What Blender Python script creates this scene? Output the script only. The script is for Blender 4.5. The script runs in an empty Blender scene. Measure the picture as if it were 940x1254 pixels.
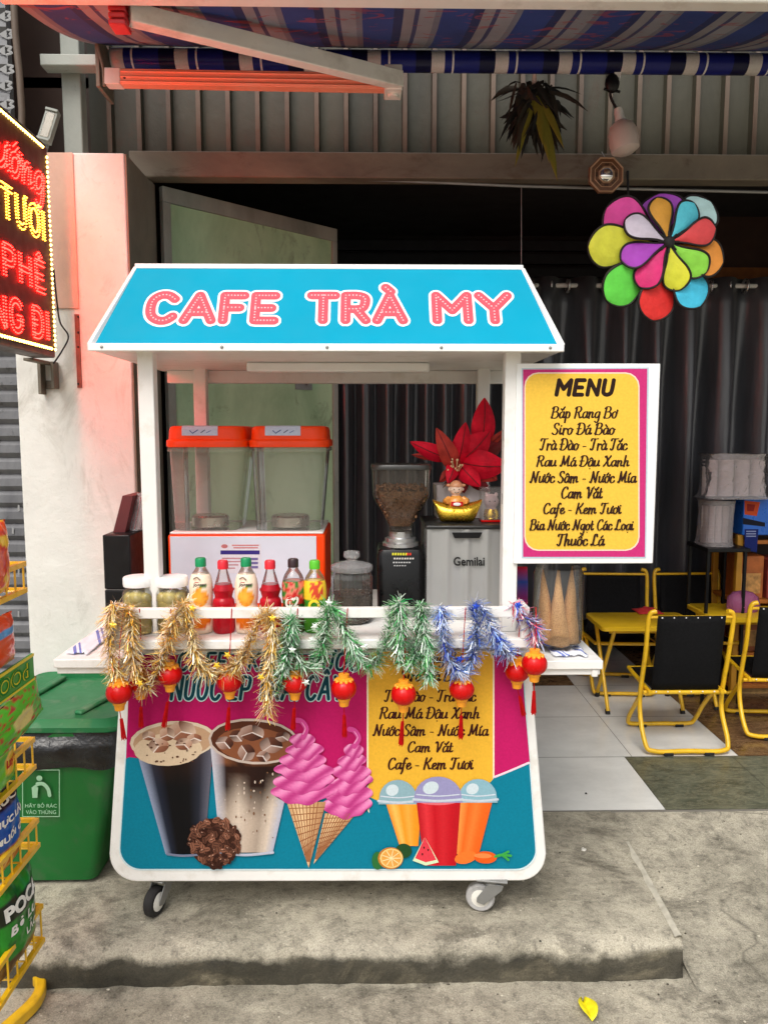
import bpy, bmesh, math, random, unicodedata
from mathutils import Vector, Matrix, Euler, noise
R = math.radians
SC = bpy.context.scene
COL = SC.collection
rnd = random.Random(7)

# ---------------------------------------------------------------- camera, sky, sun, exposure
F, CAMZ, W0, H0 = 930.0, 1.42, 940, 1254
cd = bpy.data.cameras.new('camera')
cam = bpy.data.objects.new('camera', cd); COL.objects.link(cam)
cam.location = (0, 0, CAMZ); cam.rotation_euler = (R(84), 0, R(-1))
cd.sensor_fit = 'VERTICAL'; cd.sensor_height = 36; cd.lens = 36 * F / H0
cd.clip_start = .02; cd.clip_end = 400
SC.camera = cam
world = bpy.data.worlds.new('World'); SC.world = world; world.use_nodes = True
wn = world.node_tree.nodes; wl = world.node_tree.links
bg = wn['Background']
sky = wn.new('ShaderNodeTexSky'); sky.sky_type = 'NISHITA'; sky.sun_disc = False
sky.sun_elevation = R(54); sky.sun_rotation = R(200); sky.air_density = 1.0; sky.dust_density = 4.0
hs = wn.new('ShaderNodeHueSaturation'); hs.inputs['Saturation'].default_value = .22
wl.new(sky.outputs[0], hs.inputs['Color']); wl.new(hs.outputs[0], bg.inputs[0])
bg.inputs[1].default_value = .15
sd = bpy.data.lights.new('sun', 'SUN'); sun = bpy.data.objects.new('sun', sd); COL.objects.link(sun)
sd.energy = 1.5; sd.angle = R(35); sd.color = (1, .95, .87)
sun.rotation_euler = (R(36), 0, R(-20))
vs = SC.view_settings
vs.view_transform = 'Standard'; vs.look = 'None'; vs.gamma = 1; vs.use_curve_mapping = False
vs.exposure = .3
SC.cycles.max_bounces = 8; SC.cycles.transparent_max_bounces = 24
SC.cycles.caustics_reflective = False; SC.cycles.caustics_refractive = False
SC.cycles.sample_clamp_indirect = 4
SC.cycles.use_denoising = True

# ---------------------------------------------------------------- from the picture to the place
CM = Euler(cam.rotation_euler).to_matrix()
def ray(px, py): return CM @ Vector((px - W0 / 2, H0 / 2 - py, -F))
def at(px, py, Y):
    d = ray(px, py); k = Y / d.y
    return Vector((d.x * k, Y, CAMZ + d.z * k))
def atz(px, py, z=0):
    d = ray(px, py); k = (z - CAMZ) / d.z
    return Vector((d.x * k, d.y * k, z))
def atx(px, py, X):
    d = ray(px, py); k = X / d.x
    return Vector((X, d.y * k, CAMZ + d.z * k))

def lin(c): return c / 12.92 if c <= .04045 else ((c + .055) / 1.055) ** 2.4
def s(r, g, b): return (lin(r / 255), lin(g / 255), lin(b / 255))
def lerp(a, b, t): return tuple(x + (y - x) * t for x, y in zip(a, b))

# ---------------------------------------------------------------- mesh builder
class MB:
    def __init__(self): self.v = []; self.f = []; self.m = []; self.c = []; self.M = None
    def add(self, vs, fs, m=0, col=None):
        o = len(self.v)
        for i, p in enumerate(vs):
            p = Vector(p)
            self.v.append(self.M @ p if self.M is not None else p)
            self.c.append((col[i] if isinstance(col, list) else col) or (.8, .8, .8))
        for f in fs: self.f.append([i + o for i in f]); self.m.append(m)
        return self
    def box(self, a, b, m=0, col=None):
        x0, y0, z0 = (min(p, q) for p, q in zip(a, b)); x1, y1, z1 = (max(p, q) for p, q in zip(a, b))
        return self.add([(x0,y0,z0),(x1,y0,z0),(x1,y1,z0),(x0,y1,z0),(x0,y0,z1),(x1,y0,z1),(x1,y1,z1),(x0,y1,z1)],
                        [(3,2,1,0),(4,5,6,7),(0,1,5,4),(1,2,6,5),(2,3,7,6),(3,0,4,7)], m, col)
    def hexa(self, lo, hi, m=0):
        return self.add(list(lo) + list(hi), [(3,2,1,0),(4,5,6,7),(0,1,5,4),(1,2,6,5),(2,3,7,6),(3,0,4,7)], m)
    def loft(self, rings, m=0, caps=(1, 1), col=None, closed=True):
        n = len(rings[0]); vs = [p for r in rings for p in r]; fs = []
        cl = None
        if isinstance(col, list): cl = [c for c in col for _ in range(n)]
        for k in range(len(rings) - 1):
            for i in range(n if closed else n - 1):
                j = (i + 1) % n
                fs.append((k*n+i, k*n+j, (k+1)*n+j, (k+1)*n+i))
        if caps[0]: fs.append(tuple(range(n))[::-1])
        if caps[1]: fs.append(tuple(range((len(rings)-1)*n, len(rings)*n)))
        return self.add(vs, fs, m, cl if cl else col)
    def lathe(self, prof, c=(0,0,0), n=24, m=0, caps=(1, 1), col=None):
        cx, cy, cz = c
        return self.loft([[(cx + r*math.cos(2*math.pi*i/n), cy + r*math.sin(2*math.pi*i/n), cz + z) for i in range(n)] for r, z in prof], m, caps, col)
    def tube(self, pts, r, n=8, m=0, caps=(1, 1), col=None, closed=False):
        pts = [Vector(p) for p in pts]; rings = []; N = len(pts)
        up = Vector((0, 0, 1)); prev = None
        for i, p in enumerate(pts):
            a = pts[i-1] if i or closed else p; b = pts[(i+1) % N] if i < N-1 or closed else p
            d = (b - a); d = d.normalized() if d.length > 1e-9 else Vector((0, 0, 1))
            if prev is None:
                e = d.cross(up); e = e if e.length > .1 else d.cross(Vector((1, 0, 0)))
            else: e = prev - d * prev.dot(d)
            e.normalize(); prev = e; g = d.cross(e)
            rr = r[i] if isinstance(r, (list, tuple)) else r
            rings.append([p + (e*math.cos(2*math.pi*k/n) + g*math.sin(2*math.pi*k/n)) * rr for k in range(n)])
        if closed: rings.append(rings[0]); caps = (0, 0)
        return self.loft(rings, m, caps, col)
    def bar(self, a, b, w, h, m=0, up=(0, 0, 1)):
        a = Vector(a); b = Vector(b); d = (b-a).normalized(); u = Vector(up); e = d.cross(u).normalized(); u = e.cross(d)
        q = lambda p: [p - e*w/2 - u*h/2, p + e*w/2 - u*h/2, p + e*w/2 + u*h/2, p - e*w/2 + u*h/2]
        return self.hexa(q(a), q(b), m)
    def ball(self, c, r, n=12, k=8, m=0, col=None, rot=None):
        r = (r, r, r) if not isinstance(r, (list, tuple)) else r
        vs = []; fs = []
        for j in range(1, k):
            t = math.pi*j/k
            for i in range(n):
                a = 2*math.pi*i/n
                vs.append(Vector((r[0]*math.sin(t)*math.cos(a), r[1]*math.sin(t)*math.sin(a), r[2]*math.cos(t))))
        vs += [Vector((0,0,r[2])), Vector((0,0,-r[2]))]
        if rot is not None: vs = [rot @ p for p in vs]
        vs = [p + Vector(c) for p in vs]
        for j in range(k-2):
            for i in range(n): fs.append((j*n+i, (j+1)*n+i, (j+1)*n+(i+1)%n, j*n+(i+1)%n))
        T, B = len(vs)-2, len(vs)-1
        for i in range(n): fs.append((T, i, (i+1)%n)); fs.append((B, (k-2)*n+(i+1)%n, (k-2)*n+i))
        return self.add(vs, fs, m, col)
    def prism(self, poly, off, m=0, col=None):
        off = Vector(off); a = [Vector(p) for p in poly]; n = len(a)
        return self.add(a + [p + off for p in a], [tuple(range(n))[::-1], tuple(range(n, 2*n))] + [(i, (i+1)%n, (i+1)%n+n, i+n) for i in range(n)], m, col)
    def ribbon(self, pts, w, h, fr, m=0, col=None, brush=0.):
        """a low domed stroke with round ends; pts 2-D, fr maps (x, y, height) to 3-D"""
        P = [Vector(p) for p in pts]
        if len(P) == 1: P = [P[0], P[0] + Vector((w*.02, 0))]
        if (P[-1]-P[0]).length < 1e-9 and len(P) == 2: P[1] = P[0] + Vector((w*.02, 0))
        d0 = (P[0]-P[1]).normalized(); d1 = (P[-1]-P[-2]).normalized()
        cap = [(.95, .31), (.75, .66), (.4, .92)]
        Q = [(P[0] + d0*w*a, b) for a, b in cap] + [(p, 1) for p in P] + [(P[-1] + d1*w*a, b) for a, b in cap[::-1]]
        vs = []; n = len(Q)
        for i, (p, k) in enumerate(Q):
            t = Q[min(i+1, n-1)][0] - Q[max(i-1, 0)][0]
            t = t.normalized() if t.length > 1e-9 else Vector((1, 0))
            nn = Vector((-t.y, t.x)) * w * k * (1 - brush + brush*1.35*abs(t.y)**1.5)
            vs += [fr(p.x+nn.x, p.y+nn.y, 0), fr(p.x, p.y, h*(.3 + .7*k)), fr(p.x-nn.x, p.y-nn.y, 0)]
        fs = []
        for i in range(n-1):
            a = 3*i; fs += [(a, a+1, a+4, a+3), (a+1, a+2, a+5, a+4)]
        return self.add(vs, fs, m, col)
    def text(self, body, fr, m=0, col=None, shear=0., bold=0., box=None, depth=.0, align='CENTER', size=1., spacing=1.):
        """lettering from the built-in font; fr maps (x, y, height); box = (x0, y0, x1, y1) to fit"""
        cu = bpy.data.curves.new('t', 'FONT'); cu.body = body; cu.shear = shear; cu.offset = bold
        cu.align_x = align; cu.size = 1; cu.resolution_u = 3; cu.space_character = spacing
        ob = bpy.data.objects.new('t', cu); COL.objects.link(ob)
        bpy.context.view_layer.update()
        dg = bpy.context.evaluated_depsgraph_get()
        me = bpy.data.meshes.new_from_object(ob.evaluated_get(dg))
        vs = [v.co.copy() for v in me.vertices]; fs = [tuple(p.vertices) for p in me.polygons]
        bpy.data.objects.remove(ob); bpy.data.curves.remove(cu); bpy.data.meshes.remove(me)
        if not vs: return self
        if box:
            x0 = min(v.x for v in vs); x1 = max(v.x for v in vs); y0 = min(v.y for v in vs); y1 = max(v.y for v in vs)
            g = lambda v: (box[0] + (v.x-x0)/(x1-x0)*(box[2]-box[0]), box[1] + (v.y-y0)/(y1-y0)*(box[3]-box[1]))
        else: g = lambda v: (v.x*size, v.y*size)
        return self.add([fr(*g(v), depth) for v in vs], fs, m, col)
    def build(self, name, mats, parent=None, smooth=None, bevel=0, solid=0, recalc=True, segs=2):
        me = bpy.data.meshes.new(name)
        org = Vector((0, 0, 0)); p = parent
        while p is not None: org += p.location; p = p.parent
        me.from_pydata([v - org for v in self.v], [], self.f)
        for m in (mats if isinstance(mats, list) else [mats]): me.materials.append(m)
        me.polygons.foreach_set('material_index', self.m)
        ca = me.color_attributes.new('Col', 'FLOAT_COLOR', 'POINT')
        ca.data.foreach_set('color', [x for c in self.c for x in (*c[:3], 1)])
        if recalc:
            bm = bmesh.new(); bm.from_mesh(me); bmesh.ops.recalc_face_normals(bm, faces=bm.faces); bm.to_mesh(me); bm.free()
        if smooth is not None:
            me.polygons.foreach_set('use_smooth', [True]*len(me.polygons)); me.set_sharp_from_angle(angle=R(smooth))
        me.update()
        o = bpy.data.objects.new(name, me); COL.objects.link(o)
        if parent is not None: o.parent = parent
        if solid:
            k = o.modifiers.new('thick', 'SOLIDIFY'); k.thickness = solid; k.offset = 0
        if bevel:
            k = o.modifiers.new('edge', 'BEVEL'); k.width = bevel; k.segments = segs; k.limit_method = 'ANGLE'; k.angle_limit = R(40)
            if smooth is None:
                me.polygons.foreach_set('use_smooth', [True]*len(me.polygons)); me.set_sharp_from_angle(angle=R(60))
        return o

def tag(o, label=None, cat=None, group=None, kind=None):
    for k, v in (('label', label), ('category', cat), ('group', group), ('kind', kind)):
        if v: o[k] = v
    return o
def thing(name, label, cat, loc=(0, 0, 0), group=None):
    o = bpy.data.objects.new(name, None); COL.objects.link(o); o.location = loc
    o.empty_display_size = .05
    return tag(o, label, cat, group)
def dup(o, loc=None, rz=None, label=None, parent=None):
    c = o.copy(); COL.objects.link(c)
    if parent is not None: c.parent = parent
    if loc is not None: c.location = loc
    if rz is not None: c.rotation_euler = (0, 0, rz)
    if label: c['label'] = label
    for ch in [k for k in o.children]: dup(ch, parent=c)
    return c
def rrect(cx, cy, w, d, r, z, k=4):
    out = []
    for sx, sy, a0 in ((1, 1, 0), (-1, 1, 90), (-1, -1, 180), (1, -1, 270)):
        for i in range(k+1):
            a = R(a0 + 90*i/k); out.append((cx + sx*(w/2-r) + r*math.cos(a), cy + sy*(d/2-r) + r*math.sin(a), z))
    return out
def smooth_pts(pts, k=6, closed=False):
    P = [Vector(p) for p in pts]; n = len(P)
    if n < 3: return P
    out = []
    for i in range(n if closed else n-1):
        if closed: a, b, c, d = P[i-1], P[i], P[(i+1) % n], P[(i+2) % n]
        else: a, b, c, d = P[max(i-1, 0)], P[i], P[i+1], P[min(i+2, n-1)]
        for j in range(k):
            t = j/k
            out.append(.5*((2*b) + (c-a)*t + (2*a-5*b+4*c-d)*t*t + (3*b-a-3*c+d)*t**3))
    if not closed: out.append(P[-1])
    return out

# ---------------------------------------------------------------- materials
class NT:
    def __init__(self, name):
        self.m = bpy.data.materials.new(name); self.m.use_nodes = True
        self.n = self.m.node_tree.nodes; self.l = self.m.node_tree.links
        self.b = self.n['Principled BSDF']; self._tc = None
    def tc(self, out='Object'):
        if self._tc is None: self._tc = self.n.new('ShaderNodeTexCoord')
        return self._tc.outputs[out]
    def pos(self):
        g = self.n.new('ShaderNodeNewGeometry'); return g.outputs['Position']
    def mapping(self, src, sc=(1, 1, 1), loc=(0, 0, 0)):
        k = self.n.new('ShaderNodeMapping'); k.inputs['Scale'].default_value = sc; k.inputs['Location'].default_value = loc
        self.l.new(src, k.inputs[0]); return k.outputs[0]
    def noise(self, src, scale, detail=4, rough=.55, dist=0):
        k = self.n.new('ShaderNodeTexNoise'); k.inputs['Scale'].default_value = scale; k.inputs['Detail'].default_value = detail
        k.inputs['Roughness'].default_value = rough; k.inputs['Distortion'].default_value = dist
        self.l.new(src, k.inputs['Vector']); return k.outputs[0]
    def voro(self, src, scale, feat='F1', out='Distance'):
        k = self.n.new('ShaderNodeTexVoronoi'); k.feature = feat; k.inputs['Scale'].default_value = scale
        self.l.new(src, k.inputs['Vector']); return k.outputs[out]
    def ramp(self, src, stops, mode='LINEAR'):
        k = self.n.new('ShaderNodeValToRGB'); e = k.color_ramp.elements; k.color_ramp.interpolation = mode
        while len(e) < len(stops): e.new(.5)
        for q, (p, c) in zip(e, stops):
            q.position = p; q.color = (*c, 1) if isinstance(c, tuple) else (c, c, c, 1)
        self.l.new(src, k.inputs[0]); return k.outputs[0]
    def mix(self, f, a, b, mode='MIX'):
        k = self.n.new('ShaderNodeMix'); k.data_type = 'RGBA'; k.blend_type = mode
        for sock, v in ((k.inputs[0], f), (k.inputs[6], a), (k.inputs[7], b)):
            if isinstance(v, (int, float)): sock.default_value = v
            elif isinstance(v, tuple): sock.default_value = (*v, 1)
            else: self.l.new(v, sock)
        return k.outputs[2]
    def math(self, op, a, b=0.):
        k = self.n.new('ShaderNodeMath'); k.operation = op
        for sock, v in ((k.inputs[0], a), (k.inputs[1], b)):
            if isinstance(v, (int, float)): sock.default_value = v
            else: self.l.new(v, sock)
        return k.outputs[0]
    def sep(self, src):
        k = self.n.new('ShaderNodeSeparateXYZ'); self.l.new(src, k.inputs[0]); return k.outputs
    def set(self, **kw):
        for k, v in kw.items():
            i = self.b.inputs[k.replace('_', ' ')]
            if isinstance(v, (int, float)): i.default_value = v
            elif isinstance(v, tuple): i.default_value = (*v, 1)
            else: self.l.new(v, i)
        return self
    def bump(self, h, dist=.002, st=.6):
        k = self.n.new('ShaderNodeBump'); k.inputs['Strength'].default_value = st; k.inputs['Distance'].default_value = dist
        self.l.new(h, k.inputs['Height']); self.l.new(k.outputs[0], self.b.inputs['Normal']); return self

def mat(name, c, r=.45, metal=0., var=.1, scale=14, bump=0., bscale=90, coat=0., spec=.5, dirt=None, dscale=5, damt=.5, emit=None, es=1., sss=0.):
    t = NT(name); src = t.tc()
    n = t.noise(src, scale)
    col = t.ramp(n, [(.3, lerp(c, (0, 0, 0), var)), (.7, tuple(min(1., q*(1+var*.5)) for q in c))])
    if dirt:
        d = t.ramp(t.noise(src, dscale, 6, .65), [(.52, 0.), (.7, damt)])
        col = t.mix(d, col, dirt)
    rr = t.ramp(t.noise(src, scale*2.3, 3), [(.3, max(r-.07, .02)), (.7, min(r+.1, 1.))])
    t.set(Base_Color=col, Roughness=rr, Metallic=metal, Coat_Weight=coat)
    t.b.inputs['Specular IOR Level'].default_value = spec
    if bump: t.bump(t.noise(src, bscale, 5, .6), bump)
    if emit: t.set(Emission_Color=emit, Emission_Strength=es)
    return t.m
def clear_mat(name, tint=(1, 1, 1), body=.06, bodycol=(.8, .8, .8), r=.05, crinkle=0, fres=.9):
    t = NT(name); n, l = t.n, t.l
    n.remove(t.b); out = n['Material Output']
    tr = n.new('ShaderNodeBsdfTransparent'); tr.inputs[0].default_value = (*tint, 1)
    gl = n.new('ShaderNodeBsdfGlossy'); gl.inputs['Roughness'].default_value = r
    df = n.new('ShaderNodeBsdfDiffuse'); df.inputs[0].default_value = (*bodycol, 1)
    fr = n.new('ShaderNodeFresnel'); fr.inputs[0].default_value = 1.42
    m0 = n.new('ShaderNodeMath'); m0.operation = 'MULTIPLY'; m0.inputs[1].default_value = fres; l.new(fr.outputs[0], m0.inputs[0])
    m1 = n.new('ShaderNodeMixShader'); m1.inputs[0].default_value = body; l.new(tr.outputs[0], m1.inputs[1]); l.new(df.outputs[0], m1.inputs[2])
    m2 = n.new('ShaderNodeMixShader'); l.new(m0.outputs[0], m2.inputs[0]); l.new(m1.outputs[0], m2.inputs[1]); l.new(gl.outputs[0], m2.inputs[2])
    if crinkle:
        bp = n.new('ShaderNodeBump'); bp.inputs['Distance'].default_value = .009; bp.inputs['Strength'].default_value = 1
        l.new(t.noise(t.tc(), crinkle, 3, .5, 1.5), bp.inputs['Height'])
        for k in (gl, df): l.new(bp.outputs[0], k.inputs['Normal'])
        l.new(bp.outputs[0], fr.inputs['Normal'])
    l.new(m2.outputs[0], out.inputs[0]); return t.m
def print_mat(name, r=.35, coat=.0, grain=.06):
    t = NT(name); k = t.n.new('ShaderNodeVertexColor'); k.layer_name = 'Col'
    n = t.noise(t.tc(), 160, 3)
    col = t.mix(1., k.outputs[0], t.ramp(n, [(.3, 1-grain*2), (.7, 1.)]), 'MULTIPLY')
    t.set(Base_Color=col, Roughness=r, Coat_Weight=coat); t.b.inputs['Specular IOR Level'].default_value = .18; return t.m
def emit_mat(name, c, e):
    t = NT(name); t.set(Base_Color=(.02, .02, .02), Emission_Color=c, Emission_Strength=e, Roughness=.6); return t.m

M = {}
M['white'] = mat('white_powder_coat', s(238, 236, 232), .38, var=.05, scale=9, dirt=s(190, 182, 166), dscale=9, damt=.5)
M['white_plastic'] = mat('white_plastic', s(240, 240, 238), .35, var=.04)
M['teal'] = mat('teal_vinyl', s(0, 150, 182), .65, var=.05, scale=5, spec=.12)
M['yellow'] = mat('yellow_paint', s(240, 190, 30), .35, var=.1, scale=25, coat=.2, dirt=s(190, 140, 30), dscale=16, damt=.5)
M['black'] = mat('black_plastic', s(16, 16, 18), .4, var=.2, spec=.3)
M['sling'] = mat('black_mesh_sling', s(14, 14, 16), .8, var=.2, scale=40, spec=.2)
M['rubber'] = mat('dark_rubber', s(30, 28, 28), .7)
M['red'] = mat('red_plastic', s(200, 8, 8), .3, var=.1, spec=.3)
M['gold_plastic'] = mat('gold_plastic', s(245, 160, 40), .35, var=.1)
M['tassel'] = mat('red_tassel', s(190, 6, 10), .7, var=.25, scale=60, spec=.2)
M['gold'] = mat('shiny_gold', s(255, 205, 70), .22, metal=.85, var=.15, scale=40, bump=.003, bscale=60)
M['chrome'] = mat('brushed_steel', s(205, 205, 205), .28, metal=.9, var=.08)
M['steel'] = mat('zinc_steel', s(150, 150, 148), .45, metal=.6, var=.15)
M['alu'] = mat('white_aluminium', s(232, 229, 220), .4, metal=.0, var=.08, scale=6, dirt=s(150, 140, 125), dscale=6, damt=.5)
M['orange'] = mat('orange_plastic', s(250, 70, 4), .38, var=.06, spec=.3)
M['print'] = print_mat('printed_vinyl', .55, .0)
M['label'] = print_mat('printed_label', .35, .1)
M['foil'] = print_mat('printed_foil', .3, .3)
M['glass'] = clear_mat('clear_plastic', (.97, .97, .95), .05, (.75, .75, .7))
M['smoke'] = clear_mat('smoky_clear_plastic', (.86, .82, .76), .06, (.35, .3, .25))
M['bagclear'] = clear_mat('crinkled_clear_bag', (.95, .9, .9), .24, (.95, .88, .88), .07, 17)
M['ink'] = mat('black_ink', s(25, 18, 16), .5)
M['inkbrown'] = mat('dark_brown_ink', s(52, 18, 12), .5)
M['bean'] = mat('roasted_bean', s(70, 42, 24), .38, var=.35, scale=120)
M['green_bin'] = mat('green_bin_plastic', s(8, 98, 36), .45, var=.12, scale=6, dirt=s(60, 90, 56), dscale=14, damt=.6)
M['green_lid'] = mat('green_lid_plastic', s(30, 112, 64), .5, var=.12, scale=6, dirt=s(110, 132, 108), dscale=14, damt=.6)

def concrete():
    t = NT('worn_concrete'); p = t.pos()
    big = t.ramp(t.noise(p, 1.7, 5, .6, .3), [(.3, s(128, 122, 106)), (.5, s(164, 157, 140)), (.72, s(196, 188, 168))])
    mid = t.ramp(t.noise(p, 15, 10, .78, .3), [(.34, .5), (.5, .97), (.66, 1.28)])
    c = t.mix(.9, big, mid, 'MULTIPLY')
    streak = t.ramp(t.noise(t.mapping(p, (1.3, 2.2, 2)), 6, 10, .8, .5), [(.54, 0.), (.6, .5)])
    c = t.mix(streak, c, s(186, 179, 160))
    stain = t.ramp(t.noise(t.mapping(p, (1, 1.5, 1.2), (3, 1, 0)), 3, 10, .74, .4), [(.53, 0.), (.62, .55), (.75, .8)])
    c = t.mix(stain, c, s(70, 65, 54))
    z = t.sep(p)
    spots = t.ramp(t.noise(p, 60, 5, .65), [(.37, .5), (.43, 1.)])
    c = t.mix(.6, c, spots, 'MULTIPLY')
    ag = t.ramp(t.voro(p, 70), [(.10, .55), (.17, 0.)])
    c = t.mix(t.math('MULTIPLY', ag, t.ramp(t.noise(p, 20, 3), [(.5, 0.), (.6, 1.)])), c, s(206, 200, 184))
    wp = t.mix(.12, p, t.n.new('ShaderNodeTexNoise').outputs[1], 'ADD')
    crack = t.ramp(t.voro(wp, 1.5, 'DISTANCE_TO_EDGE'), [(0., .6), (.0025, .4), (.006, 0.)])
    c = t.mix(t.math('MULTIPLY', crack, t.ramp(t.noise(p, 1.1, 2), [(.55, 0.), (.62, 1.)])), c, s(56, 52, 44))
    grit = t.ramp(t.noise(p, 230, 4, .75), [(.35, .62), (.5, 1.), (.68, 1.25)])
    c = t.mix(.95, c, grit, 'MULTIPLY')
    g = t.n.new('ShaderNodeNewGeometry'); nx, ny, nz = t.sep(g.outputs['Normal'])
    up = t.ramp(t.math('ADD', t.math('MULTIPLY', nz, -1.), t.math('MULTIPLY', t.noise(p, 7, 7, .7), .9)), [(.02, 0.), (.34, 1.)])
    moss = t.ramp(t.noise(t.mapping(p, (1, 1, 1.6)), 3.2, 8, .7, .5), [(.36, s(34, 32, 24)), (.52, s(58, 54, 42)), (.6, s(98, 91, 74)), (.7, s(164, 156, 134))])
    moss = t.mix(.8, moss, grit, 'MULTIPLY')
    c = t.mix(t.math('MULTIPLY', up, t.ramp(t.noise(p, 2.3, 5, .6), [(.3, 1.), (.7, .85)])), c, moss)
    t.set(Base_Color=c, Roughness=t.ramp(t.noise(p, 6, 5), [(.3, .6), (.7, .9)]))
    h = t.math('ADD', t.math('MULTIPLY', t.noise(p, 12, 8, .7), 1.), t.math('MULTIPLY', t.noise(p, 150, 4, .7), .35))
    t.bump(h, .012, .7); return t.m
M['concrete'] = concrete()
def kerb_face():
    t = NT('mossy_concrete_edge'); p = t.pos()
    c = t.ramp(t.noise(t.mapping(p, (1, 1, 2)), 4, 8, .7, .6), [(.34, s(52, 50, 42)), (.52, s(100, 95, 80)), (.68, s(150, 142, 118))])
    bl = t.ramp(t.noise(p, 9, 3, .5), [(.62, 0.), (.66, .7)])
    c = t.mix(bl, c, s(140, 135, 120))
    c = t.mix(.8, c, t.ramp(t.noise(p, 240, 3, .7), [(.35, .7), (.7, 1.1)]), 'MULTIPLY')
    t.set(Base_Color=c, Roughness=.9); t.bump(t.noise(p, 30, 8, .7), .012, .8); return t.m
M['kerb'] = kerb_face()
def plaster():
    t = NT('old_painted_plaster'); p = t.pos()
    c = t.ramp(t.noise(p, 1.7, 7, .6, .4), [(.3, s(216, 213, 206)), (.6, s(236, 233, 226)), (.8, s(224, 217, 206))])
    w = t.ramp(t.noise(t.mapping(p, (1, 1, .45)), 6, 9, .72, 1.), [(.55, 0.), (.68, .5)])
    c = t.mix(w, c, s(178, 172, 160))
    cr = t.ramp(t.noise(t.mapping(p, (1.5, 1, 1)), 14, 8, .75, 2), [(.64, 0.), (.7, .6)])
    c = t.mix(cr, c, s(150, 144, 132))
    t.set(Base_Color=c, Roughness=.85); t.bump(t.noise(p, 9, 9, .65), .012, .6); return t.m
M['plaster'] = plaster()
M['plaster_grey'] = mat('grey_render', s(128, 122, 108), .9, var=.18, scale=5, bump=.006, bscale=20, dirt=s(90, 84, 72), dscale=3)
def worn_metal(name, c, c2, rust, r=.55, sc=(1, 1, .35)):
    t = NT(name); p = t.pos()
    a = t.ramp(t.noise(t.mapping(p, sc), 3, 8, .65, .5), [(.32, c2), (.6, c)])
    d = t.ramp(t.noise(t.mapping(p, sc, (4, 2, 1)), 7, 9, .75, .8), [(.56, 0.), (.7, .85)])
    a = t.mix(d, a, rust)
    sp = t.ramp(t.noise(p, 40, 6, .7), [(.66, 0.), (.74, .7)])
    a = t.mix(sp, a, rust)
    t.set(Base_Color=a, Roughness=r); t.bump(t.noise(p, 25, 6, .6), .003, .5); return t.m
M['door'] = worn_metal('green_painted_sheet', s(184, 212, 172), s(146, 178, 138), s(96, 112, 84), .45, (1, 1, .5))
M['corr'] = worn_metal('weathered_corrugated_sheet', s(64, 61, 47), s(44, 43, 32), s(64, 47, 32), .6)
M['rib'] = worn_metal('rusty_rib', s(104, 88, 74), s(74, 60, 50), s(90, 58, 42), .6)
M['beam'] = worn_metal('weathered_steel_beam', s(122, 112, 96), s(92, 84, 72), s(84, 66, 50), .6, (.5, 1, 1))
M['greypaint'] = worn_metal('grey_painted_steel', s(158, 160, 152), s(120, 124, 116), s(100, 92, 80), .55)
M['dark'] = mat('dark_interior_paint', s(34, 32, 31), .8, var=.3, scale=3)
M['darkwood'] = mat('dark_brown_board', s(62, 40, 28), .6, var=.35, scale=4)
def cloth(c0=(58, 59, 64), c1=(84, 84, 90)):
    t = NT('charcoal_curtain_satin'); p = t.pos()
    c = t.ramp(t.noise(t.mapping(p, (2, 2, .4)), 5, 5), [(.3, s(*c0)), (.7, s(*c1))])
    t.set(Base_Color=c, Roughness=.34, Sheen_Weight=.1); t.b.inputs['Specular IOR Level'].default_value = 1.; t.bump(t.noise(t.mapping(p, (1, 1, .15)), 30, 4), .006, .5); return t.m
M['curtain'] = cloth(); M['curtain_dark'] = cloth((40, 41, 46), (58, 58, 64))
def awning_cloth():
    t = NT('striped_awning_canvas'); p = t.pos(); x, y, z = t.sep(p)
    w = t.math('MULTIPLY', x, 1/.23); fx = t.math('FRACT', t.math('ADD', w, 20.))
    c = t.ramp(fx, [(0., s(40, 62, 128)), (.3, s(34, 46, 92)), (.42, s(132, 132, 138)), (.56, s(60, 66, 104)), (.62, s(136, 138, 146)), (.82, s(112, 116, 130)), (.9, s(40, 62, 128))], 'CONSTANT')
    red = t.ramp(t.noise(t.mapping(p, (1, 2.2, 1)), 8, 3, .5, 1.6), [(.6, 0.), (.64, .6)])
    c = t.mix(red, c, s(150, 62, 70))
    c = t.mix(.9, c, t.ramp(t.noise(p, 5, 5), [(.3, .72), (.7, 1.1)]), 'MULTIPLY')
    t.set(Base_Color=c, Roughness=.8); t.bump(t.noise(p, 300, 2), .001, .4); return t.m
M['canvas'] = awning_cloth()
def shutter():
    t = NT('grey_roller_shutter'); p = t.pos()
    c = t.ramp(t.noise(t.mapping(p, (3, 1, 1)), 4, 7, .65), [(.3, s(84, 84, 88)), (.7, s(116, 116, 118))])
    d = t.ramp(t.noise(p, 22, 6, .7), [(.6, 0.), (.68, .6)])
    t.set(Base_Color=t.mix(d, c, s(60, 58, 56)), Roughness=.5, Metallic=.15); return t.m
M['shutter'] = shutter()
def tile(name, cs, r, sc=3, veins=None, dist=2.5):
    t = NT(name); p = t.pos()
    c = t.ramp(t.noise(t.mapping(p, (1, 2.5, 1)), sc, 8, .68, dist), cs)
    if veins:
        v = t.ramp(t.noise(t.mapping(p, (1, 3.5, 1), (2, 5, 0)), sc*1.6, 9, .75, 3), [(.47, 0.), (.5, .7), (.53, 0.)])
        c = t.mix(v, c, veins)
    c = t.mix(.7, c, t.ramp(t.noise(p, 4, 7, .7), [(.3, .82), (.6, 1.02)]), 'MULTIPLY')
    t.set(Base_Color=c, Roughness=r); return t.m
M['tile_white'] = tile('pale_floor_tile', [(.3, s(222, 221, 216)), (.7, s(238, 237, 232))], .22, 2, None, .4)
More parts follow.
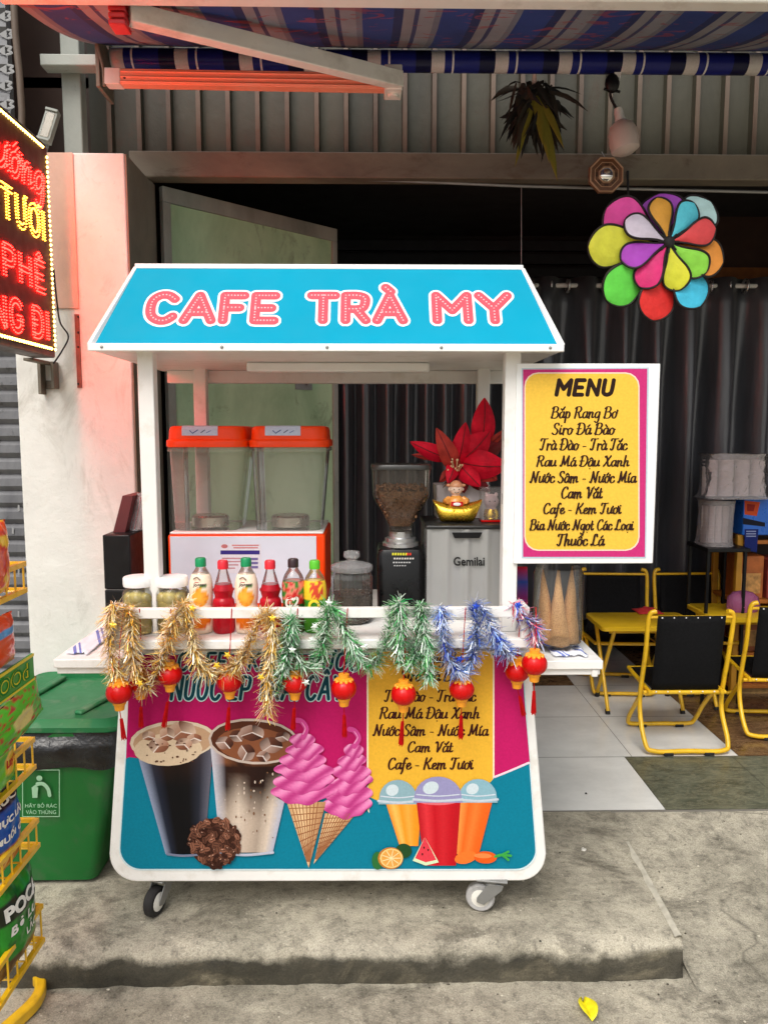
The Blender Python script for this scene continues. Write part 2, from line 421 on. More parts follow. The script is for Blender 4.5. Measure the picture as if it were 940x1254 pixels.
M['tile_green'] = tile('green_marble_tile', [(.3, s(56, 60, 50)), (.55, s(96, 100, 84)), (.8, s(128, 126, 104))], .3, 3.2, s(150, 146, 122))
M['tile_brown'] = tile('brown_marble_tile', [(.3, s(70, 48, 32)), (.55, s(112, 84, 58)), (.8, s(150, 122, 88))], .25, 3.2, s(160, 132, 96))
M['grout'] = mat('tile_grout', s(120, 116, 108), .9)
def tinsel(name, c, tip):
    t = NT(name); k = t.n.new('ShaderNodeVertexColor'); k.layer_name = 'Col'
    t.set(Base_Color=k.outputs[0], Metallic=.2, Roughness=.18); return t.m
M['tinsel'] = tinsel('metallic_tinsel', None, None)

# ---------------------------------------------------------------- stroke lettering (script and rounded)
SCRIPT = {
'a': (5, '4,4.4 2.6,5 1,4 .5,2 1.2,.2 2.6,.4 4,2.5 4.2,4.6|4.2,4.8 4,2 4.3,.4 5,.3 5.6,1'),
'e': (4, '.4,1.6 2,2.4 3.2,3.6 2.6,4.9 1.2,4.4 .5,2.6 1,.5 2.2,0 3.6,.6 4.4,1.6'),
'i': (2.6, '.8,4.8 .7,2 1,.4 1.8,.2 2.6,1'), 'o': (4.8, '2.4,5 .9,4.2 .5,2.2 1.3,.2 2.8,.2 3.9,2 3.8,4.2 2.4,5|3.4,4.4 4.8,4.1'),
'u': (5.2, '.6,4.8 .5,2 1,.4 2.2,.3 3.6,2 4,4.6|4,4.8 3.9,1.6 4.3,.4 5.2,.8'),
'n': (5.4, '.8,4.8 .8,0|.8,2.4 2,4.6 3.2,4.8 3.7,3.8 3.5,1.4 4,.3 5.2,.9'),
'm': (8, '.8,4.8 .8,0|.8,2.4 1.9,4.6 3,4.7 3.4,3.6 3.4,0|3.4,2.4 4.6,4.6 5.7,4.8 6.1,3.8 6,1.4 6.5,.3 7.6,.9'),
'p': (5, '.9,5 .8,0 .7,-3.4|.9,3 2,4.8 3.4,4.6 4.1,2.6 3.4,.5 2,.1 1,1'), 'r': (3.8, '.8,4.8 .8,0|.8,2.4 1.8,4.4 2.9,4.8 3.5,4.2'),
'g': (5, '4,4.4 2.6,5 1,4 .5,2.2 1.2,.4 2.6,.5 4,2.5|4.2,4.8 4.1,0 3.6,-2.6 2.2,-3.5 .9,-2.6'),
'c': (4, '3.6,4 2.6,5 1.2,4.4 .5,2.4 1,.5 2.2,0 3.6,.6 4.2,1.4'), 't': (3.4, '1.3,7.5 1.1,2 1.5,.3 2.4,.2 3.4,1|0,4.9 2.8,4.9'),
'f': (3.6, '3.8,8.2 2.8,9 1.8,7.6 1.4,3 1.2,-1.5 .4,-3.4|.2,4.6 2.9,4.7'),
'h': (5.4, '1.2,9 .8,4 .8,0|.8,2.4 2,4.6 3.2,4.8 3.7,3.8 3.5,1.4 4,.3 5.2,.9'),
'y': (5, '.6,4.8 .6,2 1.2,.6 2.4,.6 3.8,2.4|4,4.8 3.9,0 3.4,-2.6 2,-3.5 .8,-2.6'), 's': (4, '3.4,4.2 2.4,5 1,4.2 1.6,3 3,2 3.2,.8 2,0 .5,.6'),
'B': (6.8, '1.6,8.6 1.2,4 .8,0|.4,7.6 2,8.9 4.4,8.8 5.4,7.2 4.4,5.2 2.4,4.8|3.6,5 5.6,4.2 6,2 4.6,.2 2.4,-.1 .2,.8'),
'R': (7, '1.6,8.6 1.2,4 .8,0|.4,7.6 2,8.9 4.6,8.8 5.6,7 4.4,5 2.2,4.5|3.4,4.6 4.4,2 5.4,.2 6.8,.8'),
'S': (5.8, '5,7.6 4.2,8.9 2.4,8.6 1.4,7 2.2,5.2 4,4 4.7,2.2 3.8,.3 2,-.1 .4,1'),
'Đ': (7.2, '1.8,8.8 1.4,4 1.2,.2|.4,8 2.4,9 5,8.6 6.5,6 6.2,2.8 4.4,.4 2,-.1 .2,.8|0,4.5 3.4,4.6'),
'T': (6, '.4,7.4 1,8.9 3.4,8.6 6.4,8.9|3.6,8.6 3,4 2.6,1 1.6,-.1 .4,.8'),
'M': (9, '.4,.6 1.2,.1 1.8,2 2.4,8.6|2.4,8.6 3.2,4.5 4.2,1.5|4.2,1.5 5.8,5.6 7,8.7|7,8.7 6.9,3 7.3,.4 8.6,.7'),
'X': (6.6, '.8,8 1.8,8.8 3,5.5 4.2,1 5.4,.1 6.4,1|5.8,8.8 4.2,6.4 2,2.4 .4,.2'),
'N': (8, '.4,.6 1.2,.1 1.9,3 2.4,8.4|2.4,8.6 3.6,4.8 5.4,.4|5.6,.4 6,4 6.6,8.2 7.6,8.8'),
'C': (6.2, '5.4,7.4 4.6,8.8 2.6,8.4 1,6 .8,3 1.8,.5 3.6,-.1 5.6,1.4'), 'V': (6.6, '.4,7.8 1.4,8.8 2.2,7 2.8,.3|2.8,.3 4.6,4 5.4,7.4 6.6,8.7'),
'K': (7, '1.8,8.8 1.3,4 .9,0|5.8,8.8 4.2,6.2 1.6,4.4|2.6,4.9 4.2,2.6 5.2,.3 6.8,.8'),
'L': (6, '4.4,7.2 4,8.9 2.4,8.4 2,5 1.6,1.4 .6,.1 .2,1 1.6,1.2 3.4,.1 5.8,.8'), '-': (4, '.8,2.8 3,2.8')}
ROUND = {'-': (4.4, '.6,4.2 3.8,4.2'),
'C': (7.4, '~6.6,7.4 5,8.7 3,8.7 1.3,7.2 .8,4.5 1.3,1.8 3,.3 5,.3 6.6,1.6'), 'A': (8, '.6,.3 4,8.7 7.4,.3|2,3 6,3'),
'F': (6.4, '.9,.3 .9,8.7 5.8,8.7|.9,4.6 4.8,4.6'), 'E': (6.6, '5.8,.3 .9,.3 .9,8.7 5.8,8.7|.9,4.5 5,4.5'), 'T': (7, '.4,8.7 6.6,8.7|3.5,8.7 3.5,.3'),
'R': (7, '.9,.3 .9,8.7|~.9,8.7 4,8.7 5.8,8 6,6.4 5.4,4.6 4,4.1 .9,4.1|3.6,4.1 6.2,.3'), 'M': (9.2, '.9,.3 .9,8.7 4.6,3.6 8.3,8.7 8.3,.3'),
'Y': (7.8, '.5,8.7 3.9,4.3 7.3,8.7|3.9,4.3 3.9,.3'), 'U': (7, '~.9,8.7 .9,3 1.6,1 3.5,.3 5.4,1 6.1,3 6.1,8.7'),
'O': (7.8, '~3.9,8.7 1.6,7.6 .8,4.5 1.6,1.4 3.9,.3 6.2,1.4 7,4.5 6.2,7.6 3.9,8.7'), 'I': (2, '1,.3 1,8.7'),
'P': (6.8, '.9,.3 .9,8.7|~.9,8.7 4,8.7 5.8,8 6,6.4 5.4,4.6 4,4.1 .9,4.1'), 'H': (7.4, '.9,.3 .9,8.7|6.5,.3 6.5,8.7|.9,4.5 6.5,4.5'),
'N': (7.8, '.9,.3 .9,8.7 6.9,.3 6.9,8.7'), 'G': (8, '~6.8,7.4 5,8.7 3,8.7 1.3,7.2 .8,4.5 1.3,1.8 3,.3 5,.3 6.6,1.6 6.8,3.9|4.4,4 6.8,4'),
'Đ': (7.6, '.9,.3 .9,8.7|~.9,8.7 4,8.7 6,7.4 6.8,4.5 6,1.6 4,.3 .9,.3|0,4.5 3.4,4.5'), 'K': (7, '.9,.3 .9,8.7|6.4,8.7 .9,4.2|2.4,5 6.6,.3')}
MARK = {'\u0301': '-.6,.2 .7,1.6', '\u0300': '-.7,1.6 .6,.2', '\u0302': '-1.3,.2 0,1.3 1.3,.2', '\u0306': '-1.2,1.3 0,.3 1.2,1.3', '\u0309': '-.3,1.4 .5,1.2 0,.3'}
def strokes(txt, font, straight=False):
    """list of 2-D polylines for a line of lettering, and its width"""
    x = 0; out = []
    P = lambda t: [tuple(float(q) for q in p.split(',')) for p in t.split()]
    for ch in txt:
        if ch == ' ': x += 3. if font is SCRIPT else 3.6; continue
        d = unicodedata.normalize('NFD', ch); b = d[0]; adv, st = font[b]
        cap = b.isupper()
        for t in st.split('|'):
            sm = font is SCRIPT or t.startswith('~'); p = [Vector(q) for q in P(t.lstrip('~'))]
            if sm: out.append([q + Vector((x, 0)) for q in smooth_pts(p, 5)])
            else:
                for a, c in zip(p, p[1:]): out.append([a + Vector((x, 0)), c + Vector((x, 0))])
        top = 9.9 if cap else 5.9; cx = x + adv*.46; stack = 0
        if b == 'i' and len(d) == 1: out.append([Vector((x+1.2, 6.7)), Vector((x+1.25, 6.8))])
        for mk in d[1:]:
            if mk == '\u031b':
                hx, hy = (x+adv-1, 8.2) if cap else (x+adv-1.3, 4.7)
                out.append(smooth_pts([(hx, hy), (hx+.9, hy+.5), (hx+1., hy+1.5)], 3))
            elif mk == '\u0323': out.append([Vector((cx, -1.9)), Vector((cx+.05, -1.9))])
            elif mk in MARK:
                q = P(MARK[mk]); ox, oy = (1.1, 1.1) if stack else (0, 0)
                out += [[Vector((cx+ox+a[0], top+oy+a[1])), Vector((cx+ox+c[0], top+oy+c[1]))] for a, c in zip(q, q[1:])]
                stack += 1
        x += adv + (.35 if font is SCRIPT else 1.5)
    return out, x
def write(mb, txt, fr, box, font=SCRIPT, w=.62, h=.0005, m=0, col=None, slant=.18, lift=0.):
    """box = (x0, baseline, x1, cap height) in the frame's own units"""
    st, wd = strokes(txt, font)
    kx = (box[2]-box[0])/(wd + slant*4); ky = (box[3]-box[1])/9.
    for q in st:
        pts = [Vector((box[0] + (p.x + slant*p.y)*kx, box[1] + p.y*ky)) for p in q]
        mb.ribbon(pts, w*(abs(kx)+abs(ky))/2, h, lambda a, b, c: fr(a, b, c + lift), m, col, .5 if font is SCRIPT else 0.)

# ================================================================ THE SETTING
def struct(name, mb, m, **k): return tag(mb.build(name, m, **k), kind='structure')
YF = atz(815, 993).y                        # where the tiles begin
YE = atz(500, 1157).y                       # front edge of the raised slab
XE = atz(840, 1157).x                       # its right end
GZ = -.118
g = MB(); S = 60
g.add([(-S, -S, GZ), (S, -S, GZ), (S, 9, GZ), (-S, 9, GZ)], [(0, 1, 2, 3)])
struct('street_ground', g, M['concrete'])
# raised slab: a subdivided top with a rounded, chipped front edge
def slab():
    mb = MB(); nx, x0 = 460, -2.6
    xr = lambda y: XE + (atz(770, 1030).x - XE) * max(0, min(1, (y-YE)/(2.52-YE)))
    prof = [(YE+.004, GZ-.02), (YE+.002, GZ+.03), (YE-.002, -.056), (YE+.002, -.036), (YE+.010, -.020), (YE+.026, -.008), (YE+.05, -.002), (YE+.085, 0), (YE+.3, .0), (2.52, 0), (YF, 0)]
    rows = []
    for k, (y, z) in enumerate(prof):
        row = []
        for i in range(nx+1):
            x = x0 + (xr(y)-x0)*i/nx
            w = .012*noise.noise((x*4, k*.12, 2)) + .007*noise.noise((x*15, k*.22, 5)) + .003*noise.noise((x*50, k*.5, 8))
            edge = 1 if 0 < k < 6 else (.0 if k > 7 else .5)
            row.append((x, y + w*edge*1.2, z + (.6*w*edge if k < 7 else .0)))
        rows.append(row)
    mb.loft(rows, 0, (0, 0), closed=False)
    for j in range(len(rows)-1):
        for i in range(nx): pass
    mb.m = [0]*len(mb.m)
    ed = MB(); rr2 = []
    for j in range(61):
        y = YE+.02 + (2.5-YE-.02)*j/60; x = xr(y) - .004; w = .010*(1+.8*noise.noise((y*14, 1, 1))); hh_ = .0045*(1+.7*noise.noise((y*23, 4, 2)))*min(1, (61-j)/20)
        rr2.append([(x-w*1.6, y, -.001), (x-w*.7, y, hh_), (x+w*.3, y, hh_), (x+w*.8, y, -.012)])
    mb.loft(rr2, 2, (0, 0), closed=False)
    # right end down to the ramp
    e = [r[-1] for r in rows]
    mb.add([*e, *[(p[0]+.004, p[1], GZ-.02) for p in e]], [(i, i+1, i+1+len(e), i+len(e)) for i in range(len(e)-1)], 0)
    return struct('raised_concrete_slab', mb, [M['concrete'], M['kerb'], mat('worn_mortar_edge', s(188, 182, 166), .9, var=.3, scale=30)], smooth=50)
slab()
def ramp():
    mb = MB(); rows = []
    for j in range(15):
        t = j/14; y = 1.86 + (YF-1.86)*t; row = []
        for i in range(31):
            x = .9 + 4.2*i/30
            z = GZ + (0-GZ-.004)*min(1, max(0, (y-1.9)/(YF-1.9)))**1.25 + .004*noise.noise((x*3, y*3, 1))*(1 if 0 < j < 14 else 0)
            row.append((x, y, z - (.02 if j == 0 else 0) + .0))
        rows.append(row)
    mb.loft(rows, 0, (0, 0), closed=False)
    struct('concrete_ramp', mb, M['concrete'], smooth=60)
ramp()
def tiles():
    mb = MB(); ts = (atz(470, 930).y - YF); zt = .004
    xw = atz(815, 993).x; xb = atz(905, 928).x
    mb.add([(-3, YF, zt-.004), (4, YF, zt-.004), (4, 6, zt-.004), (-3, 6, zt-.004)], [(0, 1, 2, 3)], 0)
    for r in range(7):
        y0 = YF + .002 + r*ts; y1 = YF + (r+1)*ts - .002
        edge = xw if r == 0 else xb
        x = edge - 9*ts
        for q in range(20):
            a, b = x + q*ts + .0015, x + (q+1)*ts - .0015
            white = b <= edge + .01
            if r >= 3 and abs((a+b)/2 - .62) < .33: white = False
            m = 1 if white else (2 if r == 0 else 3)
            mb.add([(a, y0, zt), (b, y0, zt), (b, y1, zt), (a, y1, zt)], [(0, 1, 2, 3)], m)
    mb.add([(-3, YF, 0.004), (4, YF, 0.004), (4, YF, -.03), (-3, YF, -.03)], [(0, 1, 2, 3)], 0)
    struct('tiled_floor', mb, [M['grout'], M['tile_white'], M['tile_green'], M['tile_brown']])
tiles()

# ---- the plaster pillar and what is round it
YP = 2.78
a = at(27, 600, YP); b = at(152, 187, YP); zt = b.z
pil = thing('plaster_pillar', 'whitish plaster pillar, pink in the glow of the lit sign, behind the green bin', 'pillar', ((a.x+b.x)/2, YP+.17, 0))
mb = MB(); mb.box((a.x, YP, 0), (b.x, YP+.36, zt)); mb.build('shaft', M['plaster'], pil, bevel=.006)
mb = MB(); mb.box((b.x+.0005, YP+.004, 0), (b.x+.006, YP+.355, zt-.003)); mb.build('bare_side', M['plaster_grey'], pil)
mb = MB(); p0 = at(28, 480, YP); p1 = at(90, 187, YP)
mb.box((p0.x+.003, YP-.006, at(20, 378, YP).z), (p1.x, YP-.001, zt-.002)); mb.build('plaster_patch', mat('glow_tinted_patch', s(222, 176, 156), .85, var=.14, scale=5, bump=.006, bscale=14, dirt=s(196, 150, 130), dscale=4), pil, bevel=.003)  # plaster patch; its peach tint is the sign's glow put into the colour
mb = MB(); q0 = at(92, 385, YP); q1 = at(101, 475, YP)
mb.box((q0.x, YP-.006, q1.z), (q1.x, YP-.0005, q0.z)); sc = mb.build('bare_strip', mat('bare_mortar', s(140, 84, 70), .9, var=.3, scale=30), pil)
mb = MB()
for yy in (388, 407, 425, 470):
    c = at(96, yy, YP-.007); mb.ball(c, .004, 8, 6)
mb.build('screw', M['rubber'], pil)
# roller shutter of the next shop, left of the pillar
mb = MB(); x1 = a.x - .004; z = -.1; k = 0
while z < 3.9:
    h = .062
    mb.prism([(x1-1.6, 2.86, z), (x1-1.6, 2.845, z+h*.3), (x1-1.6, 2.848, z+h*.75), (x1-1.6, 2.862, z+h), (x1-1.6, 2.88, z+h), (x1-1.6, 2.88, z)], (1.6, 0, 0)); z += h
sh = thing('roller_shutter', 'grey slatted roller shutter of the shop next door, behind the lit sign', 'shutter', (x1-.8, 2.87, -.1))
mb.build('slat_curtain', M['shutter'], sh, smooth=30)
mb = MB(); fr = lambda x, y, h: Vector((x, 2.84-h, y))
wm = mat('faded_white_stencil', s(146, 146, 146), .7)
for k, yy in enumerate((20, 42, 62, 85, 105, 128, 150)):
    for px in (2, 12):
        c = at(px + (k % 2)*2, yy, 2.842); w = .016
        if px == 2: mb.add([(c.x-w, 2.842, c.z), (c.x+w*.8, 2.842, c.z+w), (c.x+w*.8, 2.842, c.z-w)], [(0, 1, 2)])
        else: mb.ribbon(smooth_pts([(c.x-.01, c.z+.014), (c.x+.008, c.z+.01), (c.x-.004, c.z), (c.x+.009, c.z-.008), (c.x-.01, c.z-.014)], 4), .004, .0005, fr)
for k, yy in enumerate((622, 650, 752, 856, 700, 790)):
    c = at(23 if k % 2 == 0 else 16, yy, 2.842); mb.add([(c.x-.004, 2.842, c.z-.01), (c.x+.003, 2.842, c.z-.012), (c.x+.004, 2.842, c.z+.01), (c.x-.002, 2.842, c.z+.012)], [(0, 1, 2, 3)])
mb.build('stencil_marks', wm, sh)
# dark recess and posts above the pillar
mb = MB(); c0 = at(6, 0, 3.2); c1 = at(128, 190, 3.2)
mb.box((c0.x, 3.20, zt-.6), (c1.x+.01, 3.22, 4.2)); tag(mb.build('recess_board', M['darkwood']), 'dark brown board in the gap between the shutter and the grey post', 'board')
mb = MB(); mb.tube([at(16, -20, 2.8), at(19, 40, 2.8), at(24, 90, 2.8), at(27, 135, 2.8), at(27, 200, 2.8)], .012, 8); tag(mb.build('downpipe', M['rib'], smooth=60), 'thin pale pipe running down beside the stencilled shutter', 'pipe')
post = thing('steel_post', 'upright grey painted steel post above the plaster pillar', 'post', (at(91, 187, 2.98).x, 2.98, zt))
mb = MB(); p0 = at(79, 187, 2.96); p1 = at(102, 187, 2.96); mb.box((p0.x, 2.96, zt-.05), (p1.x, 3.02, 4.0)); mb.build('upright', M['greypaint'], post, bevel=.004)
mb = MB(); p0 = at(50, 67, 2.90); p1 = at(127, 82, 2.90); mb.box((p0.x, 2.89, p1.z), (p1.x, 2.955, p0.z)); mb.build('cross_arm', M['greypaint'], post, bevel=.004)
# corrugated sheet and steel beam over the doorway
YB = 3.10
z0 = at(470, 218, YB).z; z1 = at(470, 186, YB).z
mb = MB(); mb.box((at(158, 200, YB).x, YB, z0), (3.2, YB+.08, z1)); bm_ = tag(mb.build('steel_beam', M['beam'], bevel=.005), 'long weathered steel beam over the dark doorway', 'beam')
cor = thing('corrugated_wall', 'greenish corrugated metal wall panel with rusty upright ribs above the beam', 'metal wall', (.6, YB+.06, z1))
mb = MB(); rb = MB(); x = at(104, 150, YB).x; pitch = .1155; first = at(131, 150, YB).x; xs = []
while first < 3.2: xs.append(first); first += pitch
rows = []; ps = [(x, 0), (xs[0]-.012, 0)]
for q in xs: ps += [(q-.012, 0), (q-.008, -.028), (q+.008, -.028), (q+.012, 0)]
ps.append((3.25, 0))
mb.loft([[(px, YB+.06+d, z1-.04) for px, d in ps], [(px, YB+.06+d, 4.0) for px, d in ps]], 0, (0, 0), closed=False)
mb.build('sheet', M['corr'], cor)
for q in xs: rb.box((q-.0085, YB+.028, z1+.001), (q+.0085, YB+.0315, 4.0))
rb.build('rib_face', M['rib'], cor)
# doorway jamb behind the pillar
mb = MB(); p0 = at(187, 400, 3.14); mb.box((p0.x-.15, 3.145, 0), (p0.x+.012, 3.2, z0)); tag(mb.build('door_jamb', M['plaster_grey'], bevel=.003), 'narrow grey door jamb right behind the pillar', 'jamb')
# open green door leaf
d0 = at(197, 228, 3.16); d1 = at(411, 283, 3.80); ztop = d0.z
drv = thing('metal_door', 'green painted metal door leaf standing ajar behind the cart', 'door', (d0.x, d0.y, 0))
u = (Vector((d1.x, d1.y, 0)) - Vector((d0.x, d0.y, 0))); L = u.length; u.normalize(); nn = Vector((u.y, -u.x, 0))
def leaf(x0, x1, z0_, z1_, d0_, d1_):
    P = lambda x, z, d: Vector((d0.x, d0.y, 0)) + u*x + nn*d + Vector((0, 0, z))
    return [P(x0, z0_, d0_), P(x1, z0_, d0_), P(x1, z0_, d1_), P(x0, z0_, d1_)], [P(x0, z1_, d0_), P(x1, z1_, d0_), P(x1, z1_, d1_), P(x0, z1_, d1_)]
mb = MB(); mb.hexa(*leaf(.03, L-.01, .05, ztop-.06, -.012, .0)); mb.build('leaf_sheet', M['door'], drv)
mb = MB()
mb.hexa(*leaf(0, L, ztop-.06, ztop, -.015, .012)); mb.hexa(*leaf(0, .035, .03, ztop-.061, -.015, .012)); mb.hexa(*leaf(L-.03, L, .03, ztop-.061, -.015, .012))
mb.build('leaf_frame', M['greypaint'], drv, bevel=.002)
mb = MB(); mb.hexa(*leaf(L-.26, L-.16, 1.62, 1.66, .0005, .004)); mb.hexa(*leaf(L-.2, L-.18, 1.64, 1.68, .0045, .02)); mb.build('latch', M['steel'], drv)

# dark room behind the doorway
room = thing('room_shell', 'dark walls and ceiling of the shop room behind the curtain', 'room', (.8, 4.6, 0))
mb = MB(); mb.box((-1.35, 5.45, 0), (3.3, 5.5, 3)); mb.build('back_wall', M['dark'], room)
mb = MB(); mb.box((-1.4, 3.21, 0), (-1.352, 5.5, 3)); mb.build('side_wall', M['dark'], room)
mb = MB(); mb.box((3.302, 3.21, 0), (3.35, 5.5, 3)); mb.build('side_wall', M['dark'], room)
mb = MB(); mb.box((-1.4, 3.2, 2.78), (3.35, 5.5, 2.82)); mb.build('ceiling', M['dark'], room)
mb = MB()
for k in range(9): mb.box((-1.3, 5.40, 1.95+k*.09), (3.3, 5.447, 1.95+k*.09+.07))
mb.build('louvre', mat('navy_black_louvre', s(34, 36, 42), .45, var=.3), room, bevel=.004)
# high cupboard at the right
cb = thing('high_shelf', 'dim brown wooden shelf high on the right behind the pinwheel', 'shelf', (at(900, 290, 4.9).x, 4.9, 2.3))
pa, pb = at(826, 345, 4.9), at(1000, 330, 4.9)
mb = MB(); mb.box((pa.x, 4.85, pa.z), (3.0, 5.3, pb.z)); mb.build('plank', mat('orange_brown_board', s(150, 96, 38), .6, var=.3), cb)
pa, pb = at(835, 330, 4.9), at(1000, 245, 4.9)
mb = MB(); mb.box((pa.x, 4.95, pa.z+.01), (3.0, 5.3, pb.z)); mb.build('crate_row', M['darkwood'], cb)
mb = MB(); mb.hexa([at(840,240,4.93), at(990,262,4.93), at(990,262,4.94), at(840,240,4.94)], [at(862,236,4.93), at(990,225,4.93), at(990,225,4.94), at(862,236,4.94)]); mb.build('sloping_board', M['darkwood'], cb)
# curtain rods and curtains
def curtain(x0, x1, zt_, zb_, Y, period, amp, name, label, rod_label, sd):
    rd = MB(); zr = zt_-.045
    rd.tube([(x0-.05, Y, zr), (x1+.1, Y, zr)], .013, 12)
    mb = MB(); n = int((x1-x0)/period*14); rows = []; r2 = random.Random(sd)
    ph = [r2.uniform(-.5, .5) for _ in range(200)]
    nz = 14
    for j in range(nz+1):
        z = zt_ + (zb_-zt_)*j/nz; row = []
        for i in range(n+1):
            t = i/n; x = x0 + (x1-x0)*t; q = (x-x0)/period
            w = math.sin(2*math.pi*q + .5*math.sin(q*1.3) + .3*noise.noise((x*2, z*.8, sd))); w = math.copysign(abs(w)**.75, w) + .16*math.sin(4*math.pi*q+.8*math.sin(z*2+q))*min(1, j/5)
            a_ = amp*(1 + .35*noise.noise((x*1.7, z*.5, 9+sd)))
            row.append((x + .008*noise.noise((x*4, z*1.5, 4)), Y + a_*w*(.55 + .45*min(1, j/4)), z))
        rows.append(row)
    mb.loft(rows, 0, (0, 0), closed=False)
    cu = thing(name, label, 'curtain', ((x0+x1)/2, Y, zb_))
    mb.build('cloth', M['curtain' if sd == 1 else 'curtain_dark'], cu, smooth=80, solid=.003)
    q = .25
    while x0 + q*period < x1:
        xx = x0 + q*period; g_ = MB()
        g_.tube([(xx, Y + .036*math.cos(t), zr + .036*math.sin(t)) for t in [2*math.pi*i/16 for i in range(16)]], .008, 8, closed=True); q += .5
        g_.build('grommet', M['chrome'], cu, smooth=60)
    tag(rd.build('curtain_rod', M['white'], smooth=40), rod_label, 'curtain rod')
zr = at(800, 340, 4.45).z
curtain(at(596, 400, 4.45).x, 3.1, zr, .32, 4.45, .205, .075, 'curtain', 'wide charcoal curtain with broad folds behind the menu board', 'pale curtain rod carrying the wide charcoal curtain', 1)
zr2 = at(500, 330, 3.85).z
curtain(at(406, 400, 3.85).x, at(592, 400, 3.85).x, zr2, .3, 3.85, .098, .036, 'curtain', 'narrow black curtain with tight folds behind the coffee grinder', 'curtain rod carrying the narrow curtain beside the green door', 2)

# ---------------------------------------------------------------- awning
YR = 2.94
c = at(470, 75, YR); rr = .037
aw = thing('retractable_awning', 'striped canvas awning with folding aluminium arms across the top', 'awning', (c.x, YR, c.z))
xl = at(138, 75, YR).x; xr_ = 2.6
mb = MB(); bands = [(0, .048, 0), (.048, .075, 1), (.075, .082, 2), (.082, .175, 1), (.175, .19, 3), (.19, .232, 3)]
cs = [s(206, 204, 200), s(28, 36, 120), s(226, 226, 226), s(18, 20, 60)]
x = xl
while x < xr_:
    for p, q, k in bands:
        if k == 1 or k == 3: pass
        mb.loft([[(X, YR + rr*math.cos(t), c.z + rr*math.sin(t)) for t in [2*math.pi*i/20 for i in range(20)]] for X in (x+p, x+q)], 0, (0, 0), cs[k])
    x += .232
mb.build('canvas_roll', M['label'], aw, smooth=60)
YFB = 2.18
e0 = at(470, 6, YFB); zf = e0.z
mb = MB(); xa = at(126, 62, YR).x; n = 24
rows = []
for j in range(9):
    t = j/8; y = YR - .02 + (YFB-YR+.02)*t; z = c.z + rr + (zf + .03 - c.z - rr)*t - .03*math.sin(math.pi*t)
    rows.append([(xa - .02*t + (2.7-xa)*i/n, y, z + .004*noise.noise((i*.7, j, 0))) for i in range(n+1)])
mb.loft(rows, 0, (0, 0), closed=False); mb.build('canvas', M['canvas'], aw, smooth=60, solid=.002)
mb = MB(); mb.box((xa-.02, YFB-.03, zf), (2.7, YFB+.02, zf+.045)); mb.build('front_bar', M['alu'], aw, bevel=.006)
M['glow_coral'] = mat('arm_glow_coral', s(250, 160, 128), .4, var=.06, scale=5, dirt=s(226, 190, 170), dscale=4, damt=.6)  # orange reflected glow put into the inner arm's base colour
def arm_bar(p, q, name, lip):
    mb = MB(); mb.bar(p, q, .042, .052); d = (Vector(q)-Vector(p)).normalized(); e = d.cross(Vector((0,0,1))).normalized()
    for k in (-.018, -.002, .016):
        mb.bar(Vector(p) + e*lip*.021 + Vector((0,0,k)), Vector(q) + e*lip*.021 + Vector((0,0,k)), .006, .007)
    return mb.build(name, M['glow_coral'] if name == 'inner_arm' else M['alu'], aw, bevel=.003)
A0, A1 = at(133, 96, 2.84), at(474, 102, 2.76)
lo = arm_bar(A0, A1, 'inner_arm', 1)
B0, B1 = at(490, 99, 2.70), at(158, 17, 2.24)
hi = arm_bar(B0, B1, 'outer_arm', 1)
mb = MB()
for px in (143, 153, 258): mb.ball(at(px, 95, 2.815), (.006, .004, .006), 8, 6)
mb.build('bolt', M['rubber'], lo)
mb = MB(); mb.bar(at(131, 96, 2.837), at(150, 96.3, 2.833), .046, .055); mb.build('pale_glow_end', M['alu'], lo, bevel=.003)  # white sleeve added for the pale end of the arm's painted glow
mb = MB(); q = at(481, 101, 2.735); mb.box((q.x-.03, q.y-.045, q.z-.04), (q.x+.03, q.y+.045, q.z+.04)); mb.lathe([(.018, -.048), (.018, .048)], q, 14)
mb.build('elbow_joint', M['alu'], aw, bevel=.004)
mb = MB(); q = at(148, 15, 2.235)
for k in range(5): mb.box((q.x-.026+.0*k, q.y-.03, q.z-.045+k*.018), (q.x+.02, q.y+.03, q.z-.045+k*.018+.013))
mb.box((q.x-.018, q.y-.022, q.z-.04), (q.x+.014, q.y+.022, q.z+.06))
mb.build('end_bracket', mat('red_bracket_plastic', s(190, 36, 44), .45), aw, bevel=.003)
mb = MB(); q0 = at(126, 60, 2.88); q1 = at(133, 112, 2.86); mb.box((q0.x-.008, 2.82, q1.z), (q0.x+.006, 2.97, q0.z+.02)); mb.tube([q0 + Vector((0, -.06, 0)), at(127, 85, 2.82), q1 + Vector((0, -.04, 0))], .006)
mb.build('wall_bracket', M['beam'], aw, bevel=.002)

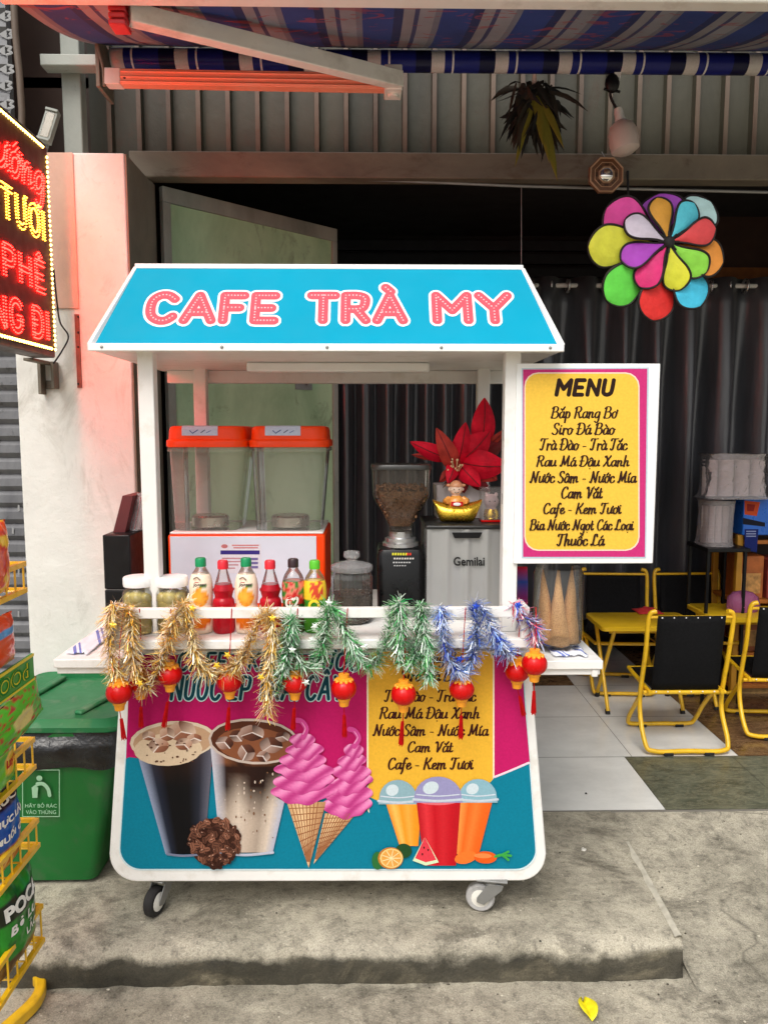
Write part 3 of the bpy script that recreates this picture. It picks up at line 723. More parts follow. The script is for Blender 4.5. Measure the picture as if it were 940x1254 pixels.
# ---------------------------------------------------------------- lit sign
XS = at(67, 300, 2.64).x; Y1 = 2.64; Y0 = 1.72
zs1 = atx(66, 181, XS).z; zs0 = atx(66, 437, XS).z
sg = thing('led_sign', 'lit LED signboard with red and yellow dotted lettering on the left', 'sign', (XS-.04, (Y0+Y1)/2, zs0))
mb = MB(); mb.box((XS-.09, Y0, zs0), (XS-.012, Y1, zs1)); mb.build('casing', mat('dark_sign_casing', s(96, 88, 84), .5, metal=.4), sg, bevel=.006)
mb = MB(); mb.box((XS-.0115, Y0+.02, zs0+.02), (XS-.004, Y1-.02, zs1-.02)); mb.build('face_panel', mat('maroon_sign_face', s(74, 30, 22), .6), sg)
LR = emit_mat('red_led', (1, .0034, .0024), 88); LY = emit_mat('amber_led', (1, .42, .03), 13); LW = emit_mat('warm_border_led', (1, .62, .12), 15)
def led(mb, y, z, r): mb.add([(XS-.0035, y-r, z), (XS-.0035, y, z-r), (XS-.0035, y+r, z), (XS-.0035, y, z+r), (XS+.002, y, z)], [(0,1,4),(1,2,4),(2,3,4),(3,0,4),(3,2,1,0)])
mb = MB(); st = .0155; y0, y1, za, zb = Y0+.03, Y1-.024, zs0+.026, zs1-.026
for i in range(int((y1-y0)/st)): led(mb, y0+i*st, za, .0056); led(mb, y0+i*st, zb, .0056)
for i in range(int((zb-za)/st)): led(mb, y1, za+i*st, .0056)
mb.build('border_lights', LW, sg)
H_ = zs1-zs0
def led_line(txt, ya, yb, zb_, zt_, m, font=ROUND, slant=0., rows=(-.0075, .0075), step=.0085):
    st, wd = strokes(txt, font); mb = MB(); ky = (zt_-zb_)/9.; kx = (yb-ya)/wd; seen = set()
    for q in st:
        P = [Vector((ya + (p.x + slant*p.y)*kx, zb_ + p.y*ky)) for p in q]
        ln = sum((b-a).length for a, b in zip(P, P[1:])); n = max(1, int(ln/step)); acc = 0; seg = 0
        for i in range(n+1):
            d = ln*i/n; k = 0; run = 0
            while k < len(P)-2 and run + (P[k+1]-P[k]).length < d: run += (P[k+1]-P[k]).length; k += 1
            v = P[k+1]-P[k]; t = (d-run)/max(v.length, 1e-6); p = P[k] + v*t; nrm = Vector((-v.y, v.x)).normalized()
            for o in rows:
                e = p + nrm*o; key = (round(e.x/.0062), round(e.y/.0062))
                if key in seen: continue
                seen.add(key); led(mb, e.x, e.y, .0027)
    return mb.build('lit_letters', m, sg)
zz = lambda py: atx(66, py, XS).z       # heights read at the far edge
led_line('Nướng', 2.13, Y1-.055, zs0+H_*.735, zs0+H_*.90, LR, SCRIPT, .15)
led_line('KEM TƯƠI', 1.96, Y1-.05, zs0+H_*.53, zs0+H_*.665, LY)
led_line('CÀ PHÊ', 2.0, Y1-.06, zs0+H_*.29, zs0+H_*.42, LR)
led_line('MANG ĐI', 1.96, Y1-.05, zs0+H_*.075, zs0+H_*.205, LR)
mb = MB(); b0 = at(40, 445, 2.70); b1 = at(64, 482, 2.70)
mb.box((b0.x, 2.735, b1.z), (b0.x+.012, 2.778, zs0-.002)); mb.box((b1.x-.016, 2.735, b1.z+.02), (b1.x-.004, 2.778, zs0-.002)); mb.box((b0.x+.013, 2.60, zs0-.012), (b1.x-.017, 2.777, zs0-.002)); mb.box((b0.x+.0125, 2.77, b1.z+.02), (b1.x-.0165, 2.777, b1.z+.05))
mb.build('bracket', M['beam'], sg, bevel=.002)
mb = MB(); mb.tube(smooth_pts([at(66, 330, 2.70), at(70, 370, 2.72), at(74, 395, 2.75), at(84, 412, 2.76), at(76, 430, 2.74), at(66, 445, 2.70)], 6), .003, 6)
mb.build('power_cable', M['rubber'], sg, smooth=60)
# small floodlight above the sign
q = at(60, 155, 2.80)
fl = thing('small_floodlight', 'small grey floodlight on the wall above the lit sign', 'floodlight', q)
rot = Matrix.Translation(q) @ Matrix.Rotation(R(14), 4, 'Y') @ Matrix.Rotation(R(-12), 4, 'X')
mb = MB(); mb.M = rot; mb.box((-.022, -.012, -.06), (.022, .014, .06)); mb.box((-.022, -.018, .05), (.022, -.012, .06)); mb.box((-.022, -.018, -.06), (.022, -.012, -.05)); mb.build('housing', M['greypaint'], fl, bevel=.002)
mb = MB(); mb.M = rot; mb.box((-.014, -.0155, -.046), (.014, -.0125, .046)); mb.build('lens', M['smoke'], fl)
mb = MB(); mb.M = rot; mb.box((-.006, .015, -.2), (.006, .03, .0)); mb.build('stem', M['steel'], fl)

# ---------------------------------------------------------------- hanging things under the awning
q = at(742, 214, 3.02)
bg_ = thing('bagua_mirror', 'octagonal wooden bagua mirror hung on the steel beam', 'bagua mirror', q)
def octo(r, y, n=8, off=.5): return [(q.x + r*math.cos(2*math.pi*(i+off)/n), y, q.z + r*math.sin(2*math.pi*(i+off)/n)) for i in range(n)]
wd = mat('brown_lacquer', s(120, 80, 52), .4, var=.2, scale=30)
mb = MB(); mb.prism(octo(.072, 3.02), (0, .014, 0)); mb.build('plate', wd, bg_, bevel=.002)
mb = MB()
for r, w in ((.066, .0035), (.048, .002), (.030, .003)):
    mb.tube([(q.x + r*math.cos(2*math.pi*(i+.5)/8), 3.018, q.z + r*math.sin(2*math.pi*(i+.5)/8)) for i in range(8)], w, 6, closed=True)
mb.build('rims', mat('pale_bronze', s(196, 156, 122), .35, metal=.4), bg_, smooth=50)
mb = MB()
for i in range(8):
    a = 2*math.pi*i/8
    for k, brk in ((.036, i & 1), (.0405, i & 2), (.045, i & 4)):
        for t0, t1 in (((-.008, -.0015), (.0015, .008)) if brk else ((-.008, .008),)):
            P = lambda t: Vector((q.x + k*math.cos(a) - t*math.sin(a), 3.0175, q.z + k*math.sin(a) + t*math.cos(a)))
            mb.tube([P(t0), P(t1)], .0011, 5)
mb.build('trigrams', M['ink'], bg_)
mb = MB(); mb.ball((q.x, 3.019, q.z), (.027, .01, .027), 20, 10); mb.build('mirror', mat('mirror_glass', s(235, 230, 220), .04, metal=1, var=.02), bg_, smooth=60)
mb = MB(); mb.tube([(q.x, 3.03, q.z+.06), (q.x, 3.09, at(742, 186, 3.09).z)], .002, 5); mb.build('hook', M['steel'], bg_)
q = at(749, 102, 2.94)
lp = thing('hanging_bulb', 'frosted light bulb hanging askew from a cord under the awning', 'light bulb', q)
cap = at(757, 138, 2.93); bl = at(763, 171, 2.92)
mb = MB(); mb.tube(smooth_pts([q + Vector((0, 0, .06)), q, at(747, 118, 2.94), cap], 5), .005, 6); mb.build('cord', M['rubber'], lp, smooth=60)
mb = MB(); mb.ball(q, (.028, .02, .035), 12, 8); mb.tube([q + Vector((-.03, 0, -.02)), q + Vector((.03, 0, -.03))], .005); mb.build('lamp_holder', M['black'], lp, smooth=60)
dv = (bl-cap).normalized(); rq = Vector((0, 0, -1)).rotation_difference(dv).to_matrix().to_4x4()
mb = MB(); mb.M = Matrix.Translation(cap) @ rq
mb.lathe([(.014, .015), (.017, .0), (.017, -.02), (.022, -.035)], (0, 0, 0), 18); mb.build('bulb_cap', M['white_plastic'], lp, smooth=50)
mb = MB(); mb.M = Matrix.Translation(cap) @ rq
mb.lathe([(.024, -.035), (.043, -.05), (.052, -.075), (.054, -.11), (.05, -.14), (.03, -.152), (.0, -.155)], (0, 0, 0), 24); mb.build('bulb_shell', mat('frosted_bulb_plastic', s(214, 196, 188), .4, var=.04), lp, smooth=50)
mb = MB(); w0 = at(752, 88, 2.93); mb.prism([at(752, 84, 2.93), at(761, 86, 2.93), at(757, 104, 2.93), at(752, 97, 2.93)], (0, .002, 0)); mb.build('paper_tag', M['white_plastic'], lp)
# dried hanging plant
q = at(654, 112, 3.0)
dp = thing('dried_plant', 'dry bunch of drooping leaves tied to the corrugated wall', 'dried plant', q)
def blade(mb, base, tip, w, sag, col, n=6, twist=0):
    base, tip = Vector(base), Vector(tip); d = tip-base; sd_ = d.cross(Vector((0, 1, 0))).normalized(); rows = []
    sd_ = (Matrix.Rotation(twist, 3, d.normalized()) @ sd_)
    for i in range(n+1):
        t = i/n; p = base + d*t + Vector((0, 0, sag*math.sin(math.pi*t))); ww = w*(math.sin(math.pi*min(1, .12+t*.88))**.7)*(1 if i < n else .1)
        rows.append([p - sd_*ww, p + Vector((0, -w*.25, 0)), p + sd_*ww])
    mb.loft(rows, 0, (0, 0), col, closed=False)
mb = MB(); r3 = random.Random(3)
for i in range(120):
    bx, bz = r3.gauss(0, .035), r3.uniform(-.1, .03); b = q + Vector((bx, r3.uniform(-.04, .03), bz)); L_ = r3.uniform(.06, .2); a = r3.gauss(0, .6)
    t = b + Vector((math.sin(a)*L_*.9, r3.uniform(-.04, .03), -abs(math.cos(a))*L_))
    blade(mb, b, t, r3.uniform(.006, .014), r3.uniform(-.01, .03), lerp(s(34, 36, 38), s(64, 56, 46), r3.random()), 4, r3.uniform(-1, 1))
for tx, ty, w in ((682, 222, .018), (672, 200, .016), (690, 182, .014), (630, 205, .012), (664, 178, .018)):
    blade(mb, q + Vector((0, -.03, -.03)), at(tx, ty, 2.94), w, .02, s(120, 112, 40), 6)
for tx, ty in ((608, 121), (712, 116), (700, 145), (612, 150)): blade(mb, q, at(tx, ty, 3.0), .004, .02, s(44, 42, 38), 6)
mb.build('leaves', M['foil'] if False else print_mat('dry_leaf', .8), dp, smooth=60)
mb = MB(); mb.tube([at(654, 85, 3.06), q, at(660, 150, 2.98)], [.006, .012, .004], 7); mb.build('stalk', mat('dry_stalk', s(92, 62, 46), .8, var=.3), dp, smooth=60)
# thin rail and string in the doorway
mb = MB(); mb.tube([at(385, 217, 3.13), at(640, 228, 3.16), at(960, 236, 3.2)], .0065, 8); tag(mb.build('thin_rod', M['steel'], smooth=60), 'thin grey rod strung across the doorway under the beam', 'rod')
mb = MB(); mb.tube([at(638, 229, 3.155), at(638, 380, 3.155)], .0016, 5); tag(mb.build('hanging_string', M['steel']), 'thin grey string hanging from the rod behind the cart roof', 'string')

# pinwheel
PY = 2.66; hub = at(816, 298, PY)
pw = thing('pinwheel', 'multicoloured fabric flower pinwheel with two rings of dark edged petals', 'pinwheel', hub)
def ptx(zx, zy): return (700 + zx/3.917, 220 + zy/3.917)
rim = mat('black_petal_binding', s(34, 26, 26), .6)
def petal(tip, width, col, y, tilt):
    t = at(*ptx(*tip), PY); d = Vector((t.x-hub.x, 0, t.z-hub.z)); L_ = d.length; d.normalize(); n_ = Vector((-d.z, 0, d.x)); c0 = Vector((hub.x, y, hub.z))
    prof = [(.06, .05), (.2, .2), (.38, .48), (.55, .8), (.7, .98), (.82, .97), (.92, .72), (.98, .36), (1., 0)]
    P = lambda f, w: c0 + d*L_*f + n_*width*w + Vector((0, tilt*w*width - .02*f*(1-f)*2, 0))
    outl = [P(f, w) for f, w in prof] + [P(f, -w) for f, w in prof[:-1][::-1]]; outl = smooth_pts(outl, 3, True)
    mb = MB(); rows = []
    fine = smooth_pts([(a, b) for a, b in prof], 3)
    for v in fine: rows.append([P(v.x, v.y*k) + Vector((0, -.006*(1-k*k), 0)) for k in (-1, -.5, 0, .5, 1)])
    mb.loft(rows, 0, (0, 0), closed=False)
    col = tuple(min(.95, q*1.45 + .01) for q in col)
    o = mb.build('petal', mat('petal_fabric', col, .6, var=.16, scale=18, bump=.012, bscale=16), pw, smooth=60)
    mb = MB(); mb.tube(outl, .0042, 6, closed=True); mb.build('binding', rim, o, smooth=60)
for tip, c in (((428, 62), s(150, 60, 170)), ((672, 100), s(176, 212, 208)), ((732, 392), s(240, 132, 46)), ((622, 604), s(56, 176, 208)), ((396, 672), s(214, 34, 30)), ((172, 574), s(96, 214, 70)), ((84, 318), s(222, 222, 60)), ((172, 132), s(226, 62, 148))):
    petal(tip, .068, c, PY+.018, .25)
for tip, c in (((402, 92), s(246, 148, 50)), ((578, 118), s(80, 190, 226)), ((680, 238), s(232, 66, 70)), ((634, 448), s(136, 226, 66)), ((506, 532), s(232, 222, 48)), ((322, 518), s(214, 34, 110)), ((232, 388), s(160, 56, 176)), ((250, 200), s(200, 190, 204))):
    petal(tip, .044, c, PY-.008, -.25)
mb = MB(); mb.ball((hub.x, PY-.02, hub.z), (.02, .014, .02), 12, 8)
for i in range(8):
    a = 2*math.pi*i/8; mb.tube([(hub.x, PY-.022, hub.z), (hub.x+.036*math.cos(a), PY-.016, hub.z+.036*math.sin(a))], .0045, 6)
mb.build('hub', M['rubber'], pw, smooth=60)
mb = MB(); mb.tube([(hub.x, PY-.01, hub.z), (hub.x, PY+.05, hub.z), (hub.x, 3.05, hub.z+.02), (hub.x, 3.095, z0+.03)], .005, 8); mb.build('axle_rod', M['rubber'], pw, smooth=60)

# ================================================================ THE CART
YC = 2.10; YB2 = 2.70
ct = thing('food_cart', 'white and teal drinks cart with a hip roof sign standing on the raised slab', 'food cart', (at(400, 1000, YC).x, 2.4, 0))
P2 = lambda px, py, y=YC: at(px, py, y)
# body: front outline with rounded lower corners, extruded back
def arc(cx, cy, r, a0, a1, k=8): return [(cx + r*math.cos(R(a0+(a1-a0)*i/k)), cy + r*math.sin(R(a0+(a1-a0)*i/k))) for i in range(k+1)]
outer = [(150, 797), (648, 797), (651, 830), (668.5, 1046)] + arc(636, 1047, 32, 0, 90)[1:] + arc(168, 1046, 34, 90, 180) + [(146, 850)]
inner = [(161, 800), (640, 800), (643, 850), (656.5, 1040)] + arc(632, 1041, 25, 0, 90)[1:] + arc(172, 1040, 26, 90, 180) + [(158, 850)]
mb = MB(); mb.prism([P2(*p) for p in outer], (0, YB2-YC, 0)); body = mb.build('body', M['white'], ct, bevel=.004)

class Print(MB):
    """flat printing laid layer over layer on the plane y = Y, drawn in the panel's own outline"""
    def __init__(self, Y): super().__init__(); self.Y = Y; self.d = 0; self.st = .0001
    def lay(self): self.d += self.st; return self.Y - self.d
    def poly(self, pts, c, cf=None):
        y = self.lay(); self.add([at(px, py, y) for px, py in pts], [tuple(range(len(pts)))], 0, [cf(px, py) for px, py in pts] if cf else c)
    def ell(self, cx, cy, rx, ry, c, rot=0, n=20, a0=0, a1=360):
        q = R(rot); pts = []
        for i in range(n):
            t = R(a0 + (a1-a0)*i/n); u_, v_ = rx*math.cos(t), ry*math.sin(t); pts.append((cx + u_*math.cos(q) - v_*math.sin(q), cy + u_*math.sin(q) + v_*math.cos(q)))
        self.poly(pts, c)
    def strip(self, rows, cols=5):
        """rows: (y, xl, xr, colours across); quads with colours blended between"""
        y = self.lay(); vs = []; cc = []; fs = []
        for py, a, b, cl in rows:
            cl = cl if isinstance(cl, list) else [cl]
            for i in range(cols):
                t = i/(cols-1); vs.append(at(a+(b-a)*t, py, y)); u_ = t*(len(cl)-1); j = min(int(u_), len(cl)-2) if len(cl) > 1 else 0
                cc.append(lerp(cl[j], cl[j+1], u_-j) if len(cl) > 1 else cl[0])
        for r in range(len(rows)-1):
            for i in range(cols-1): fs.append((r*cols+i, r*cols+i+1, (r+1)*cols+i+1, (r+1)*cols+i))
        self.add(vs, fs, 0, cc)
    def line(self, pts, w, c, sm=True):
        y = self.lay(); self.ribbon(smooth_pts(pts, 5) if sm else pts, w, .0002, lambda a, b, h: at(a, b, y-h), 0, c)
pr = Print(YC-.002)
PINK, TEAL, YEL = s(170, 12, 80), s(2, 124, 150), s(238, 182, 56)
wave = smooth_pts([(150, 926), (230, 936), (340, 948), (450, 976), (520, 982), (604, 952), (652, 932)], 6)
pr.poly(inner, s(210, 232, 236))
ins = [(400 + (x-400)*.9945, 900 + (y-900)*.989) for x, y in inner]
pr.poly(ins, TEAL)
top = [(x, y) for x, y in ins if y < 900]
tl, trr = (154.5, 929), (648.5, 934)
pr.poly([(160.5, 802), (638, 802), (641, 850), trr] + [(p.x, p.y) for p in wave[::-1] if 156 < p.x < 647] + [tl, (157.5, 850)], PINK, lambda x, y: lerp(s(180, 10, 92), s(166, 10, 66), min(1, max(0, (x-150)/330))) if x < 480 else s(196, 24, 100))
pr.line([(p.x, p.y) for p in wave if 560 < p.x < 648], 1.3, s(240, 214, 226), False)
def rr_px(x0, y0, x1, y1, r): return arc(x1-r, y0+r, r, -90, 0, 4) + arc(x1-r, y1-r, r, 0, 90, 4) + arc(x0+r, y1-r, r, 90, 180, 4) + arc(x0+r, y0+r, r, 180, 270, 4)
pr.poly(rr_px(449, 797, 605, 1000, 12), s(246, 232, 196)); pr.poly(rr_px(451, 798, 603, 998, 11), YEL)
pr.poly([(452, 976), (470, 984), (520, 987), (600, 958), (605, 952), (606, 1003), (452, 1003)], TEAL)
frp = lambda Y: (lambda x, y, h: at(x, y, Y-h))
def pwrite(p, t, box, c, **k):
    y = p.lay(); p.d += .00014; write(p, t, frp(y), box, col=c, h=.0001, **k)
INK = s(58, 16, 14)
for t, x0, x1, yb, cap in (('Bắp Rang Bơ', 484, 566, 812, 798), ('Siro Đá Bào', 489, 569, 834, 820), ('Trà Đào - Trà Tắc', 470, 583, 859, 845), ('Rau Má Đậu Xanh', 464, 588, 880, 866), ('Nước Sâm - Nước Mía', 456, 598, 901, 887), ('Cam Vắt', 498, 555, 921, 908), ('Cafe - Kem Tươi', 474, 580, 942, 928)):
    pwrite(pr, t, (x0, yb, x1, cap), INK, w=.7)
def heading(t, x0, yt, x1, yb):
    for b, c in ((1.35, s(196, 226, 228)), (.82, s(0, 66, 78))):
        y = pr.lay(); pr.d += .00016; write(pr, t, frp(y), (x0, yb-2, x1, yt+2), ROUND, b, .0001, 0, c, .26)
heading('CAFE - KEM - NƯỚC', 216, 797, 444, 823); heading('NƯỚC ÉP TRÁI CÂY', 208, 826, 424, 859)
# iced coffees
BASE = pr.d + .0006; pr.d = BASE; pr.st = 3e-5
def rows_between(y0, y1, l0, l1, r0, r1, cf, n=24): return [(y0+(y1-y0)*i/n, l0+(l1-l0)*i/n, r0+(r1-r0)*i/n, cf(i/n)) for i in range(n+1)]
r5 = random.Random(5); K = lambda a, b=None: s(*a)
def black_coffee(t):
    mid = lerp(s(52, 30, 18), s(10, 9, 12), min(1, t*2.4)); return [s(150, 160, 186), lerp(mid, s(60, 70, 96), .3), mid, lerp(mid, (0, 0, 0), .3), mid, lerp(mid, s(70, 76, 96), .25), s(96, 96, 110)]
pr.strip(rows_between(905, 1046, 163, 203, 262, 250, black_coffee), 13)
pr.ell(212, 907, 53, 24, s(214, 196, 172), -4); pr.ell(212, 908, 49, 21, s(186, 150, 118), -4); pr.ell(206, 918, 42, 20, s(214, 190, 160), -2)
def ice(cx, cy, w, cols, seed):
    q = random.Random(seed); a0 = q.uniform(0, 120); e = [(w*.95*q.uniform(.8, 1.1)*math.cos(R(a0+120*k)), w*.72*q.uniform(.8, 1.1)*math.sin(R(a0+120*k))) for k in range(3)]
    sh = q.sample(range(3), 3)
    for k in range(3):
        a, b = e[k], e[(k+1) % 3]; P4 = [(cx, cy), (cx+a[0], cy+a[1]), (cx+a[0]+b[0], cy+a[1]+b[1]), (cx+b[0], cy+b[1])]
        c0, c1 = cols[sh[k]], cols[(sh[k]+1) % 3]; m_ = [sum(p[i] for p in P4)/4 for i in (0, 1)]; rr_ = [Vector(p) for p in P4]
        rnd_ = smooth_pts([(m_[0]+(p[0]-m_[0])*.98, m_[1]+(p[1]-m_[1])*.98) for P in zip(P4, P4[1:]+P4[:1]) for p in ((P[0][0]*.8+P[1][0]*.2, P[0][1]*.8+P[1][1]*.2), (P[0][0]*.2+P[1][0]*.8, P[0][1]*.2+P[1][1]*.8))], 3, True)
        pr.poly([(p.x, p.y) for p in rnd_], c0, lambda x, y: lerp(c0, c1, min(1, max(0, .5+(x-m_[0]+y-m_[1])/w*.6))))
    pr.line([(cx, cy), (cx+e[0][0]*.9, cy+e[0][1]*.9)], .7, lerp(cols[2], (1, 1, 1), .4)); pr.line([(cx, cy), (cx+e[1][0]*.9, cy+e[1][1]*.9)], .5, lerp(cols[2], (1, 1, 1), .3))
ic = [s(168, 112, 86), s(104, 58, 40), s(214, 186, 164)]
for cx, cy, w, sd in ((222, 896, 20, 1), (194, 914, 15, 2), (205, 900, 13, 4), (238, 904, 11, 3), (182, 902, 9, 8), (226, 912, 12, 9)): ice(cx, cy, w, ic, sd)
pr.st = 1e-5
for k in range(26): pr.ell(r5.uniform(180, 240), r5.uniform(906, 934), r5.uniform(.8, 2.2), r5.uniform(.6, 1.3), s(90, 56, 40))
pr.st = 3e-5
def milk_coffee(t):
    c = s(48, 24, 14) if t < .3 else lerp(s(60, 32, 20), s(214, 196, 178), min(1, (t-.3)/.3))
    c2 = s(120, 72, 44) if t < .22 else lerp(s(40, 20, 14), s(196, 176, 158), min(1, max(0, (t-.42)/.3)))
    return [s(198, 196, 206), c2, c, c2, lerp(c2, (0, 0, 0), .25), c, s(176, 180, 200)]
pr.strip(rows_between(905, 1044, 257, 270, 366, 334, milk_coffee), 13)
pr.ell(311, 908, 56, 28, s(196, 178, 166), 4); pr.ell(311, 908, 53, 25, s(82, 42, 26), 4); pr.ell(312, 912, 47, 21, s(132, 78, 50), 4)
ic2 = [s(112, 66, 48), s(44, 22, 20), s(196, 166, 152)]
for cx, cy, w, sd in ((275, 909, 13, 11), (290, 901, 12, 12), (309, 897, 17, 13), (332, 913, 16, 14), (302, 922, 15, 15), (346, 902, 11, 16), (322, 926, 10, 17)): ice(cx, cy, w, ic2, sd)
pr.st = 1e-5
for k in range(60):
    x, y = r5.uniform(268, 340), r5.uniform(945, 1036)
    if x < 362 - (y-905)*.22: pr.ell(x, y, r5.uniform(.5, 1.3), r5.uniform(.6, 2.2), s(206, 188, 172) if r5.random() < .6 else s(120, 86, 62), 0, 8)
pr.line([(270, 1044), (300, 1047), (334, 1044)], 1.6, s(186, 190, 206)); pr.line([(205, 1046), (225, 1048), (250, 1046)], 1.4, s(120, 126, 150))
# ball of beans
pr.st = 1.2e-5
pr.ell(263, 1032, 31, 30, s(62, 34, 24), 0, 28)
for k in range(190):
    a = r5.uniform(0, 360); d = 31*math.sqrt(r5.random()); x, y = 263 + d*math.cos(R(a)), 1032 + d*math.sin(R(a)); q = r5.uniform(0, 180)
    c = lerp(s(58, 30, 22), s(150, 98, 76), r5.random()**1.6); pr.ell(x, y, 4.4, 2.8, c, q, 10); pr.line([(x-3*math.cos(R(q)), y-3*math.sin(R(q))), (x+3*math.cos(R(q)), y+3*math.sin(R(q)))], .35, s(34, 16, 12), False)
    if r5.random() < .4: pr.ell(x-1, y-1, 1.2, .7, s(196, 150, 128), q, 8)
pr.d = BASE; pr.st = 4e-5
# ice creams: cone, then swirls
def cone(x0, x1, y0, tip, sk):
    n = 12; pr.strip([(y0+(tip[1]-y0)*i/n, x0+(tip[0]-x0)*i/n, x1+(tip[0]-x1)*i/n, [s(206, 160, 112), s(236, 200, 152), s(214, 170, 122), s(180, 130, 90)]) for i in range(n+1)], 7)
    for i in range(1, 9):
        t = i/10; a = (x0+(tip[0]-x0)*t, y0+(tip[1]-y0)*t); b = (x1+(tip[0]-x1)*min(1, t*.8), y0+(tip[1]-y0)*min(1, t*.8)); pr.line([a, b], .55, s(150, 96, 62), False)
        pr.line([(x0+(x1-x0)*t, y0), tuple(tip[k] + ((x0+(x1-x0)*t, y0)[k]-tip[k])*.1 for k in (0, 1))], .55, s(158, 102, 66), False)
def swirl(cx, base, top_, w, lean, sd):
    q = random.Random(sd); n = 6; DK, MD, LT = s(184, 52, 124), s(228, 104, 172), s(252, 186, 222)
    for i in range(n):
        t = i/n; y = base + (top_-base)*t*.86; ww = w*(1-.82*t**1.6)*(.94+.12*q.random()); x = cx + lean*t + q.uniform(-1.5, 1.5); hh_ = 14.5*(1-t*.4); ph = q.uniform(0, 6); tl_ = q.uniform(-.16, .02)
        yl = pr.lay(); vs = []; cc = []; nu, nv = 30, 8
        for j in range(nv+1):
            v_ = -1+2*j/nv
            for k in range(nu+1):
                u_ = -1+2*k/nu; px = x + ww*u_*math.sqrt(1-.45*v_*v_); py = y + hh_*v_*math.sqrt(max(.06, 1-u_*u_*.72)) + .22*hh_*(1-u_*u_) + tl_*ww*u_ + 1.3*math.sin(u_*7+ph)*max(0, v_)
                vs.append(at(px, py, yl)); rg = .5+.5*math.sin(u_*7+v_*3.4+ph); sh_ = min(1, max(0, .5-.55*v_)); c_ = lerp(lerp(DK, MD, min(1, rg*1.5)), LT, max(0, rg-.45)*1.5*sh_); cc.append(lerp(c_, DK, max(0, v_-.3)*.9))
        pr.add(vs, [(j*(nu+1)+k, j*(nu+1)+k+1, (j+1)*(nu+1)+k+1, (j+1)*(nu+1)+k) for j in range(nv) for k in range(nu)], 0, cc)
    pr.line([(cx+lean*.86, top_+22), (cx+lean+4, top_+12), (cx+lean-1, top_+3), (cx+lean-7, top_+1)], 3.2, s(214, 74, 150)); pr.line([(cx+lean*.9, top_+18), (cx+lean+3, top_+11), (cx+lean-1, top_+4)], 1., s(244, 156, 202))
cone(398, 436, 996, (384, 1058), 1); swirl(426, 985, 892, 33, 9, 31)
cone(351, 399, 982, (378, 1063), 0); swirl(373, 968, 881, 41, -2, 30)
# juices
pr.d = BASE + .001; pr.st = 5e-5
def juice(x0, x1, xb0, xb1, y0, y1, c, hi):
    pr.strip(rows_between(y0, y1, x0, xb0, x1, xb1, lambda t: [lerp(c, (0, 0, 0), .18), hi, c, lerp(c, hi, .4), c, lerp(c, (0, 0, 0), .12)], 10), 11)
def dome(cx, y, rx, ry, c):
    pts = [(cx + rx*math.cos(R(a)), y + ry*math.sin(R(a))) for a in range(180, 361, 15)]
    pr.poly(pts + [(cx+rx+1, y+7), (cx-rx-1, y+7)], c); pr.ell(cx-rx*.3, y-ry*.45, rx*.34, ry*.3, s(206, 220, 226), -20); pr.line([(cx-rx-1, y+3), (cx, y+5), (cx+rx+1, y+3)], 1.5, s(196, 206, 216)); pr.line([(cx-rx*.9, y-3), (cx, y-1), (cx+rx*.9, y-3)], .7, s(206, 214, 224))
juice(471, 516, 489, 512, 980, 1036, s(250, 152, 34), s(252, 190, 92)); dome(487, 978, 23, 23, s(142, 176, 186))
juice(556, 603, 551, 586, 980, 1046, s(242, 104, 30), s(250, 150, 70)); dome(585, 976, 23, 22, s(140, 182, 196))
juice(509, 564, 519, 558, 976, 1060, s(196, 18, 32), s(224, 50, 58)); pr.ell(536, 979, 27, 7, s(228, 110, 118)); dome(536, 976, 29, 25, s(152, 148, 190))
pr.ell(494, 1042, 10, 9, s(34, 74, 36)); pr.ell(462, 1054, 7, 11, s(44, 110, 56)); pr.ell(478, 1051, 15.5, 13.5, s(196, 120, 40)); pr.ell(479, 1051, 14, 12, s(246, 206, 130)); pr.ell(479, 1051, 12, 10.4, s(232, 164, 76))
for a in range(0, 360, 40): pr.line([(479, 1051), (479+11*math.cos(R(a)), 1051+9.5*math.sin(R(a)))], .5, s(248, 226, 170), False)
pr.poly([(520, 1025), (537, 1056), (521, 1060), (505, 1054)], s(214, 232, 190)); pr.poly([(520, 1025), (534, 1053), (521, 1056), (508, 1051)], s(226, 62, 76))
for x, y in ((519, 1038), (524, 1041), (517, 1046)): pr.ell(x, y, .9, 1.5, s(40, 14, 14), 0, 8)
pr.ell(570, 1050, 14, 7.5, s(246, 120, 44), -14); pr.ell(594, 1050, 14, 7.5, s(230, 92, 26), 2); pr.ell(591, 1048, 11, 3, s(246, 136, 70), 2)
for a, b in ((622, 1043), (625, 1048), (622, 1053)): pr.line([(606, 1049), (614, 1047), (a, b)], 1.5, s(60, 164, 70))
pr.build('printed_panel', M['print'], body, recalc=False)

# counter board, rail with lower board, side wings
zc = at(400, 783, 2.04).z; YRl = 2.035
mb = MB(); a = at(134, 783, YRl); b = at(650, 783, YRl); zb_ = at(400, 795, YRl).z
mb.box((a.x, YRl, zb_), (b.x, YB2+.01, zc)); mb.build('counter_top', M['white'], ct, bevel=.003)
mb = MB(); zt1, zt0 = at(400, 745, YRl).z, at(400, 757, YRl).z; x0, x1 = at(138, 750, YRl).x, at(648, 750, YRl).x
mb.box((x0, YRl, zt0), (x1, YRl+.022, zt1)); mb.box((x0, YRl, zc+.0005), (x0+.024, YRl+.022, zt0-.0005)); mb.box((x1-.022, YRl, zc+.0005), (x1, YRl+.022, zt0-.0005))
mb.box((x0, YRl+.0225, zt0), (x0+.02, 2.14, zt1)); mb.box((x1-.02, YRl+.0225, zt0), (x1, 2.14, zt1))
mb.build('counter_rail', M['white'], ct, bevel=.002)
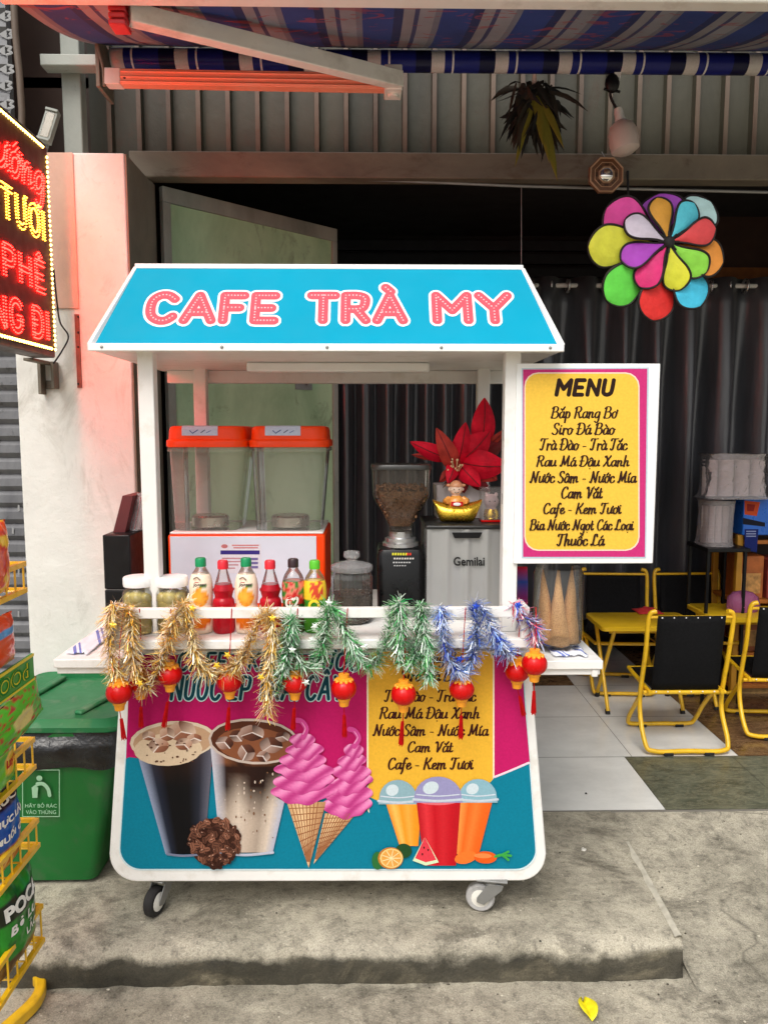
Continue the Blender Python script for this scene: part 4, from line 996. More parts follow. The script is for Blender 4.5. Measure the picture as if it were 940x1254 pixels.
# posts and roof
def post_(p0, p1, Y, w, name='post'):
    A = at(*p0, Y); B = at(*p1, Y); mb = MB(); mb.box((A.x-w/2, Y-w/2, zc+.0005), (A.x+w/2, Y+w/2, 0)); 
    return mb
zeave = at(400, 429, 2.04).z
for px, Y in ((181, 2.13), (626, 2.13), (246, 2.67), (591, 2.67)):
    A = at(px, 470, Y); w = .043; mb = MB(); mb.box((A.x-w/2, Y-w/2, zc+.0005), (A.x+w/2, Y+w/2, zeave+.012)); mb.build('post', M['white'], ct, bevel=.003)
YE0, YE1 = 2.04, 2.76; YT0, YT1 = 2.20, 2.60
E0, E1 = at(108, 427, YE0), at(690, 430, YE0); T0, T1 = at(166, 325, YT0), at(640, 326, YT0)
ze = (E0.z+E1.z)/2; zt2 = (T0.z+T1.z)/2
lo4 = [(E0.x, YE0, ze), (E1.x, YE0, ze), (E1.x, YE1, ze), (E0.x, YE1, ze)]; hi4 = [(T0.x, YT0, zt2), (T1.x, YT0, zt2), (T1.x, YT1, zt2), (T0.x, YT1, zt2)]
mb = MB(); mb.hexa(lo4, hi4); roof = mb.build('roof', M['white'], ct)
for u_ in (.03, .28, .5, .74, .97):
    p = Vector(lo4[0]).lerp(Vector(lo4[1]), u_) + Vector((0, -.0055, .006)); mb = MB(); mb.ball(p, (.0042, .002, .0042), 10, 6); mb.build('rivet', M['steel'], roof, smooth=60)
# inset coloured faces with white trim
def quad_fr(a, b, c, d):
    a, b, c, d = map(Vector, (a, b, c, d)); n_ = (b-a).cross(d-a).normalized()
    return lambda u_, v_, h=0: (a*(1-u_)*(1-v_) + b*u_*(1-v_) + c*u_*v_ + d*(1-u_)*v_) + n_*h
for (i, j, nm) in ((0, 1, 'fascia'), (1, 2, 'side_face'), (3, 0, 'side_face')):
    f_ = quad_fr(lo4[i], lo4[j], hi4[j], hi4[i]); mb = MB(); us = 12
    eu = .009 if nm == 'fascia' else .02
    mb.add([f_(eu, .055, .0015), f_(1-eu, .055, .0015), f_(1-eu, .955, .0015), f_(eu, .955, .0015)], [(0, 1, 2, 3)])
    o = mb.build('teal_' + nm, M['teal'], roof, recalc=False)
    if nm == 'fascia':
        wl_ = math.dist(lo4[0], lo4[1]); fas = f_; fo = o
        mb = MB(); mb.bar(Vector(lo4[0]) + Vector((0, .002, .006)), Vector(lo4[1]) + Vector((0, .002, .006)), .014, .02); mb.build('eave_trim', M['white_plastic'], roof, bevel=.002)
        mb = MB(); mb.bar(Vector(hi4[0]) + Vector((0, .0, -.004)), Vector(hi4[1]) + Vector((0, .0, -.004)), .016, .014); mb.bar(Vector(lo4[0]) + Vector((0.004, .004, .012)), Vector(hi4[0]) + Vector((.003, 0, -.008)), .013, .013); mb.bar(Vector(lo4[1]) + Vector((-.004, .004, .012)), Vector(hi4[1]) + Vector((-.003, 0, -.008)), .013, .013); mb.build('hip_trim', M['white_plastic'], roof, bevel=.002)
        mb = MB(); mb.box((E0.x+.03, YE1-.06, ze-.045), (E1.x-.03, YE1-.02, ze-.0005)); mb.build('rear_beam', M['white'], roof, bevel=.003)
# roof lettering: white outline, coral strokes, pale dots; on the sloping fascia
lu = Vector(lo4[1]) - Vector(lo4[0]); ex = lu.normalized(); mid_l = (Vector(lo4[0])+Vector(lo4[1]))/2; mid_h = (Vector(hi4[0])+Vector(hi4[1]))/2
ev = (mid_h-mid_l); slope = ev.length; ev = (ev - ex*ev.dot(ex)).normalized(); en = ex.cross(ev).normalized(); o0 = Vector(lo4[0])
frf = lambda x, y, h: o0 + ex*x + ev*y + en*(h+.002)
def on_roof(px, py):
    d = ray(px, py); c = Vector((0, 0, CAMZ)); k = (o0-c).dot(en)/d.dot(en); p = c + d*k - o0; return p.dot(ex), p.dot(ev)
OUT, COR, DOT = s(238, 236, 236), s(222, 84, 98), s(250, 196, 200)
ma, mb2, mc = MB(), MB(), MB()
for t, xa, xb in (('CAFE', 174, 347), ('TRÀ', 374, 501), ('MY', 526, 628)):
    a = on_roof(xa+8, 393); b = on_roof(xb-8, 363); st, wd = strokes(t, ROUND); wd -= 1.5
    kx = (b[0]-a[0])/(wd-1.2); ky = (b[1]-a[1])/8.4
    for q in st:
        pts = [Vector((a[0] + (p.x-.7)*kx, a[1] + (p.y-.3)*ky)) for p in q]
        ma.ribbon(pts, .0205, .0008, frf, 0, OUT); mb2.ribbon(pts, .0137, .0008, lambda x, y, h: frf(x, y, h+.0012), 0, COR)
        ln = sum((v-u_).length for u_, v in zip(pts, pts[1:])); n = max(1, round(ln/.0095))
        for i in range(n+1):
            d = ln*i/n; k = 0; run = 0
            while k < len(pts)-2 and run + (pts[k+1]-pts[k]).length < d: run += (pts[k+1]-pts[k]).length; k += 1
            v = pts[k+1]-pts[k]; p = pts[k] + v*((d-run)/max(v.length, 1e-6)); mc.add([frf(p.x + .0026*math.cos(t_), p.y + .0026*math.sin(t_), .0022) for t_ in [2*math.pi*g_/8 for g_ in range(8)]] + [frf(p.x, p.y, .0034)], [(g_, (g_+1) % 8, 8) for g_ in range(8)], 0, DOT)
let = MB()
for q in (ma, mb2, mc): let.add(q.v, q.f, 0, q.c)
let.build('lettering', M['print'], fo, recalc=False)
a = at(303, 458, 2.40); b = at(525, 458, 2.40)
mb = MB(); mb.box((a.x, 2.38, ze-.03), (b.x, 2.42, ze-.001)); o = mb.build('light_batten', M['white_plastic'], roof, bevel=.006)
# wings
for side, (pxa, pxb) in (('l', (67, 150)), ('r', (630, 737))):
    A = at(pxa, 808 if side == 'l' else 810, 2.09); B = at(pxb, 808, 2.09); zt_ = A.z + .004; mb = MB()
    xa_, xb_ = (A.x, at(150, 808, 2.1).x) if side == 'l' else (at(649, 808, 2.1).x, B.x)
    mb.box((xa_, 2.08, zt_-.026), (xb_, 2.56, zt_)); mb.box((xa_+.005, 2.09, zt_-.045), (xb_-.005, 2.10, zt_-.0265))
    if side == 'r': mb.box((xb_-.03, 2.085, zt_-.05), (xb_-.012, 2.10, zt_-.027))
    mb.build('side_shelf', M['white'], ct, bevel=.003)
    if side == 'l': ZWL = zt_; XWL = (xa_, xb_)
    else: ZWR = zt_; XWR = (xa_, xb_)
# castors
def castor(x, y, ang, pale, R_=.043):
    rt = Matrix.Translation((x, y, 0)) @ Matrix.Rotation(ang, 4, 'Z'); zb0 = at(400, 1079, YC).z
    f_ = MB(); f_.M = rt; f_.box((-.045, -.035, zb0-.006), (.045, .035, zb0-.0005)); f_.lathe([(.024, zb0-.02), (.026, zb0-.006)], (0, 0, 0), 16)
    for q in (-1, 1):
        f_.prism([(-.012, q*.021, zb0-.018), (.034, q*.021, zb0-.018), (.03, q*.021, zb0-.034), (-.022, q*.021, .03), (-.044, q*.021, .036), (-.044, q*.021, .05)], (0, q*.003, 0))
    f_.box((-.02, -.021, zb0-.022), (.026, .021, zb0-.018))
    o = f_.build('castor', M['steel'], ct, bevel=.0015)
    w = MB(); w.M = rt; pass
    w.loft([[(-.034 + r*math.cos(t), yy, R_ + r*math.sin(t)) for t in [2*math.pi*i/24 for i in range(24)]] for r, yy in ((.030, -.014), (.038, -.0145), (R_, -.009), (R_, .009), (.038, .0145), (.030, .014))], 0, (1, 1))
    w.build('tyre', mat('pale_grey_tyre', s(176, 174, 172), .55, dirt=s(100, 96, 92), dscale=30) if pale else M['rubber'], o, smooth=40)
    w = MB(); w.M = rt
    w.loft([[(-.034 + r*math.cos(t), yy, R_ + r*math.sin(t)) for t in [2*math.pi*i/16 for i in range(16)]] for r, yy in ((.006, -.0195), (.012, -.017), (.027, -.0148), (.027, .0148), (.012, .017), (.006, .0195))], 0, (1, 1))
    w.build('hub', M['alu'], o, smooth=40)
cl = at(200, 1090, 2.17); castor(cl.x, 2.155, R(70), False)
cr = at(603, 1090, 2.17); castor(cr.x-.01, 2.125, R(-10), True)
castor(cl.x+.01, 2.62, R(40), False); castor(cr.x-.03, 2.62, R(-160), True)

# ---------------------------------------------------------------- menu board hung on the right post
YM = 2.10
mbd = thing('menu_board', 'yellow and pink MENU board in a white frame on the cart post', 'menu board', at(717, 692, YM))
a, b = at(632.5, 445, YM), at(799, 690, YM)
mb = MB(); mb.box((a.x, YM, b.z), (b.x, YM+.022, a.z)); o = mb.build('frame', M['white_plastic'], mbd, bevel=.002)
q = Print(YM-.0012)
x0, y0, x1, y1 = 638.5, 452, 792.5, 683.5
q.poly([(x0, y0-1), (x1+1.5, y0-2), (x1-2, y1), (x0, y1)], s(186, 206, 220)); q.poly([(x0+1.5, y0+.5), (x1-.5, y0-.5), (x1-3.5, y1-1.5), (x0+1.5, y1-1.5)], s(204, 50, 120))
q.poly(rr_px(x0+3, y0+4, x1-10, y1-9, 17), s(248, 220, 196)); q.poly(rr_px(x0+4.5, y0+5.5, x1-11.5, y1-10.5, 16), s(244, 196, 72))
y = q.lay(); q.d += .0002; write(q, 'MENU', frp(y), (679, 484, 754, 465), ROUND, 1.25, .0001, 0, s(40, 22, 16), .2)
for t, xa, xb, yb, cap in (('Bắp Rang Bơ', 674, 756, 512, 498), ('Siro Đá Bào', 675, 753, 532, 518), ('Trà Đào - Trà Tắc', 660, 768, 551, 537), ('Rau Má Đậu Xanh', 656, 771, 571, 558), ('Nước Sâm - Nước Mía', 648, 779, 591, 577), ('Cam Vắt', 686, 738, 610, 596), ('Cafe - Kem Tươi', 664, 761, 629, 616), ('Bia Nước Ngọt Các Loại', 648, 776, 649, 636), ('Thuốc Lá', 681, 740, 668, 654)):
    pwrite(q, t, (xa, yb, xb, cap), s(50, 26, 18), w=.72)
q.build('menu_print', M['print'], o, recalc=False)
mb = MB()
for z in (.3, .62): mb.box((a.x-.03, YM+.0225, b.z + z*(a.z-b.z)), (a.x+.05, YM+.03, b.z + z*(a.z-b.z)+.03))
mb.build('hanger', M['steel'], mbd)

# ================================================================ ON THE COUNTER
ZC = zc
# two-tank juice dispenser
YD = 2.36
A, B = at(205, 655, YD), at(398, 655, YD)
jd = thing('juice_dispenser', 'two tank drink dispenser with orange lids and a white front panel', 'drink dispenser', ((A.x+B.x)/2, YD+.16, ZC))
mb = MB(); mb.box((A.x, YD, ZC+.012), (B.x, YD+.34, A.z)); mb.build('base', M['orange'], jd, bevel=.008)
mb = MB(); mb.box((A.x+.006, YD+.006, A.z+.0005), (B.x-.006, YD+.33, A.z+.008)); mb.build('deck', M['white_plastic'], jd, bevel=.003)
for fx in (.12, .88):
    for fy in (.06, .28):
        pass
mb = MB()
for X in (A.x+.04, B.x-.04):
    for yy in (YD+.05, YD+.29): mb.lathe([(.018, .0), (.018, .0118)], (X, yy, ZC), 12)
mb.build('feet', M['rubber'], jd)
mb = MB(); p, q = at(208, 657, YD-.004), at(388, 746, YD-.004); mb.box((p.x, YD-.003, ZC+.03), (q.x, YD-.0006, p.z)); fp = mb.build('front_panel', mat('pale_blue_white_panel', s(216, 220, 232), .35, var=.04), jd, bevel=.001)
pq = Print(YD-.0036)
pq.poly([(270, 666), (320, 666), (320, 702), (270, 702)], s(226, 224, 232))
pq.poly([(270, 674), (318, 674), (318, 679), (270, 679)], s(60, 50, 130)); pq.ell(275, 669, 4, 2.5, s(196, 120, 120))
for k, (x0, x1) in enumerate(((284, 317), (286, 316))): pq.poly([(x0, 667+k*3), (x1, 667+k*3), (x1, 668.6+k*3), (x0, 668.6+k*3)], s(206, 130, 130))
for k in range(4): pq.poly([(272, 683+k*4), (300-4*k, 683+k*4), (300-4*k, 684.5+k*4), (272, 684.5+k*4)], s(196, 140, 146))
for k in range(3): pq.poly([(305, 683+k*5), (316, 683+k*5), (316, 686+k*5), (305, 686+k*5)], s(120, 110, 160))
pq.build('sticker', M['print'], fp, recalc=False)
TANKM = clear_mat('clear_tank_plastic', (.97, .97, .94), .1, (.8, .78, .7))
tank_s = mat('steel_cooling_drum', s(190, 182, 170), .3, metal=.85, var=.1)
for (xl_, xr2, xb0, xb1) in ((199, 299, 208, 287), (302, 401, 310, 391)):
    t0, t1 = at(xl_, 548, YD-.01), at(xr2, 548, YD-.01); b0, b1 = at(xb0, 652, YD), at(xb1, 652, YD)
    cx = (t0.x+t1.x)/2; cb = (b0.x+b1.x)/2; wt, wb = t1.x-t0.x-.012, b1.x-b0.x; cy = YD+.15
    mb = MB(); rings = []
    for k in range(9):
        f = k/8; w = wb + (wt-wb)*f; rings.append(rrect(cb+(cx-cb)*f, cy, w, w*1.12, .035, b0.z+.001 + (t0.z-b0.z)*f, 5))
    mb.loft(rings, 0, (1, 0)); mb.loft([rrect(cx, cy, wt, wt*1.12, .035, t0.z, 5), rrect(cx, cy, wt+.012, wt*1.12+.012, .04, t0.z-.004, 5), rrect(cx, cy, wt+.012, wt*1.12+.012, .04, t0.z-.014, 5)], 0, (0, 0))
    tk = mb.build('tank', TANKM, jd, smooth=40)
    mb = MB(); mb.lathe([(wb*.3, .004), (wb*.3, .034), (wb*.27, .04)], (cb, cy-.02, b0.z+.002), 28); mb.build('cooling_drum', tank_s, tk, smooth=40)
    zt_ = t0.z; l1 = at(300, 523, YD).z; W = wt+.014
    mb = MB(); mb.loft([rrect(cx, cy, W, W*1.1, .04, zt_+.0005, 6), rrect(cx, cy, W+.004, W*1.1, .042, zt_+.003, 6), rrect(cx, cy, W+.004, W*1.1, .042, zt_+.019, 6), rrect(cx, cy, W, W*1.1-.004, .042, zt_+.022, 6), rrect(cx, cy, W-.010, W*1.1-.012, .04, zt_+.025, 6), rrect(cx, cy, W-.014, W*1.1-.015, .04, l1-.008, 6), rrect(cx, cy, W-.022, W*1.1-.022, .038, l1+.001, 6), rrect(cx, cy, W-.04, W*1.1-.04, .03, l1+.004, 6)])
    lid = mb.build('lid', M['orange'], jd, smooth=35)
    w = W*.22; x = cx-.016; yf = cy - W*1.1/2 + .0055
    sk = MB(); sk.loft([[(x-w, yf, l1-.026), (x+w, yf, l1-.026)], [(x-w, yf, l1-.008), (x+w, yf, l1-.008)], [(x-w, yf+.0045, l1+.002), (x+w, yf+.0045, l1+.002)], [(x-w, yf+.013, l1+.005), (x+w, yf+.013, l1+.005)], [(x-w, yf+.06, l1+.0052), (x+w, yf+.06, l1+.0052)]], 0, (0, 0), s(196, 208, 230), closed=False)
    fs_ = lambda a_, b_, h: Vector((x + a_, yf-.0008-h, l1-.015+b_))
    sk.ribbon([(-.03, .004), (-.022, -.004), (-.006, .006)], .0014, .0003, fs_, 0, s(60, 84, 150)); sk.ribbon([(.004, -.002), (.016, .006)], .0012, .0003, fs_, 0, s(60, 70, 110)); sk.ribbon([(.022, -.002), (.034, .004)], .001, .0003, fs_, 0, s(90, 110, 170))
    sk.build('lid_sticker', M['label'], lid)

# jars of pickled fruit
fruit = mat('pickled_green_fruit', s(206, 186, 100), .35, var=.2, scale=30, coat=.3)
for k, (px, lab) in enumerate(((173, 'jar of green fruit with white lid, outermost on the counter beside the post'), (213, 'jar of green fruit with white lid, right beside the juice bottles'))):
    Y = 2.13; c = at(px, 780, Y); c.z = ZC; top_ = at(px, 709, Y-.04).z - ZC; r = .0465
    j = thing('fruit_jar', lab, 'jar', c, 'jars of pickled fruit')
    mb = MB(); mb.lathe([(r*.9, .001), (r, .008), (r, top_-.045), (r*.88, top_-.034), (r*.82, top_-.03), (r*.82, top_-.026)], c, 24, 0, (1, 0)); mb.build('glass', M['glass'], j, smooth=40)
    mb = MB(); mb.lathe([(r*.94, top_-.026), (r*.96, top_-.02), (r*.96, top_-.004), (r*.9, top_), (0, top_)], c, 28); mb.build('lid', M['white_plastic'], j, smooth=35)
    mb = MB(); q = random.Random(k)
    mb.lathe([(r*.93, .003), (r*.95, top_-.07), (r*.6, top_-.066)], c, 16)
    for i in range(16):
        a_ = i*2.4; z = .02 + (top_-.075)*i/15; mb.ball(c + Vector((math.cos(a_)*r*.42, math.sin(a_)*r*.42, z)), (.0225, .0225, .02), 10, 7)
    for z in (.03, .065, .1):
        for a_ in range(0, 360, 60): mb.ball(c + Vector((math.cos(R(a_+z*900))*r*.56, math.sin(R(a_+z*900))*r*.56, z)), (.0205, .0205, .02), 10, 7)
    mb.build('fruit', fruit, j, smooth=60)

# soft-drink bottles
cap_g, cap_r = mat('green_cap', s(0, 140, 84), .35), mat('red_cap', s(222, 36, 52), .35)
cap_l, cap_b = mat('lime_cap', s(90, 190, 40), .35), mat('dark_cap', s(48, 26, 30), .35)
def bottle(px, ptop, kind, label):
    Y = 2.125; c = at(px, 780, Y); c.z = ZC; H_ = at(px, ptop, Y).z - ZC; r = .0325 if kind != 'red' else .031
    b = thing('drink_bottle', label, 'bottle', c, 'soft drink bottles behind the rail')
    base = [(r*.8, .001), (r, .01), (r*1.0, .06), (r*.93, .078), (r*.93, .084), (r, .1), (r, H_-.075), (r*.82, H_-.05), (r*.46, H_-.03), (r*.38, H_-.02)]
    if kind == 'red': base = [(r*.8, .001), (r, .01), (r, .085), (r*.8, .1), (r*.82, .108), (r*.98, .125), (r*.94, H_-.085), (r*.7, H_-.06), (r*.42, H_-.03), (r*.38, H_-.02)]
    colf = {'orange': lambda z, a: s(252, 232, 206), 'red': lambda z, a: s(206, 14, 40), 'tea': lambda z, a: s(190, 80, 60), 'fruit': lambda z, a: s(240, 190, 40)}[kind]
    prof = smooth_pts([(p[0], 0, p[1]) for p in base], 4)
    zl = {'orange': H_-.042, 'red': H_-.066, 'tea': H_-.06, 'fruit': H_-.055}[kind]
    n = 40; full, neck = MB(), MB()
    pr_ = [(p.x, p.z) for p in prof]
    lowp = [p for p in pr_ if p[1] <= zl]; hip = [p for p in pr_ if p[1] >= lowp[-1][1]]
    vs = []; cc = []
    rows = []
    for rr_, z in lowp:
        row = []
        for i in range(n):
            a_ = 2*math.pi*i/n; x_, y_ = math.cos(a_), math.sin(a_); row.append((c.x+rr_*x_, c.y+rr_*y_, c.z+z))
            u_ = x_*rr_; col = colf(z, a_)
            if y_ < 0:
                if kind == 'orange':
                    d = math.hypot((u_-.002)/.022, (z-.105)/.026); d2 = math.hypot(u_/.03, (z-.045)/.03)
                    if d < 1: col = lerp(s(255, 190, 70), s(240, 120, 14), (math.sin(math.atan2(z-.105, u_)*8)*.3+.5)*d)
                    if d2 < 1: col = s(236, 120, 20) if d2 < .9 else s(220, 90, 10)
                    if abs(u_-.012) < .008 and abs(z-.137) < .005: col = s(60, 130, 50)
                elif kind == 'tea':
                    q = noise.noise((u_*60, z*60, 1)); col = s(200, 40, 40) if q > .12 else (s(60, 130, 50) if q < -.15 else s(230, 130, 110))
                    if z < .085: col = s(36, 84, 44) if q > 0 else s(90, 60, 36)
                elif kind == 'fruit':
                    q = math.hypot((u_-.006)/.02, (z-.128)/.03); col = s(214, 74, 50) if q < 1 and noise.noise((u_*90, z*90, 3)) > -.2 else (s(246, 206, 50) if z > .09 else s(70, 140, 40))
                    if .085 < z < .1: col = s(60, 150, 50)
                elif kind == 'red': col = lerp(s(206, 14, 40), s(150, 4, 24), .5+.5*noise.noise((u_*40, z*25, 5)))
            cc.append(col)
        rows.append(row)
    full.loft(rows, 0, (1, 1)); full.c = [cc[i] for i in range(len(cc))]
    body_ = full.build('body' if kind == 'red' else 'wrapped_body', M['label'] if kind != 'red' else M['foil'], b, smooth=50)
    neck.lathe([(p[0], p[1]+.0005) for p in hip], c, 24, 0, (0, 0), s(230, 220, 214)); neck.build('neck', M['glass'] if kind != 'orange' else M['white_plastic'] if False else M['glass'], b, smooth=50)
    cp = {'orange': cap_g, 'red': cap_r, 'tea': cap_b, 'fruit': cap_l}[kind]
    mb = MB(); k = .0145; ring = []
    for z in (H_-.024, H_-.004): ring.append([(c.x + (k + (.0007 if i % 2 else 0))*math.cos(2*math.pi*i/36), c.y + (k + (.0007 if i % 2 else 0))*math.sin(2*math.pi*i/36), c.z+z) for i in range(36)])
    ring.append([(c.x + (k-.002)*math.cos(2*math.pi*i/36), c.y + (k-.002)*math.sin(2*math.pi*i/36), c.z+H_) for i in range(36)])
    mb.loft(ring); mb.build('cap', cp, b, smooth=40)
    lb = MB(); wrap = lambda u_, v_, h: Vector((c.x + (r+.0006+h)*math.sin(u_/r), c.y - (r+.0006+h)*math.cos(u_/r), c.z+v_))
    if kind == 'orange':
        lb.text('Jogger', wrap, 0, s(70, 60, 62), shear=.2, bold=.02, box=(-.017, .134, .022, .148))
        lb.ribbon(smooth_pts([(-.014, H_-.055), (-.004, H_-.05), (.004, H_-.057)], 3), .002, .0003, wrap, 0, s(150, 130, 120)); lb.ribbon([(-.01, H_-.064), (.0, H_-.064)], .001, .0003, wrap, 0, s(190, 80, 80))
    elif kind == 'tea':
        lb.text('C2', wrap, 0, s(240, 236, 224), shear=.2, bold=.04, box=(-.022, .075, .018, .108))
    elif kind == 'fruit': lb.ribbon(smooth_pts([(-.012, .088), (-.012, .074), (0, .066), (.012, .074), (.012, .088), (0, .096)], 4, True) + [Vector((-.012, .088))], .004, .0004, wrap, 0, s(244, 220, 60))
    if lb.v: lb.build('lettering', M['label'], body_, recalc=False)
bottle(248, 683, 'orange', 'orange juice bottle with green cap beside the fruit jars')
bottle(275, 686, 'red', 'red soda bottle with red cap between the two orange juice bottles')
bottle(303, 683, 'orange', 'orange juice bottle with green cap between the two red sodas')
bottle(332, 686, 'red', 'red soda bottle with red cap beside the dark capped tea bottle')
bottle(360, 684, 'tea', 'peach tea bottle with dark cap beside the lime capped bottle')
bottle(386, 686, 'fruit', 'fruit drink bottle with bright lime green cap')

# coffee bean jar
Y = 2.24; c = at(431, 760, Y); c.z = ZC; H_ = at(431, 674, Y).z - ZC; r = .062
cj = thing('bean_jar', 'clear glass jar with knobbed lid holding dark coffee beans', 'jar', c)
zl = at(431, 703, Y-.06).z-ZC
mb = MB(); mb.lathe([(r*.85, .001), (r, .012), (r, zl-.02), (r*.88, zl-.004), (r*.88, zl)], c, 12, 0, (1, 0)); mb.build('glass', M['glass'], cj, smooth=20)
mb = MB(); mb.lathe([(r*.98, zl), (r*1.02, zl+.004), (r*1.0, zl+.016), (r*.82, zl+.022), (r*.4, zl+.027), (r*.22, zl+.032), (r*.4, zl+.042), (r*.38, H_-.004), (r*.2, H_)], c, 24); mb.build('lid', clear_mat('lid_glass', (.95, .95, .95), .22, (.8, .8, .8)), cj, smooth=40)
def beans(mb, c, rf, z0, z1, n, q, size=.0045):
    for i in range(n):
        a_ = q.uniform(0, 2*math.pi); z = z0 + (z1-z0)*q.random(); rr_ = rf(z)-.0035
        if i % 4 == 0: rr_ *= math.sqrt(q.random()); z = z1
        rot = Euler((q.uniform(0, 6), q.uniform(0, 6), q.uniform(0, 6))).to_matrix()
        mb.ball(c + Vector((rr_*math.cos(a_), rr_*math.sin(a_), z)), (size, size*.7, size*.55), 6, 4, rot=rot)
mb = MB(); q = random.Random(2); zt_ = zl*.56; mb.lathe([(r*.8, .004), (r*.93, .012), (r*.93, zt_-.003)], c, 14); beans(mb, c, lambda z: r*.97, .01, zt_, 420, q); mb.build('beans', M['bean'], cj, smooth=60)

# coffee grinder
Y = 2.36; c = at(490, 745, Y); c.z = ZC; zz_ = lambda py: at(490, py, Y).z - ZC; pxm = at(491, 600, Y).x - at(490, 600, Y).x
gr = thing('coffee_grinder', 'black coffee grinder with a clear bean hopper in front of the dark curtain', 'coffee grinder', c)
mb = MB(); w = 57*pxm
mb.loft([rrect(c.x, c.y+.03, w, w*1.3, .02, ZC+z, 4) for z in (.001, .01)] + [rrect(c.x, c.y+.03, w*f, w*1.3*f, .02, ZC+z, 4) for f, z in ((1, zz_(676)), (.93, zz_(670)), (.7, zz_(667)))]); mb.build('body', mat('gloss_black_housing', s(13, 13, 14), .3, spec=.35), gr, smooth=40)
mb = MB(); mb.lathe([(22*pxm, zz_(668)), (22*pxm, zz_(664)), (19*pxm, zz_(662)), (19*pxm, zz_(658)), (14*pxm, zz_(657)), (14*pxm, zz_(650))], c, 28); mb.build('collar', M['chrome'], gr, smooth=30)
hp = [(13, 652), (14, 644), (20, 630), (32, 610), (34, 604), (35, 574)]
mb = MB(); mb.loft([rrect(c.x, c.y, 2*w_*pxm, 2*w_*pxm, (w_*.42)*pxm, ZC+zz_(py), 4) for w_, py in hp], 0, (0, 0)); mb.build('hopper', M['smoke'], gr, smooth=40)
mb = MB(); mb.loft([rrect(c.x, c.y, 2*w_*pxm, 2*w_*pxm, (w_*.42)*pxm, ZC+zz_(py), 4) for w_, py in ((36, 574), (36.5, 571), (35, 568))]); mb.build('hopper_lid', M['smoke'] if False else mat('dark_smoked_lid', s(52, 50, 46), .3), gr, smooth=40)
mb = MB(); q = random.Random(4)
hw = lambda z: (13 + (30-13)*min(1, max(0, (z-zz_(644))/(zz_(608)-zz_(644)))))*pxm
mb.loft([rrect(c.x, c.y, 1.8*hw(zz_(py)), 1.8*hw(zz_(py)), hw(zz_(py))*.4, ZC+zz_(py), 4) for py in (643, 630, 610, 600)])
for i in range(420):
    z = zz_(642) + (zz_(594)-zz_(642))*q.random()**.8; h_ = hw(z)-.004; sd = q.randrange(4); t = q.uniform(-h_, h_)
    p = [(t, -h_), (h_, t), (-h_, t), (t, -h_)][sd]
    if i % 3 == 0: z = zz_(596 + q.uniform(-3, 3)); p = (q.uniform(-h_, h_), q.uniform(-h_, h_))
    mb.ball(c + Vector((p[0], p[1], z)), (.0056, .004, .003), 6, 4, rot=Euler((q.uniform(0, 6), q.uniform(0, 6), 0)).to_matrix())
mb.build('beans', mat('light_roast_bean', s(156, 112, 76), .42, var=.45, scale=120), gr, smooth=60)
mb = Print(c.y - w*.62 - .002 - .0)
yy = c.y+.03-w*.65-.001; mb.Y = yy
for (x0, x1, y0, h_, cl) in ((480, 496, 677, 3, s(222, 214, 60)), (498, 502, 677, 3, s(216, 60, 40)), (482, 503, 683, 2, s(210, 204, 196)), (481, 499, 688, 1.6, s(190, 190, 190)), (482, 495, 692, 1.4, s(170, 170, 170))):
    for k in range(int((x1-x0)/3)+1): mb.poly([(x0+k*3.2, y0), (x0+k*3.2+2.2, y0), (x0+k*3.2+2, y0+h_), (x0+k*3.2-.2, y0+h_)], cl)
mb.build('badge', M['label'], gr, recalc=False)

# espresso machine water tank (ribbed grey box with black lid)
Y = 2.25; A, B = at(522, 745, Y), at(621, 645, Y)
em = thing('espresso_machine', 'ribbed grey machine lettered Gemilai under the gold ingot and red flower', 'coffee machine', ((A.x+B.x)/2, Y+.13, ZC))
mb = MB(); n = 60; fr_ = []
for i in range(n+1):
    t = i/n; d = .006*(.5+.5*math.cos(2*math.pi*t*4.0))**3; fr_.append((A.x + (B.x-A.x)*t, Y - d))
ring = lambda z, e=0: [(x, y, z) for x, y in fr_] + [(B.x, Y+.26, z), (A.x, Y+.26, z)]
z1_ = at(570, 648, Y).z
mb.loft([ring(ZC+.001), ring(z1_)]); mb.build('tank_body', NT('grey_translucent_plastic').set(Base_Color=s(160, 160, 158), Roughness=.25, Metallic=.2, Coat_Weight=.3).m, em, smooth=50)
mb = MB(); zt_ = at(570, 643, Y).z; mb.box((A.x-.004, Y-.008, z1_+.0005), (B.x+.004, Y+.265, zt_)); mb.build('lid', mat('grey_black_lid', s(34, 34, 33), .4), em, bevel=.004)
mb = MB(); p, q = at(553, 652, Y-.01), at(590, 659, Y-.01); mb.loft([[(p.x+.008, Y-.012, q.z), (q.x-.008, Y-.012, q.z), (q.x-.008, Y-.007, q.z), (p.x+.008, Y-.007, q.z)], [(p.x, Y-.014, p.z), (q.x, Y-.014, p.z), (q.x, Y-.007, p.z), (p.x, Y-.007, p.z)]]); mb.build('grip', M['black'], em, bevel=.001)
mb = MB(); mb.text('Gemilai', lambda x, y, h: at(x, y, Y-.0075-h), 0, s(34, 34, 34), bold=.025, box=(555, 693, 593, 682), depth=.0); mb.build('lettering', M['label'], em, recalc=False)
ZM = zt_
